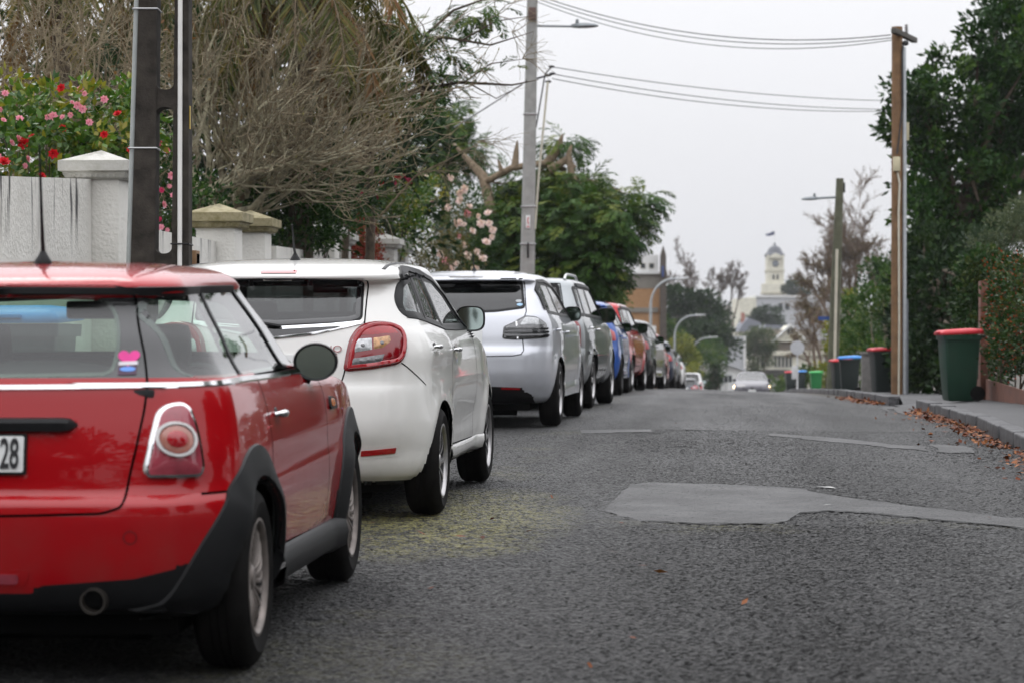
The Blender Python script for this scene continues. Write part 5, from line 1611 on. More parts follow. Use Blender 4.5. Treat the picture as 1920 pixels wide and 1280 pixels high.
def grey_pole():
    d = 50.0; c = at(989, 640, d); gz = rzf(c.x, c.y) + .1
    t = thing('power_pole', 'pale grey concrete power pole carrying a street lamp, before the feathery tree', 'pole', (c.x, c.y, gz), (0, 0, YAW))
    zs = lambda py: EYE + (640 - py) / 4800 * d - gz
    xx = lambda px: (px - 989) / 4800 * d
    H = 9.0
    b = MB(); V = []
    zr = [(0, .30), (zs(500), .285), (H, .185)]
    for z, w in zr:
        cx = xx(989) + (xx(998) - xx(989)) * (z - zs(500)) / (zs(0) - zs(500))
        e = w * .12
        for x, y in ((-w / 2 + e, -w / 2), (w / 2 - e, -w / 2), (w / 2, -w / 2 + e), (w / 2, w / 2 - e), (w / 2 - e, w / 2), (-w / 2 + e, w / 2), (-w / 2, w / 2 - e), (-w / 2, -w / 2 + e)): V.append((cx + x, y, z))
    b.add(V, [(i * 8 + j, i * 8 + (j + 1) % 8, (i + 1) * 8 + (j + 1) % 8, (i + 1) * 8 + j) for i in range(2) for j in range(8)] + [tuple(range(8))[::-1], tuple(16 + j for j in range(8))])
    b.build('pole_shaft', LTCONC, t, sharp=30)
    b = MB(); b.tube([(xx(1000), 0, zs(49)), (xx(1075), 0, zs(50))], .022, 8); b.build('lamp_arm', LAMPGREY, t)
    b = MB(); lamp_head(b, (xx(1071), 0, zs(50)), (1, 0, .02), .53); b.build('lamp_head', LAMPGREY, t)
    for py, r in ((388, .15), (458, .155), (215, .13)):
        b = MB(); w = r; z = zs(py); cx = xx(989 + (500 - py) * .018)
        b.tube([(cx - w, -w, z), (cx + w, -w, z), (cx + w, w, z), (cx - w, w, z), (cx - w, -w, z)], .012, 6); b.build('strap', STEEL, t)
    b = MB(); b.box((xx(990), -.155, zs(417)), (.085, .008, .25), 0, bev=.003); b.box((xx(990), -.160, zs(411)), (.022, .003, .07), 1, R=Matrix.Rotation(.3, 4, 'Y')); b.box((xx(990), -.160, zs(418)), (.022, .003, .07), 1, R=Matrix.Rotation(-.3, 4, 'Y')); b.box((xx(990), -.160, zs(426)), (.05, .003, .022), 1)
    b.build('warning_plate', [PLATE, flat('warning_red', (.5, .03, .03), .5)], t)
    b = MB(); b.box((xx(990), -.165, zs(470)), (.035, .03, .30), bev=.006); b.build('bracket', BLACKPL, t)
    b = MB(); b.tube([(xx(1003), -.10, zs(430)), (xx(1010), -.10, zs(330)), (xx(1027), -.10, zs(155))], .022, 8); b.build('conduit', flat('cream_pipe', (.50, .47, .38), .5), t)
    b = MB()
    for px, py in ((1034, 126), (1036, 139), (1028, 142), (1028, 154)): b.ball((xx(px), -.05, zs(py)), (.065, .03, .028), 10, 6)
    b.tube([(xx(998), 0, zs(150)), (xx(1036), -.05, zs(140))], .02, 6); b.tube([(xx(1005), 0, zs(240)), (xx(1022), -.05, zs(140)), (xx(1034), -.05, zs(126))], .014, 6)
    b.build('cable_clamp', CABLE, t)
    b = MB(); b.box((xx(998), -.13, zs(28)), (.16, .08, .26), bev=.03); b.build('bracket', flat('rust_brown', (.10, .06, .05), .7), t)
grey_pole()
def wood_pole():
    d = 45.0; c = at(1682, 640, d); gz = rzf(c.x, c.y) + .02
    t = thing('power_pole', 'brown timber power pole with pale conduits and a short dark crossarm at its top', 'pole', (c.x, c.y, gz), (0, 0, YAW))
    zs = lambda py: EYE + (640 - py) / 4800 * d - gz
    xx = lambda px: (px - 1682) / 4800 * d
    b = MB(); b.tube([(0, 0, 0), (-.004, 0, 2.2), (.004, 0, 4.4), (0, 0, zs(51))], [.105, .10, .10, .095], 18); b.build('pole_shaft', WOODB, t, sharp=50)
    b = MB(); b.tube([(xx(1683), -.12, 0.02), (xx(1684), -.12, zs(600)), (xx(1683), -.12, zs(400)), (xx(1685), -.12, zs(345)), (xx(1681), -.11, zs(324))], .018, 10); b.build('conduit', flat('cream_pipe', (.50, .47, .38), .5), t)
    b = MB(); b.tube([(xx(1695), -.06, 0.02), (xx(1695), -.06, zs(300)), (xx(1694), -.06, zs(90))], .035, 12); b.build('conduit', flat('galvanised_pipe', (.42, .44, .46), .4, .4), t)
    b = MB(); b.box((xx(1700), 0, zs(650)), (.05, .06, zs(560) - zs(738))); b.build('cable_guard', flat('grey_steel', (.16, .17, .19), .5, .3), t)
    b = MB(); b.box((xx(1679), -.13, zs(309)), (.12, .09, .25), bev=.012); b.build('junction_box', flat('cream_box', (.50, .45, .30), .5), t)
    b = MB(); b.box((xx(1702), .02, zs(247)), (.04, .10, .32), bev=.008); b.build('junction_box', flat('cream_box', (.50, .45, .30), .5), t)
    b = MB(); b.box((xx(1700), .25, zs(64)), (.10, 1.6, .09), R=Matrix.Rotation(math.radians(-22), 4, 'Z'), bev=.008); b.build('crossarm', flat('old_arm_wood', (.07, .065, .055), .8), t)
    b = MB()
    for k in range(5):
        b.lathe([(.022, 0), (.035, .02), (.02, .04), (.035, .06), (.01, .08)], 10, c=(xx(1692 + 5 * k), -.45 + .3 * k, zs(60)))
    b.build('insulator', flat('insulator_grey', (.25, .24, .24), .3), t)
    b = MB(); b.tube([(xx(1693), -.08, zs(85)), (xx(1690), -.10, zs(100)), (xx(1691), -.10, zs(200)), (xx(1680), -.12, zs(290))], .014, 6); b.ball((xx(1697), -.05, zs(82)), (.06, .05, .05), 8, 6); b.build('cable_tail', CABLE, t)
wood_pole()
def green_pole():
    d = 64.0; c = at(1560, 640, d); gz = rzf(c.x, c.y) - .05
    t = thing('power_pole', 'leaning greenish timber pole with a thin street lamp, past the brown pole', 'pole', (c.x, c.y, gz), (0, 0, YAW))
    zs = lambda py: EYE + (640 - py) / 4800 * d - gz
    xx = lambda px: (px - 1560) / 4800 * d
    b = MB(); b.tube([(xx(1560), 0, 0), (xx(1568), 0, zs(520)), (xx(1575), 0, zs(335))], [.15, .125, .095], 16); b.build('pole_shaft', WOODG, t, sharp=50)
    b = MB(); b.tube([(xx(1562), -.17, 0.02), (xx(1565), -.16, zs(600)), (xx(1568), -.15, zs(468))], .035, 8); b.build('conduit', flat('cream_pipe', (.50, .47, .38), .5), t)
    b = MB(); b.tube([(xx(1572), 0, zs(370)), (xx(1532), 0, zs(372))], .03, 8); b.build('lamp_arm', LAMPGREY, t)
    b = MB(); lamp_head(b, (xx(1534), 0, zs(373)), (-1, 0, -.03), .42); b.build('lamp_head', LAMPGREY, t)
    b = MB(); b.box((xx(1581), .05, zs(352)), (.10, .12, .25), bev=.01); b.build('bracket', BLACKPL, t)
    b = MB(); b.box((xx(1556), .16, zs(597)), (.54, .02, .09), 0); b.build('street_sign', flat('sign_blue', (.03, .08, .28), .5), t)
green_pole()
def wire(A, B_, sag, label, r=.012, group=None, n=28):
    pts = [A.lerp(B_, k / n) - Vector((0, 0, sag * 4 * (k / n) * (1 - k / n))) for k in range(n + 1)]
    b = MB(); b.tube(pts, r, 6)
    tag(b.build('power_cable', CABLE, None), label, 'cable', group)
top = at(1676, 68, 45)
for k, (ya, yb, dx, dd, sg) in enumerate(((-14, 66, -6, 0, .40), (-8, 70, 6, .4, .44), (-2, 73, 12, .8, .50))):
    wire(at(992, ya, 50), at(1676 + dx, yb, 45 + dd), sg, 'black cable of the upper bundle crossing to the top of the brown pole', .010 - .001 * k, 'upper cable bundle')
for k, (ya, yb, sg) in enumerate(((126, 190, .16), (139, 205, .20), (148, 207, .24))):
    wire(at(1036, ya, 50), at(1715, yb, 62), sg, 'thin cable of the lower bundle running into the dark tree', .009, 'lower cable bundle')
wire(at(990, 150, 50), at(850, 240, 44), .02, 'grey service cable slanting down left from the pale pole', .013)

# wheelie bins
def bin_mats(name, c): return flat(name, c, .42, var=.12, scale=6, bump=.08, bs=90)
BGREEN = bin_mats('bin_green', (.008, .040, .022)); BDARK = bin_mats('bin_dark', (.014, .022, .020)); BLIME = bin_mats('bin_bright_green', (.015, .17, .045))
LRED = bin_mats('lid_red', (.52, .015, .028)); LBLUE = bin_mats('lid_blue', (.03, .22, .60)); LGREEN = bin_mats('lid_green', (.03, .42, .09)); BGREY = bin_mats('bin_grey', (.045, .055, .06))
def wheelie(px, d, label, body, lid, yaw=0.0, s=1.0, x=None, zoff=0.0, y=None):
    c = at(px, 640, d)
    if x is not None: c.x, c.y = x, y
    t = thing('wheelie_bin', label, 'bin', (c.x, c.y, rzf(c.x, c.y) + zoff), (0, 0, YAW + yaw), 'bins put out by the kerb')
    t.scale = (s, s, s)
    b = MB(); V = []
    prof = [(.03, .17, .20), (.0, .19, .22)]
    rows = [(.0, .16, .19), (.03, .185, .205), (.45, .215, .235), (.80, .235, .255), (.80, .255, .275), (.86, .258, .278), (.86, .235, .255), (.80, .228, .248)]
    for z, a, e in rows:
        r = .04
        for cx, cy, a0 in ((a - r, -e + r, -90), (a - r, e - r, 0), (-a + r, e - r, 90), (-a + r, -e + r, 180)):
            for q in range(4):
                g = math.radians(a0 + 30 * q); V.append((cx + r * math.cos(g), cy + r * math.sin(g), z))
    m = 16
    F = [(i * m + j, i * m + (j + 1) % m, (i + 1) * m + (j + 1) % m, (i + 1) * m + j) for i in range(len(rows) - 1) for j in range(m)] + [tuple(range(m))[::-1]]
    b.add(V, F)
    b.box((.245, 0, .84), (.05, .36, .035), bev=.01)
    b.tube([(.235, -.2, .83), (.30, -.2, .85), (.30, .2, .85), (.235, .2, .83)], .015, 8)
    b.build('bin_body', body, t, sharp=40)
    b = MB(); V = []
    rows = [(.862, 1.0), (.875, 1.02), (.90, 1.0), (.925, .86), (.935, .5), (.937, .02)]
    for z, k in rows:
        for cx, cy, a0 in ((.24, -.245, -90), (.24, .245, 0), (-.24, .245, 90), (-.24, -.245, 180)):
            for q in range(4):
                g = math.radians(a0 + 30 * q); V.append((k * (cx + .035 * math.cos(g)), k * (cy + .035 * math.sin(g)), z + .018 * (cx > 0) * (k > .3)))
    F = [(i * m + j, i * m + (j + 1) % m, (i + 1) * m + (j + 1) % m, (i + 1) * m + j) for i in range(len(rows) - 1) for j in range(m)] + [tuple(range(m))[::-1], tuple((len(rows) - 1) * m + j for j in range(m))]
    b.add(V, F)
    for yy in (-.12, .12): b.tube([(.27, yy - .06, .90), (.27, yy, .925), (.27, yy + .06, .90)], .022, 6)
    b.box((-.285, 0, .895), (.03, .22, .02), bev=.006)
    b.build('lid', lid, t, sharp=50)
    for q in (-1, 1):
        w = MB(); w.lathe([(.03, -.025), (.075, -.028), (.098, -.02), (.10, 0), (.098, .02), (.075, .028), (.03, .025), (.001, .03)], 24, axis='Y', c=(.20, q * .20, .10)); w.lathe([(.001, -.028), (.03, -.026)], 24, axis='Y', c=(.20, q * .20, .10))
        w.build('wheel', RUBBER, t, sharp=30)
    return t
wheelie(1798, 33.3, 'green wheelie bin with red lid standing alone by the right kerb', BGREEN, LRED, .05, .985, zoff=.10)
wheelie(1593, 60, 'dark wheelie bin with blue lid beside the leaning green pole', BDARK, LBLUE, -.1, .98)
wheelie(1577, 62.5, 'dark wheelie bin with red lid, almost hidden behind the blue lidded one', BDARK, LRED, .1, .93)
wheelie(1656, 50.5, 'dark wheelie bin with red lid, half behind the brown pole', BDARK, LRED, .1, .99, zoff=.05)
wheelie(1686, 52.5, 'dark wheelie bin with blue lid, mostly hidden behind the brown pole', BDARK, LBLUE, .1, 1.03, zoff=.05)
wheelie(1530, 80, 'small bright green bin, farthest left of the upright bins', BLIME, LGREEN, 0, .74)
wheelie(1482, 116, 'far bin showing only its red lid over the crest', BDARK, LRED, 0, .95, zoff=.45)
wheelie(1500, 116, 'far bin showing only its blue lid over the crest', BDARK, LBLUE, 0, .98, zoff=.45)
wheelie(0, 0, 'grey bin with blue lid seen through the rear window of the red hatchback', BGREY, LBLUE, math.pi / 2 - YAW, 1.13, x=-3.92, y=13.9, zoff=.125)
b = MB(); b.box((0, 0, .42), (.24, .24, .84), bev=.01); b.box((0, 0, .865), (.30, .30, .05), bev=.01)
o = b.build('gate_post', flat('grey_post', (.20, .19, .18), .8, var=.2)); c = at(1626, 640, 53); o.location = (c.x, c.y, rzf(c.x, c.y) + .03)
tag(o, 'short grey concrete post between the blue lidded and the red lidded bin', 'post')
# rusty steel planter with its tall post
CORTEN = flat('rusty_steel', (.115, .042, .025), .75, var=.35, scale=6, bump=.2, bs=50)
c = at(1843, 640, 34.2); t = thing('steel_planter', 'rust brown steel planter edge with a tall flat post below the red tipped hedge', 'planter', (c.x, c.y, rzf(c.x, c.y) + .08))
b = MB(); b.box((0, 0, .80), (.09, .30, 1.6), bev=.004); b.build('post', CORTEN, t)
b = MB()
yr = (-9.0, -2.2, -2.1, -.16)
V = []
for y, h in ((-9.0, .10), (-.16, .30), (0.2, .30), (3.0, .30)):
    V += [(.02, y, -.1 + (rzf(c.x, c.y + y) - rzf(c.x, c.y))), (.05, y, -.1 + (rzf(c.x, c.y + y) - rzf(c.x, c.y))), (.05, y, h + (rzf(c.x, c.y + y) - rzf(c.x, c.y))), (.02, y, h + (rzf(c.x, c.y + y) - rzf(c.x, c.y)))]
b.add(V, [(i * 4 + j, i * 4 + (j + 1) % 4, (i + 1) * 4 + (j + 1) % 4, (i + 1) * 4 + j) for i in range(3) for j in range(4)] + [(3, 2, 1, 0), (12, 13, 14, 15)])
b.build('edging', CORTEN, t, smooth=False)
# round sign on two posts, past the crest
c = at(1495, 652, 108); t = thing('round_sign', 'round grey back of a traffic sign on thin posts beyond the crest', 'sign', (c.x, c.y, rzf(c.x, c.y)))
b = MB(); b.lathe([(.001, -.01), (.29, -.01), (.30, 0), (.29, .01), (.001, .01)], 28, axis='Y', c=(0, 0, c.z - rzf(c.x, c.y))); b.build('sign_disc', flat('sign_back', (.45, .46, .48), .5, .2), t, sharp=40)
b = MB(); b.tube([(0, .04, 0), (0, .04, c.z - rzf(c.x, c.y) + .25)], .035, 8); b.build('post', flat('post_white', (.55, .55, .55), .5), t)
b = MB(); b.box((-.13, .1, 1.05), (.20, .02, .55), bev=.004); b.build('small_plate', flat('post_white', (.55, .55, .55), .5), t)
# curved street lamps on the downhill side
def street_lamp(px, d, pyt, pxh, label):
    c = at(px, 640, d); gz = rzf(c.x, c.y) - .3
    t = thing('street_lamp', label, 'street lamp', (c.x, c.y, gz), (0, 0, YAW), 'curved street lamps down the hill')
    H = EYE + (640 - pyt) / 4800 * d - gz; L = (pxh - px) / 4800 * d
    pts = [(0, 0, 0), (0, 0, H - 1.6)] + [(L * .62 * (1 - math.cos(a)), 0, H - 1.6 + 1.45 * math.sin(a)) for a in [math.pi / 2 * k / 8 for k in range(1, 9)]] + [(L * .72, 0, H - .12)]
    b = MB(); b.tube(pts, [.10, .075] + [.058] * 9, 10); b.build('lamp_column', flat('lamp_steel', (.32, .34, .35), .45, .4), t)
    b = MB(); lamp_head(b, (L * .62, 0, H - .14), (1, 0, .06), L * .42); b.build('lamp_head', flat('lamp_pale', (.60, .61, .62), .4), t)
street_lamp(1220, 140, 518, 1290, 'tallest curved street lamp, against the brick building')
street_lamp(1265, 185, 588, 1322, 'middle curved street lamp, against the dark green tree')
street_lamp(1297, 226, 630, 1345, 'lowest curved street lamp, left of the white gabled house')
# ------------------------------------------------------------------ trees, hedges, flowers
def unit(v): return v / np.maximum(np.linalg.norm(v, axis=-1, keepdims=True), 1e-9)
def leafmesh(name, P, D, L, Wd, mat, parent, rng, rnd_=None, fold=.12, Nrm=None):
    """one folded four-point leaf at each point P along D"""
    n = len(P)
    L = np.broadcast_to(np.asarray(L, float), (n,))[:, None]; Wd = np.broadcast_to(np.asarray(Wd, float), (n,))[:, None]
    D = unit(D)
    R = Nrm if Nrm is not None else rng.normal(size=(n, 3)) + np.array([0, 0, .6])
    Sd = unit(np.cross(D, R)); Nn = np.cross(Sd, D)
    mid = P + D * L * .45 + Nn * L * -fold
    V = np.stack([P, mid + Sd * Wd / 2 + Nn * L * fold, P + D * L, mid - Sd * Wd / 2 + Nn * L * fold], 1).reshape(-1, 3)
    F = np.arange(n * 4).reshape(n, 4)
    return meshobj(name, V, F, mat, parent, smooth=False, attr=rng.random(n) if rnd_ is None else np.clip(rnd_, 0, 1))
def clumps(rng, ell, n, r0, r1, inner=.55):
    """centres of leaf clumps spread through ellipsoids ((cx,cy,cz),(rx,ry,rz)); returns centre, radius, outward"""
    vol = np.array([e[1][0] * e[1][1] + e[1][0] * e[1][2] + e[1][1] * e[1][2] for e in ell]); k = rng.choice(len(ell), n, p=vol / vol.sum())
    C = np.array([e[0] for e in ell])[k]; R = np.array([e[1] for e in ell])[k]
    u = unit(rng.normal(size=(n, 3))); t = (inner**3 + (1 - inner**3) * rng.random((n, 1)))**(1 / 3)
    return C + u * R * t, rng.uniform(r0, r1, n), u
def clump_leaves(rng, C, r, O, per, up=.25, flat_=.75, shell=.5):
    n = len(C)
    u = unit(rng.normal(size=(n, per, 3))); t = shell + (1 - shell) * rng.random((n, per, 1))
    P = C[:, None, :] + u * r[:, None, None] * t * np.array([1, 1, flat_])
    D = u * .8 + O[:, None, :] * .6 + rng.normal(size=(n, per, 3)) * .55 + np.array([0, 0, up])
    tone = np.clip(rng.normal(.5, .22, (n, 1)) + rng.normal(0, .18, (n, per)), 0, 1)
    return P.reshape(-1, 3), D.reshape(-1, 3), tone.ravel()
def tubes(name, paths, mat, parent, n=5, smooth_=True):
    """many tapering branches in one mesh: paths = [(points (k,3), radii (k,))]"""
    VV = []; FF = []; o = 0
    ang = np.arange(n) * 2 * math.pi / n
    for P, r in paths:
        P = np.asarray(P, float); r = np.asarray(r, float); k = len(P)
        T = unit(np.gradient(P, axis=0))
        ref = np.array([0, 0, 1.0]) if abs(T[0, 2]) < .85 else np.array([1.0, 0, 0])
        A = unit(np.cross(T, ref)); B_ = np.cross(A, T)
        V = P[:, None, :] + (A[:, None, :] * np.cos(ang)[None, :, None] + B_[:, None, :] * np.sin(ang)[None, :, None]) * r[:, None, None]
        VV.append(V.reshape(-1, 3))
        i = np.arange(k - 1)[:, None] * n; j = np.arange(n)[None, :]; j2 = (j + 1) % n
        FF.append(np.stack([i + j, i + j2, i + n + j2, i + n + j], -1).reshape(-1, 4) + o); o += k * n
    return meshobj(name, np.concatenate(VV), np.concatenate(FF), mat, parent, smooth=smooth_)
def grow(rng, out, p, d, L, r, depth, kids=(3, 5), wig=.25, lift=.1, ang=(.35, .9), shrink=(.45, .7), seg=.22, bias=None, tips=None, minr=.002, start=.25):
    k = max(3, int(L / seg)); P = [p]; q = p; dd = d
    for i in range(k):
        dd = dd + rng.normal(size=3) * wig * .5 + np.array([0, 0, lift]) * .5 + (0 if bias is None else bias * .25)
        dd = dd / np.linalg.norm(dd); q = q + dd * (L / k); P.append(q)
    P = np.array(P); t = np.linspace(0, 1, k + 1)
    out.append((P, np.maximum(minr, r * (1 - .72 * t))))
    if depth == 0:
        if tips is not None: tips.append((P[-1], dd))
        return
    for c in range(rng.integers(kids[0], kids[1] + 1)):
        f = start + (1 - start) * rng.random(); i = min(k - 1, int(f * k)); b = P[i] + (P[i + 1] - P[i]) * (f * k - i)
        base = unit(P[i + 1] - P[i]); side = unit(np.cross(base, rng.normal(size=3))); a = rng.uniform(*ang)
        nd = base * math.cos(a) + side * math.sin(a)
        grow(rng, out, b, nd, L * rng.uniform(*shrink), max(minr, r * (1 - .72 * f) * .62), depth - 1, kids, wig, lift, ang, shrink, seg, bias, tips, minr, start)
def barkmat(name, a, b, scale=20):
    k = N(name)
    n = k.ramp(k.noise(scale, 6, .7), [(.35, 0.0), (.65, 1.0)])
    k.p(Base_Color=k.mix(n, a, b), Roughness=.9)
    k.b.inputs['Specular IOR Level'].default_value = .15
    return k.m
LICHEN = barkmat('lichen_bark', (.10, .08, .055), (.50, .47, .33), 7)
TWIG = barkmat('twig_bark', (.11, .08, .05), (.30, .255, .17), 10)
BARK = barkmat('brown_bark', (.055, .042, .032), (.12, .095, .07), 14)
PALEBARK = barkmat('pale_bark', (.12, .09, .06), (.26, .20, .14), 12)
FARTWIG = barkmat('far_twigs', (.10, .078, .066), (.16, .125, .105), 4)
BROWNTWIG = barkmat('brown_twigs', (.12, .085, .065), (.21, .16, .125), 4)
L_RUSSET = leafmat('russet_leaf', (.06, .06, .02), (.15, .11, .05), (.22, .15, .09), rough=.7)
L_CAM = leafmat('camellia_leaf', (.022, .065, .010), (.075, .15, .018), (.24, .21, .028), rough=.3, spec=.3)
L_DARK = leafmat('dark_leaf', (0.0066, 0.0238, 0.0053), (0.0211, 0.0594, 0.0106), (0.0561, 0.1056, 0.0165), rough=.45, trans=.18, spec=.14)
L_DEEP = leafmat('deep_leaf', (0.0053, 0.0165, 0.0053), (0.0135, 0.0338, 0.0090), (0.0300, 0.0562, 0.0120), rough=.5, trans=.15, spec=.10)
L_MID = leafmat('mid_leaf', (0.0144, 0.0418, 0.0072), (0.0360, 0.0828, 0.0130), (0.0864, 0.1152, 0.0202), spec=.14)
L_FERN = leafmat('feathery_leaf', (0.0175, 0.0468, 0.0117), (0.0468, 0.0955, 0.0175), (0.1219, 0.1463, 0.0215), rough=.55, trans=.2, spec=.10)
L_HEDGE = leafmat('hedge_leaf', (0.0085, 0.0255, 0.0068), (0.0221, 0.0578, 0.0119), (0.0680, 0.0850, 0.0213), rough=.4, trans=.15, spec=.14)
L_OLV2 = leafmat('mottled_leaf', (.045, .06, .012), (.11, .11, .022), (.20, .15, .035), rough=.5)
L_OLIVE = leafmat('olive_leaf', (0.0340, 0.0553, 0.0323), (0.0850, 0.1062, 0.0638), (0.1360, 0.1530, 0.0935), rough=.6)
L_YEL = leafmat('yellow_green_leaf', (.07, .11, .015), (.15, .17, .02), (.22, .20, .03))
L_BROWN = leafmat('brown_shrub_leaf', (0.0336, 0.0408, 0.0144), (0.0780, 0.0744, 0.0264), (0.1440, 0.1080, 0.0360), rough=.55)
L_RED = leafmat('red_hedge_leaf', (.10, .012, .010), (.22, .028, .018), (.07, .07, .015), rough=.5)
L_REDTIP = leafmat('red_tip_leaf', (0.2160, 0.0270, 0.0135), (0.3510, 0.0473, 0.0216), (0.2025, 0.0810, 0.0270), rough=.4)
L_PALM = leafmat('palm_leaf', (.035, .05, .012), (.09, .095, .022), (.20, .15, .05), rough=.5)
L_DEAD = leafmat('dead_frond', (.12, .055, .025), (.20, .11, .05), (.27, .18, .10), rough=.8)
L_BUD = leafmat('buds', (.14, .13, .06), (.24, .21, .11), rough=.7)
L_FALL = leafmat('fallen_leaf', (.05, .018, .009), (.15, .040, .015), (.30, .12, .04), rough=.6, trans=.05)
PET_RED = leafmat('petal_red', (.42, .004, .012), (.55, .012, .02), rough=.5, trans=.2)
PET_PINK = leafmat('petal_pink', (.66, .18, .28), (.76, .36, .46), rough=.5, trans=.25)
PET_PALE = leafmat('petal_pale', (.70, .48, .50), (.78, .66, .64), rough=.5, trans=.25)
PET_MAG = leafmat('petal_magenta', (.50, .02, .10), (.60, .06, .16), rough=.5, trans=.2)
YELST = flat('stamen', (.7, .42, .05), .6)
def flower_mesh(mat, R, seed):
    rng = np.random.default_rng(seed)
    P = []; D = []; Lh = []
    for ring, (n, tilt, k) in enumerate(((7, .25, 1.0), (6, .6, .85), (5, 1.0, .6))):
        for i in range(n):
            a = 2 * math.pi * (i + .5 * ring) / n + rng.normal() * .1
            D.append((math.cos(a) * math.cos(tilt), math.sin(a) * math.cos(tilt), math.sin(tilt) * 1.0)); P.append((0, 0, 0)); Lh.append(R * k)
    D = np.array(D); Nrm = np.c_[-D[:, 0] * .6, -D[:, 1] * .6, np.ones(len(D))]
    o = leafmesh('flower', np.array(P, float), D, np.array(Lh), np.array(Lh) * .95, mat, None, rng, Nrm=Nrm, fold=.05)
    me = o.data; bpy.data.objects.remove(o); return me
FLOWERS = {}
def flowers(parent, rng, pts, kinds, size, name='flower'):
    """blossoms set on the bush, each a mesh of its own, turned to the light and the street"""
    for i, p in enumerate(pts):
        kd = kinds[int(rng.integers(len(kinds)))]
        if kd not in FLOWERS: FLOWERS[kd] = flower_mesh(kd, .05, len(FLOWERS))
        o = bpy.data.objects.new(name, FLOWERS[kd]); link(o, parent)
        o.location = p
        dr = Vector((rng.normal(.35, .5), rng.normal(-1, .4), rng.normal(.4, .4)))
        o.rotation_euler = dr.to_track_quat('Z', 'Y').to_euler()
        s = size / .05 * rng.uniform(.7, 1.2); o.scale = (s, s, s)
def loc(o, v): return np.asarray(v, float) - np.array(o.location)
def ap(px, py, d): return np.array(at(px, py, d))
def bush(name, label, cat, ell, mat, nclump, per, L, Wd, seed, r=(.12, .25), up=.25, stems=6, stem_r=.02, inner=.5, group=None, extra=None, base=None, stemmat=None, shell=.4):
    """ell given as ((px, py, d), (rx, ry, rz)) in sight columns and metres"""
    rng = np.random.default_rng(seed)
    E = [(ap(*c), np.array(s)) for c, s in ell]
    lo = min(E, key=lambda e: e[0][2])[0] if base is None else ap(*base)
    gx, gy = lo[0], lo[1]
    t = thing(name, label, cat, (gx, gy, rzf(gx, gy)), group=group)
    E = [(c - np.array(t.location), s) for c, s in E]
    C, rr, O = clumps(rng, E, nclump, r[0], r[1], inner)
    P, D, tone = clump_leaves(rng, C, rr, O, per, up, shell=shell)
    leafmesh('foliage', P, D, rng.uniform(.7, 1.25, len(P)) * L, rng.uniform(.8, 1.2, len(P)) * Wd, mat, t, rng, tone)
    paths = []
    for i in rng.choice(len(C), min(stems, len(C)), replace=False):
        q = C[i]; b = np.array([rng.normal() * .08, rng.normal() * .08, -.1])
        m1 = b + (q - b) * np.array([.25, .25, .45]); m2 = b + (q - b) * np.array([.6, .6, .75]) + rng.normal(size=3) * .06
        s = rng.uniform(.5, 1) * stem_r
        paths.append((np.array([b, m1, m2, q]), np.array([s, s * .8, s * .55, s * .25])))
    if stems: tubes('branches', paths, stemmat or BARK, t, 6)
    return t, C, rr, O, rng

# camellia over the tall wall
t, C, rr, O, rng = bush('camellia_bush', 'red and pink flowering camellia bush rising above the tall white wall', 'bush',
    [((60, 290, 20.4), (.75, .5, .42)), ((190, 260, 20.9), (.42, .45, .45)), ((120, 215, 20.8), (.38, .4, .30)), ((20, 240, 21.4), (.5, .5, .45)), ((245, 235, 21.5), (.25, .4, .42))], L_CAM, 210, 22, .085, .046, 11, (.07, .17), up=-.15, stems=40, stem_r=.016, inner=.3)
fp = [((120, 168, 20.3), 0), ((50, 272, 20.0), 0), ((105, 290, 19.9), 0), ((13, 306, 19.85), 0), ((122, 243, 20.2), 0), ((225, 216, 20.4), 0), ((84, 332, 19.9), 0), ((200, 255, 20.3), 0), ((248, 283, 20.5), 0), ((30, 345, 20), 0), ((65, 258, 20.0), 0),
      ((163, 178, 20.4), 1), ((200, 189, 20.4), 1), ((42, 225, 20.1), 1), ((12, 228, 20.2), 1), ((105, 220, 20.3), 1), ((150, 200, 20.3), 1), ((160, 207, 20.3), 1), ((137, 218, 20.3), 1), ((122, 222, 20.2), 1), ((172, 232, 20.3), 1), ((40, 263, 20.0), 1), ((53, 313, 19.9), 1), ((3, 297, 20), 1), ((6, 208, 20.4), 1), ((15, 178, 20.6), 1), ((140, 195, 20.5), 1), ((155, 170, 20.6), 1), ((57, 300, 20), 1), ((27, 270, 20), 1), ((95, 222, 20.2), 1)]
for (q, kd) in fp:
    flowers(t, rng, [loc(t, ap(*q)) - np.array([0, .08, 0])], [PET_RED] if kd == 0 else [PET_PINK], .048 if kd == 0 else .036)
t, C, rr, O, rng = bush('camellia_bush', 'dark camellia with small pink flowers seen between the legs of the dark pole', 'bush',
    [((300, 350, 24.63), (0.339, 0.452, 0.621)), ((290, 290, 25.09), (0.249, 0.339, 0.395)), ((330, 400, 25.31), (0.339, 0.339, 0.395)), ((370, 400, 26.55), (0.395, 0.339, 0.395))], L_DARK, 150, 20, .06, .032, 12, (.08, .18), stems=12, inner=.3)
flowers(t, rng, [loc(t, ap(px, py, 24.0)) for px, py in ((290, 272), (302, 270), (293, 300), (312, 283), (318, 350), (285, 355), (303, 357), (325, 368), (307, 384), (290, 390), (284, 398), (300, 412), (287, 408), (302, 427), (314, 432), (296, 430), (291, 335), (322, 330))], [PET_PINK, PET_PINK, PET_MAG], .038)

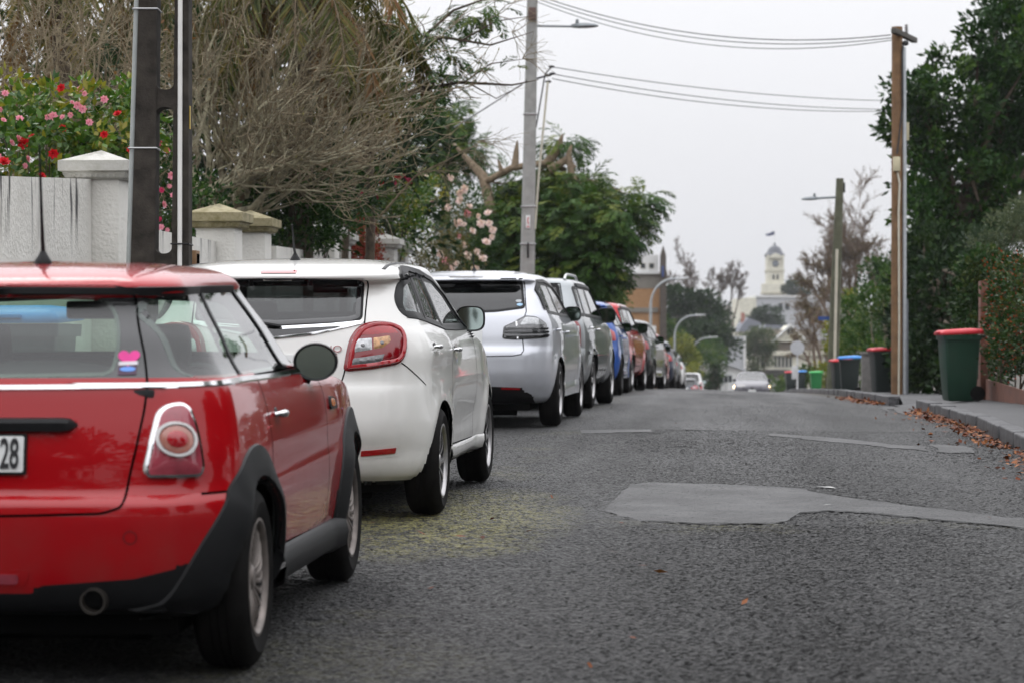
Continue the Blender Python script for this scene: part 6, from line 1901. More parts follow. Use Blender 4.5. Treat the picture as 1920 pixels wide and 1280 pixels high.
# bare tree with lichen-covered branches sweeping towards the street
def bare_tree():
    rng = np.random.default_rng(5); ap = lambda x, y, d: np.array(at(x, y, d * 1.13))
    b = ap(455, 560, 25.5)
    t = thing('bare_tree', 'large leafless tree with pale lichened branches fanning out above the white walls', 'tree', (b[0], b[1], rzf(b[0], b[1])))
    o = np.array(t.location); out = []; tips = []
    fork = loc(t, ap(432, 455, 25.3))
    trunks = []
    for (px, py, d, px1, py1, r) in ((470, 420, 26.2, 505, 300, .10), (420, 440, 25.4, 470, 330, .055), (405, 430, 24.9, 400, 330, .05), (385, 425, 24.6, 355, 320, .045)):
        trunks.append((np.array([loc(t, ap(455, 640, 25.5)), loc(t, ap(px, py, d)), loc(t, ap(px1, py1, d))]), np.array([r * 1.25, r * 1.05, r * .8])))
    tubes('trunk', trunks, PALEBARK, t, 9)
    limbs = []
    R_ = np.array([CT, ST, 0]); U_ = np.array([0, 0, 1.0]); Y_ = np.array([-ST, CT, 0])
    targets = [(640, 285, 24.3, .9), (760, 250, 24.8, 1), (700, 190, 25.4, 1), (620, 120, 25.0, 1), (760, 120, 26.0, .8), (540, 60, 25.2, 1), (470, 30, 24.8, 1), (400, 60, 24.6, 1), (350, 30, 25.2, 1), (560, 200, 24.4, 1), (480, 180, 24.3, 1), (640, 30, 26, 1), (700, 60, 26.5, .8), (600, 260, 24.0, 1), (730, 262, 24.5, .7), (430, 120, 25.6, 1), (520, 290, 23.9, .7), (330, 100, 25.0, .8), (690, 275, 24.2, .7), (575, 280, 24.1, .7), (380, 180, 24.2, .8), (500, 110, 26.3, .9), (590, 20, 24.6, .8), (660, 240, 25.5, .9)]
    for (px, py, d, k) in targets:
        tr = trunks[int(rng.integers(0, 4))]
        s = tr[0][1] + (tr[0][2] - tr[0][1]) * rng.uniform(.1, 1)
        e = loc(t, ap(px, py, d))
        m = s + (e - s) * .45 + np.array([0, 0, -.06]) + rng.normal(size=3) * .07
        pts = np.array([(1 - u)**2 * s + 2 * u * (1 - u) * m + u * u * e for u in np.linspace(0, 1, 9)]) + rng.normal(size=(9, 3)) * .035
        rad = np.linspace(.044, .012, 9) * k
        out.append((pts, rad))
        for j in range(9):
            f = rng.uniform(.15, 1); i = min(7, int(f * 8)); p = pts[i]
            base = unit(pts[i + 1] - pts[i]); sd = unit(np.cross(base, rng.normal(size=3))); a = rng.uniform(.3, .75)
            grow(rng, out, p, base * math.cos(a) + sd * math.sin(a), rng.uniform(.6, 1.25), .017 * k, 2, (2, 4), .40, .12, (.3, .8), (.42, .72), .13, np.array([.14, 0, .08]), tips, .0038)
    tubes('branches', [q for q in out if q[1][0] >= .0058], LICHEN, t, 5)
    tubes('twigs', [q for q in out if q[1][0] < .0058], TWIG, t, 4)
    P = np.array([p for p, d in tips]); D = np.array([d for p, d in tips])
    w = rng.random(len(P)) < .22
    leafmesh('buds', P[w], D[w] + np.array([0, 0, .5]), .05, .018, L_BUD, t, rng)['kind'] = 'stuff'
    print('bare tree segs', sum(len(p) for p, r in out), len(tips))
bare_tree()
# reddish twiggy shrub behind the camellia
def twig_shrub():
    rng = np.random.default_rng(9)
    b = ap(90, 420, 24.5)
    t = thing('bare_shrub', 'tangle of thin dark leafless twigs behind the flowering camellia', 'shrub', (b[0], b[1], rzf(b[0], b[1])))
    out = []; tips = []
    for k in range(30):
        e = loc(t, ap(rng.uniform(-40, 300), rng.uniform(-30, 170), rng.uniform(23.5, 26))); s = np.array([rng.normal() * .5, rng.normal() * .25, .8 + rng.random() * .5])
        pts = np.array([s + (e - s) * u for u in np.linspace(0, 1, 7)]) + rng.normal(size=(7, 3)) * .07
        out.append((pts, np.linspace(.017, .006, 7)))
        for j in range(9):
            i = int(rng.integers(2, 6)); bs = unit(pts[i + 1] - pts[i]); sd = unit(np.cross(bs, rng.normal(size=3)))
            grow(rng, out, pts[i], bs * .7 + sd * .7, rng.uniform(.4, .9), .006, 2, (2, 4), .4, .04, (.4, 1.1), (.4, .7), .15, None, tips, .0024)
    tubes('branches', out, TWIG, t, 4)
    P = np.array([p for p, d in tips]); w = rng.random(len(P)) < .05
    leafmesh('leaves', P[w], rng.normal(size=(w.sum(), 3)), .06, .035, L_DEAD, t, rng)
twig_shrub()
# palms hanging their fronds behind the bare tree
def palm(px, py, d, n, Lf, label, seed, droop=1.0, az=None, dead=.25, tr=1.0):
    rng = np.random.default_rng(seed)
    c = ap(px, py, d)
    t = thing('palm_tree', label, 'palm', (c[0], c[1], rzf(c[0], c[1])), group='palms behind the bare tree')
    top = loc(t, c)
    tubes('trunk', [(np.array([[0, 0, -.1], [0.03, 0, top[2] * .5], top]), np.array([.17, .14, .13]) * tr)], BARK, t, 10)
    P = []; D = []; Ls = []; Nn = []; ribs = []; DP = [[], [], [], []]
    for i in range(n):
        a = rng.uniform(0, 2 * math.pi) if az is None else rng.uniform(*az)
        el = rng.uniform(-.2, 1.1); isdead = el < .0 or rng.random() < dead
        h = np.array([math.cos(a), math.sin(a), 0]); dr = h * math.cos(el) + np.array([0, 0, math.sin(el)])
        q = top.copy(); pts = [q]; L = Lf * rng.uniform(.75, 1.1)
        for k in range(14):
            dr = unit(dr + np.array([0, 0, -.10 * droop * (1 + k * .09)])); q = q + dr * L / 14; pts.append(q)
        pts = np.array(pts); ribs.append((pts, np.linspace(.016, .004, 15)))
        for k in range(2, 14):
            for m in range(3):
                u = m / 3; b = pts[k] + (pts[k + 1] - pts[k]) * u; tg = unit(pts[k + 1] - pts[k]); sd = unit(np.cross(tg, np.array([0, 0, 1.0]) + rng.normal(size=3) * .05))
                for s in (-1, 1):
                    dd = tg * .5 + sd * s * .65 + np.array([0, 0, -.55 * droop]) + rng.normal(size=3) * .1
                    ll = .55 * (1 - abs(k / 14 - .45) * .9) * rng.uniform(.8, 1.1)
                    tgt = DP if isdead else (P, D, Ls, Nn)
                    tgt[0].append(b); tgt[1].append(dd); tgt[2].append(ll); tgt[3].append(np.cross(sd * s, tg) + rng.normal(size=3) * .2)
    tubes('frond_ribs', ribs, PALEBARK, t, 4)
    leafmesh('fronds', np.array(P), np.array(D), np.array(Ls), .030, L_PALM, t, rng, Nrm=np.array(Nn), fold=.02)
    if DP[0]: leafmesh('dead_fronds', np.array(DP[0]), np.array(DP[1]), np.array(DP[2]), .028, L_DEAD, t, rng, Nrm=np.array(DP[3]), fold=.02)
palm(120, -90, 27.5, 30, 2.1, 'palm with long hanging fronds at the top left corner', 21, 1.3)
palm(560, -40, 29, 30, 2.0, 'palm with yellow and dead brown fronds behind the bare tree', 22, 1.25)
palm(690, 60, 30.5, 16, 1.5, 'small palm with drooping fronds, right of the other palms', 23, 1.6, dead=.35, tr=.4)

def feathery(name, label, cat, base, mains, nfr, Lf, mat, seed, spread, lf=.05, lw=.016, trunkmat=PALEBARK, extra_trunks=None, droop=.8, group=None, per=16, limbs=40):
    """tree with fern-like sprays: mains = list of ((px,py,d),(rx,ry,rz)) foliage masses"""
    rng = np.random.default_rng(seed)
    b = ap(*base)
    t = thing(name, label, cat, (b[0], b[1], rzf(b[0], b[1])), group=group)
    E = [(loc(t, ap(*c)), np.array(s)) for c, s in mains]
    C, rr, O = clumps(rng, E, nfr, .1, .2, .45)
    P = []; D = []; Ls = []; Nn = []; T = []
    nP = []
    n = len(C)
    hz = unit(O * np.array([1, 1, .35]) + rng.normal(size=(n, 3)) * .35 + np.array([0, 0, .25]))
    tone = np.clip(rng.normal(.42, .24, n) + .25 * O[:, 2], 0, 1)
    q = C.copy(); dr = hz
    for k in range(per):
        dr = unit(dr + np.array([0, 0, -.11 * droop])); q2 = q + dr * Lf / per
        sd = unit(np.cross(dr, np.array([0, 0, 1.0]) + rng.normal(size=(n, 3)) * .15))
        env = math.sin(math.pi * (k + 1.2) / (per + 2))
        for s in (-1, 1):
            P.append(q); D.append(dr * .55 + sd * s * .8 + np.array([0, 0, -.12])); Ls.append(np.full(n, Lf * .30 * env + lf * .5)); Nn.append(np.cross(sd * s, dr) + rng.normal(size=(n, 3)) * .25); T.append(np.clip(tone + rng.normal(0, .1, n), 0, 1))
        q = q2
    leafmesh('foliage', np.concatenate(P), np.concatenate(D), np.concatenate(Ls), lw, mat, t, rng, np.concatenate(T), Nrm=np.concatenate(Nn), fold=.03)
    paths = []
    if extra_trunks: paths += [(np.array([loc(t, ap(*p)) if not isinstance(p, str) else np.zeros(3) for p in pts]), np.array(rad)) for pts, rad in extra_trunks]
    tp = []
    for P_, r_ in paths:
        for u in np.linspace(0, len(P_) - 1.001, len(P_) * 5):
            j = int(u); tp.append((*(P_[j] + (P_[j + 1] - P_[j]) * (u - j)), r_[j] + (r_[j + 1] - r_[j]) * (u - j)))
    tp = np.array(tp)
    for i in rng.choice(n, min(limbs, n), replace=False):
        e = C[i]; dd = np.linalg.norm(tp[:, :3] - e, axis=1) + (tp[:, 2] > e[2]) * .3; j = int(dd.argmin()); s = tp[j, :3]; r_ = min(tp[j, 3] * .5, .03)
        m = (s + e) / 2 + rng.normal(size=3) * .08 * dd[j]
        paths.append((np.array([s, m, e]), np.array([r_, r_ * .6, .004])))
    tubes('trunk', paths, trunkmat, t, 8)
    return t
# wide feathery tree behind the pale pole, lopped stubs at its top
feathery('feathery_tree', 'wide drooping feathery green tree with lopped brown stubs, behind the pale pole', 'tree', (960, 640, 56),
    [((1020, 440, 56), (1.3, 1.2, .9)), ((1100, 425, 55), (.9, 1.2, .8)), ((940, 430, 57), (.6, 1, .7)), ((1160, 420, 54.5), (.5, .9, .55)), ((1075, 360, 56), (.75, 1, .45)), ((1055, 520, 55), (1.0, 1, .5)), ((985, 520, 56), (.9, 1, .6)), ((1205, 375, 55), (.22, .5, .28)), ((1000, 345, 57), (.7, .8, .35)), ((1125, 495, 54.5), (.4, .8, .45)), ((1060, 270, 56.5), (.35, .5, .22)), ((920, 500, 56), (.5, .8, .6))], 2500, .62, L_FERN, 31, 1, lf=.05, lw=.035,
    extra_trunks=[([(960, 660, 56), (945, 480, 56.2), (905, 330, 56.5), (850, 270, 57)], [.20, .17, .11, .03]), ([(905, 345, 56.5), (960, 315, 56), (1030, 305, 56), (1060, 320, 56)], [.08, .075, .07, .06]), ([(1025, 310, 56), (1048, 275, 56), (1055, 252, 56)], [.11, .09, .02]), ([(965, 315, 56), (968, 285, 56), (970, 264, 56)], [.09, .06, .015]), ([(1030, 320, 55.8), (1062, 300, 55.8), (1078, 315, 55.8)], [.10, .085, .05]), ([(1072, 330, 55.7), (1066, 290, 55.7), (1072, 272, 55.7)], [.08, .06, .02]), ([(940, 320, 56), (934, 300, 56)], [.06, .02])])
# long limb with ferny clumps reaching over to the pale pole
feathery('feathery_tree', 'thin branched tree with sparse ferny tufts reaching right to the pale pole', 'tree', (640, 640, 33),
    [((770, 60, 31), (.42, .5, .20)), ((800, 150, 31), (.35, .4, .14)), ((880, 30, 31.5), (.22, .3, .15)), ((850, 110, 31), (.20, .3, .10)), ((830, 160, 31), (.15, .3, .15)), ((740, 190, 32), (.5, .5, .2)), ((905, 25, 31), (.25, .3, .12)), ((940, 140, 31), (.18, .2, .10))], 230, .30, L_FERN, 33, 1, lf=.03, lw=.02, trunkmat=BARK,
    extra_trunks=[([(640, 660, 33), (650, 400, 33), (690, 220, 32), (760, 175, 31), (860, 155, 31), (960, 160, 31), (1010, 150, 31)], [.05, .045, .04, .034, .022, .012, .004]), ([(690, 220, 32), (740, 110, 31), (830, 70, 31), (920, 85, 31), (1000, 60, 31)], [.04, .03, .02, .012, .003]), ([(760, 100, 31), (850, 20, 31), (960, -20, 31)], [.024, .016, .006]), ([(860, 80, 31), (930, 40, 31), (1000, 30, 31)], [.012, .008, .003]), ([(870, 155, 31), (920, 120, 31), (990, 110, 31)], [.012, .008, .003]), ([(880, 157, 31), (930, 185, 31), (980, 160, 31)], [.010, .006, .003])])
feathery('feathery_tree', 'grey green feathery tree in the gap left of the wide drooping one', 'tree', (830, 640, 62),
    [((830, 250, 62), (.55, .8, .45)), ((870, 290, 62), (.5, .8, .4)), ((800, 300, 62), (.7, .8, .6)), ((850, 210, 63), (.25, .5, .35))], 420, .55, L_FERN, 34, 1, lf=.05, lw=.035, extra_trunks=[([(830, 660, 62), (835, 400, 62), (840, 230, 62)], [.16, .12, .05])])
# dangling dry seed pods and twigs at the ends of the limb
def pods():
    rng = np.random.default_rng(41); b = ap(900, 330, 31)
    t = thing('bare_tree', 'sparse thin bare twigs with curled dry pods left of the pale pole', 'tree', (b[0], b[1], rzf(b[0], b[1])))
    out = []; tips = []
    pts = np.array([loc(t, ap(*q)) for q in ((700, 420, 31.5), (780, 330, 31), (860, 290, 31), (910, 262, 31))]); out.append((np.r_[np.array([loc(t, ap(660, 640, 32))]), pts], np.array([.022, .018, .013, .009, .004])))
    for q in ((700, 230, 31), (900, 130, 31), (960, 60, 31), (930, 30, 31), (980, 110, 31), (860, 285, 31), (900, 265, 31), (820, 320, 31), (780, 330, 31)):
        for j in range(5): grow(rng, out, loc(t, ap(*q)), unit(np.array([.8, 0, .1]) + rng.normal(size=3) * .5), rng.uniform(.25, .5), .006, 1, (3, 5), .35, -.10, (.3, .9), (.5, .8), .08, None, tips, .002)
    tubes('branches', out, TWIG, t, 4)
pods()
# shrubs and camellias along the garden walls
bush('garden_shrub', 'dark leafy shrub spilling over the low wall past the mossy pillars', 'shrub', [((560, 400, 29), (.55, .5, .50)), ((625, 365, 30), (.6, .5, .45)), ((540, 360, 29.5), (.5, .5, .35)), ((590, 430, 29), (.40, .4, .25)), ((500, 380, 29), (.35, .4, .35))], L_DARK, 260, 24, .075, .030, 51, (.10, .22), base=(545, 640, 31.5), stems=26, stem_r=.018, inner=.25)
t, C, rr, O, rng = bush('camellia_bush', 'dark camellia with bright magenta flowers behind the low wall', 'bush', [((690, 360, 40.26), (0.915, 0.732, 0.671)), ((760, 350, 41.48), (0.671, 0.732, 0.549)), ((640, 340, 40.26), (0.610, 0.610, 0.488)), ((720, 420, 40.26), (0.732, 0.610, 0.488))], L_CAM, 300, 24, .07, .036, 52, (.10, .22), stems=14, inner=.3)
flowers(t, rng, [loc(t, ap(px, py, 39.3)) for px, py in ((760, 330), (766, 340), (660, 362), (674, 363), (672, 375), (612, 378), (605, 382), (600, 384), (627, 380), (636, 368), (690, 352), (708, 372), (745, 333), (668, 340), (738, 345), (715, 345), (655, 335))], [PET_MAG, PET_RED], .066)
bush('garden_shrub', 'brownish green loose shrub left of the pale pink camellia', 'shrub', [((800, 440, 47.58), (0.976, 0.854, 0.793)), ((760, 400, 46.36), (0.732, 0.732, 0.610)), ((830, 490, 48.80), (0.854, 0.732, 0.610)), ((730, 460, 44.16), (0.427, 0.610, 0.366))], L_BROWN, 260, 26, .06, .028, 53, (.12, .25), stems=26, inner=.25)
t, C, rr, O, rng = bush('camellia_bush', 'rounded camellia dotted with pale pink flowers, left of the feathery tree', 'bush', [((875, 420, 53.68), (0.671, 0.732, 0.915)), ((850, 380, 54.29), (0.610, 0.610, 0.610)), ((885, 490, 53.68), (0.610, 0.610, 0.610)), ((840, 470, 53.68), (0.610, 0.610, 0.610))], L_DARK, 260, 24, .075, .04, 54, (.12, .24), stems=8, inner=.3)
pf = ((862, 362), (863, 376), (870, 355), (879, 402), (873, 400), (896, 406), (861, 418), (870, 422), (902, 420), (886, 434), (860, 442), (924, 432), (917, 420), (894, 473), (922, 445), (912, 455), (853, 420), (846, 335), (842, 330), (810, 383), (880, 388), (905, 485), (876, 480), (800, 335), (840, 390), (915, 400), (868, 460), (890, 505), (855, 495), (846, 505), (825, 478), (836, 490))
flowers(t, rng, [loc(t, ap(px, py, 52.6)) for px, py in pf], [PET_PALE, PET_PALE, PET_PINK], .10)
bush('red_hedge', 'clipped dark red leaved hedge between two pairs of gate pillars', 'hedge', [((672, 455, 37.08), (0.309, 1.339, 0.360)), ((676, 500, 37.08), (0.330, 1.339, 0.412))], L_RED, 170, 26, .05, .03, 55, (.08, .16), stems=4, inner=.5)
bush('leafy_tree', 'dense dark green tree filling the background behind the bare branches', 'tree', [((420, 300, 38), (2.2, 1.2, 1.3)), ((640, 260, 39), (1.7, 1.2, .9)), ((100, 200, 36), (2.2, 1, 1.4)), ((300, 130, 38), (1.6, 1, .8)), ((720, 400, 42), (1.2, 1, .9)), ((450, 430, 36), (1.6, 1, .7))], L_DEEP, 620, 26, .16, .08, 56, (.22, .45), stems=30, stem_r=.022, inner=.2)
bush('leafy_tree', 'olive brown mottled tree showing through the top of the bare branches', 'tree', [((300, 40, 40), (1.8, 1, .9)), ((560, 120, 41), (1.4, 1, .8)), ((450, -40, 41), (1.8, 1, .8)), ((640, 10, 41), (.9, 1, .5)), ((380, 110, 40), (1.4, 1, .7))], L_OLV2, 380, 24, .14, .06, 57, (.18, .38), stems=30, stem_r=.02, inner=.2)
bush('garden_shrub', 'low bright green bushes under the feathery tree, left of the brick building', 'shrub', [((1110, 565, 75), (.8, 1, .5)), ((1140, 560, 78), (.5, 1, .4)), ((1090, 590, 72), (.8, 1, .5))], L_MID, 200, 22, .14, .07, 58, (.2, .4), stems=6, inner=.3)
# right-hand side
def big_tree(label, mains, base, mat, seed, ncl, per, L, Wd, r, trunk, inner=.35, name='leafy_tree', group=None, limbs=36):
    rng = np.random.default_rng(seed); b = ap(*base)
    t = thing(name, label, 'tree', (b[0], b[1], rzf(b[0], b[1]) - .05), group=group)
    E = [(loc(t, ap(*c)), np.array(s)) for c, s in mains]
    C, rr, O = clumps(rng, E, ncl, r[0], r[1], inner)
    P, D, tone = clump_leaves(rng, C, rr, O, per, .1, shell=.35)
    leafmesh('crown', P, D, rng.uniform(.7, 1.25, len(P)) * L, rng.uniform(.8, 1.2, len(P)) * Wd, mat, t, rng, tone)
    H = trunk[0]; paths = [(np.array([[0, 0, 0], [.05, 0, H * .5], [-.05, .05, H]]), np.array([trunk[1], trunk[1] * .8, trunk[1] * .55]))]
    for i in rng.choice(len(C), min(limbs, len(C)), replace=False):
        s = np.array([0, 0, H * rng.uniform(.4, 1)]); e = C[i]; m = s + (e - s) * .5 + np.array([0, 0, .25]) + rng.normal(size=3) * .15
        paths.append((np.array([s, m, e]), np.array([.4, .25, .06]) * trunk[1]))
    tubes('trunk', paths, BARK, t, 7)
    return t
big_tree('tall glossy dark green tree behind the brown timber pole', [((1800, 180, 52), (1.1, 1.2, .9)), ((1880, 80, 52), (.8, 1.2, .9)), ((1730, 250, 52), (.75, 1, .75)), ((1700, 190, 52), (.45, .8, .55)), ((1780, 320, 52), (1.1, 1.2, .75)), ((1860, 260, 53), (.9, 1.2, .9)), ((1900, 150, 53), (.9, 1, 1.4)), ((1730, 390, 51), (.55, .9, .6)), ((1800, 430, 52), (1.0, 1.0, .7)), ((1890, 380, 52), (.9, 1, .8)), ((1950, 0, 53), (1.1, 1, 1.2)), ((1960, 250, 53), (1.0, 1, 1.8)), ((1680, 240, 52), (.32, .6, .35))], (1810, 640, 52), L_DARK, 61, 560, 44, .17, .075, (.18, .36), (4.2, .22), inner=.35)
big_tree('dense dark hedge tree filling the space below the tall glossy tree', [((1770, 600, 48), (.75, 1, 1.3)), ((1720, 560, 50), (.5, 1, 1.3)), ((1830, 570, 46), (.5, .9, 1.4)), ((1770, 480, 50), (.9, 1, .6)), ((1700, 640, 50), (.35, .8, .9)), ((1850, 640, 44), (.5, .8, .9)), ((1740, 690, 47), (.6, .8, .6)), ((1810, 700, 45), (.5, .8, .5))], (1770, 640, 48.5), L_DEEP, 62, 460, 34, .15, .075, (.18, .34), (2.2, .15), inner=.3)
bush('hedge', 'mixed green hedge just left of the rusty post', 'hedge', [((1822, 590, 37.5), (.20, .6, .85)), ((1840, 540, 37.5), (.35, .6, .5)), ((1850, 500, 37.5), (.45, .6, .30)), ((1830, 660, 37), (.25, .6, .5))], L_HEDGE, 260, 34, .07, .04, 63, (.10, .22), stems=6, inner=.3)
bush('olive_bush', 'rounded grey green olive bush above the hedges on the right', 'bush', [((1890, 440, 39), (.50, .5, .34)), ((1930, 420, 39), (.4, .5, .4)), ((1850, 465, 39), (.25, .4, .22))], L_OLIVE, 160, 40, .07, .016, 64, (.10, .20), stems=12, inner=.3, shell=.3)
t, C, rr, O, rng = bush('hedge', 'red tipped hedge growing in the rusty steel planter', 'hedge', [((1890, 560, 32.6), (.26, 1.2, .45)), ((1885, 640, 32.6), (.24, 1.2, .5)), ((1930, 590, 31), (.30, 1.4, .75)), ((1990, 600, 28.5), (.35, 1.8, .75)), ((1900, 510, 32.4), (.25, 1.0, .2)), ((2120, 620, 24), (.4, 2.5, .8))], L_HEDGE, 560, 34, .062, .038, 65, (.09, .19), stems=8, inner=.4)
n = 6000; k = rng.integers(0, len(C), n); u = unit(rng.normal(size=(n, 3)))
w = (u[:, 1] < .3) & (C[k][:, 2] > .3)
leafmesh('red_tips', (C[k] + u * rr[k][:, None] * 1.05)[w], (u + np.array([0, 0, .4]))[w], .038, .02, L_REDTIP, t, rng)
bush('garden_shrub', 'mid green bushy shrubs between the leaning pole and the dark hedge tree', 'shrub', [((1640, 610, 70), (.7, 1, 1.1)), ((1610, 660, 72), (.6, 1, .9)), ((1670, 570, 70), (.5, .8, .8)), ((1600, 600, 76), (.5, .8, .6)), ((1650, 680, 66), (.6, .8, .6))], L_MID, 260, 26, .13, .07, 66, (.18, .36), stems=6, inner=.3)
bush('garden_shrub', 'yellow green shrub at the foot of the leaning pole', 'shrub', [((1570, 640, 80), (.35, .6, .7)), ((1590, 570, 84), (.3, .6, .4)), ((1545, 700, 90), (.5, .6, .4))], L_YEL, 90, 24, .12, .06, 67, (.15, .3), stems=4, inner=.3)

big_tree('deep green tree mass far behind the dark hedge tree', [((1700, 560, 96), (1.3, 1.5, 1.7)), ((1745, 480, 96), (1.3, 1.5, 1.3)), ((1690, 660, 92), (1.2, 1.5, 1.5)), ((1660, 530, 100), (.9, 1.2, 1.0))], (1705, 640, 96), L_DARK, 68, 220, 30, .22, .11, (.3, .55), (3, .25), inner=.3)
# fallen leaves in the right gutter and on the seal
rng = np.random.default_rng(71)
n = 1700
y = rng.uniform(14, 31.5, n); x = KR - np.abs(rng.normal(0, .11, n)) * (1 + (rng.random(n) > .93) * 2.5) - .015
z = np.array([rzf(a, b) for a, b in zip(x, y)]) + .008 + rng.random(n) * .035 * np.exp(-(KR - x) / .12)
P = np.c_[x, y, z]
o = leafmesh('fallen_leaves', P, np.c_[rng.normal(size=n), rng.normal(size=n), rng.normal(0, .25, n)], rng.uniform(.03, .075, n), rng.uniform(.018, .04, n), L_FALL, None, rng, Nrm=np.tile((0, 0, 1.0), (n, 1)) + rng.normal(size=(n, 3)) * .4); tag(o, kind='stuff')
n = 260
y = rng.uniform(36, 47, n); x = KR - .08 - np.abs(rng.normal(0, .15, n)); P = np.c_[x, y, np.array([rzf(a, b) for a, b in zip(x, y)]) + .015]
o = leafmesh('fallen_leaves', P, np.c_[rng.normal(size=n), rng.normal(size=n), rng.normal(0, .25, n)], .08, .05, L_FALL, None, rng, Nrm=np.tile((0, 0, 1.0), (n, 1)) + rng.normal(size=(n, 3)) * .4); tag(o, kind='stuff')
mk = [(925, 977), (985, 1000), (905, 1008), (800, 1008), (720, 1008), (1035, 932), (1047, 830), (1265, 795), (840, 1015), (875, 1010), (1215, 1065), (1225, 1075), (1170, 985), (1390, 1140), (1100, 1250), (700, 1015), (1850, 848), (1180, 1200), (1160, 1040), (690, 985), (760, 1100), (815, 1105)]
P = []
for q in mk: a = rp(*q); P.append((a[0], a[1], float(road_surface(np.array([a[0]]), np.array([a[1]]))[0]) + .014))
P = np.array(P); m = len(P)
o = leafmesh('fallen_leaves', P, np.c_[rng.normal(size=m), rng.normal(size=m) * .4, rng.normal(0, .2, m)], rng.uniform(.03, .07, m), .03, L_FALL, None, rng, Nrm=np.tile((0, 0, 1.0), (m, 1)) + rng.normal(size=(m, 3)) * .3); tag(o, kind='stuff')

# unseen trees added around the tripod to darken reflections in paint and glass
for i, (x, y, s, hgt) in enumerate(((-8.5, -14, 3.2, 4), (-8, -2, 2.6, 3.5), (6.2, -12, 3.0, 4), (6.0, 2, 2.2, 3.2), (4.6, -38, 6.0, 7), (-7.5, -30, 4.5, 5), (6.5, -28, 4.5, 5), (6.6, 9, 2.2, 2.8), (6.8, 14, 2.4, 3.0), (7.2, 20, 2.2, 3.0), (7.6, 25, 2.4, 3.2), (-4.5, -15, 4.6, 6.0), (3.5, -17, 4.8, 6.5), (-4.8, -24, 6.0, 8))):
    rng = np.random.default_rng(100 + i)
    t = thing('reflection_tree', 'dark leafy tree added out of view to darken reflections in the car paint', 'tree', (x, y, rzf(0, y)), group='trees added out of view for reflections')
    C, rr, O = clumps(rng, [(np.array([0, 0, hgt]), np.array([s * .8, s * .8, s]))], 90, .5, .9, .4)
    P, D, tone = clump_leaves(rng, C, rr, O, 30, .1)
    leafmesh('crown', P, D, .5, .3, L_DEEP, t, rng, tone)
    tubes('trunk', [(np.array([[0, 0, -.1], [0, 0, hgt]]), np.array([.25, .15]))], BARK, t, 8)
# ------------------------------------------------------------------ buildings and trees beyond the crest
def ter(x, y): return float(terrain(np.array([x]), np.array([y]))[0])
CREAM = flat('cream_plaster', (.62, .60, .50), .8, var=.12, scale=1.5); CREAMD = flat('dark_cream_trim', (.46, .43, .34), .8, var=.1, scale=1.5)  # CREAMD: darker cream for cornices, window frames and one house wall
WHITEW = flat('white_weatherboard', (.62, .62, .61), .7, var=.05, scale=1); GREYROOF = flat('pale_iron_roof', (.40, .41, .43), .5, var=.05, scale=1)
SLATE = flat('slate_dome', (.075, .08, .095), .6, var=.2, scale=2); BROWNROOF = flat('brown_roof', (.20, .17, .14), .8, var=.2, scale=1); DARKWIN = flat('dark_window', (.03, .034, .038), .15, var=.3, scale=2)
GREYW = flat('grey_paintwork', (.38, .40, .39), .8, var=.06, scale=1)
def brickmat():
    k = N('orange_brick')
    b = k.n('ShaderNodeTexBrick', {'Vector': k.n('ShaderNodeMapping', {'Vector': k.obj(), 'Rotation': (math.pi / 2, 0, 0)}).outputs[0], 'Color1': (.36, .19, .08, 1), 'Color2': (.28, .14, .06, 1), 'Mortar': (.33, .26, .18, 1), 'Scale': 3.2, 'Mortar Size': .012})
    k.p(Base_Color=k.mix(.35, b.outputs['Color'], k.mix(k.noise(.6, 5), (.40, .24, .11), (.24, .13, .07))), Roughness=.9)
    return k.m
BRICK = brickmat()
class Bld:
    """a building facing the street: positions given as sight columns and rows at its distance d"""
    def __init__(s, name, label, cat, px, d, group=None):
        c = at(px, 640, d); s.d = d; s.px = px
        s.t = thing(name, label, cat, (c.x, c.y, 0), (0, 0, YAW), group)
        s.gz = ter(c.x, c.y) - 1.0
    def X(s, px): return (px - s.px) / 4800 * s.d
    def Z(s, py): return EYE + (640 - py) / 4800 * s.d
    def block(s, nm, x0, x1, y0, y1, mat, dep=8.0, front=0.0, parent=None, bev=0.0):
        zt = s.Z(y0); zb = s.gz if y1 is None else s.Z(y1)
        b = MB(); b.box(((s.X(x0) + s.X(x1)) / 2, front + dep / 2, (zt + zb) / 2), (s.X(x1) - s.X(x0), dep, zt - zb), bev=bev)
        return b.build(nm, mat, parent or s.t, smooth=False)
    def poly(s, nm, pts, mat, dep=8.0, front=0.0, parent=None):
        b = MB(); b.prism([(s.X(x), s.Z(y)) for x, y in pts], (0, front, 0), (1, 0, 0), (0, 0, 1), (0, dep, 0))
        return b.build(nm, mat, parent or s.t, smooth=False)
    def window(s, x0, x1, y0, y1, front=0.0, frame=None, arch=False):
        b = MB(); w = s.X(x1) - s.X(x0); h = s.Z(y0) - s.Z(y1); cx = (s.X(x0) + s.X(x1)) / 2; cz = (s.Z(y0) + s.Z(y1)) / 2
        f = MB(); f.box((cx, front - .03, cz), (w * 1.22, .10, h * 1.12)); fo = f.build('window', frame or WHITEW, s.t, smooth=False)
        b.box((cx, front - .10, cz), (w, .06, h)); b.build('pane', DARKWIN, fo, smooth=False)
B_ = Bld('brick_building', 'orange brick building with a white panelled top and dark corner column', 'building', 1205, 158)
B_.block('wall', 1140, 1240, 541, None, BRICK, 14)
B_.block('concrete_band', 1140, 1240, 512, 541, flat('band_concrete', (.19, .175, .15), .85, var=.15, scale=1), 14, -.03)
B_.block('concrete_band', 1150, 1234, 577, 586, flat('band_concrete', (.19, .175, .15), .85, var=.15, scale=1), .2, -.1)
B_.block('parapet', 1182, 1235, 478, 512, WHITEW, 10, .4)
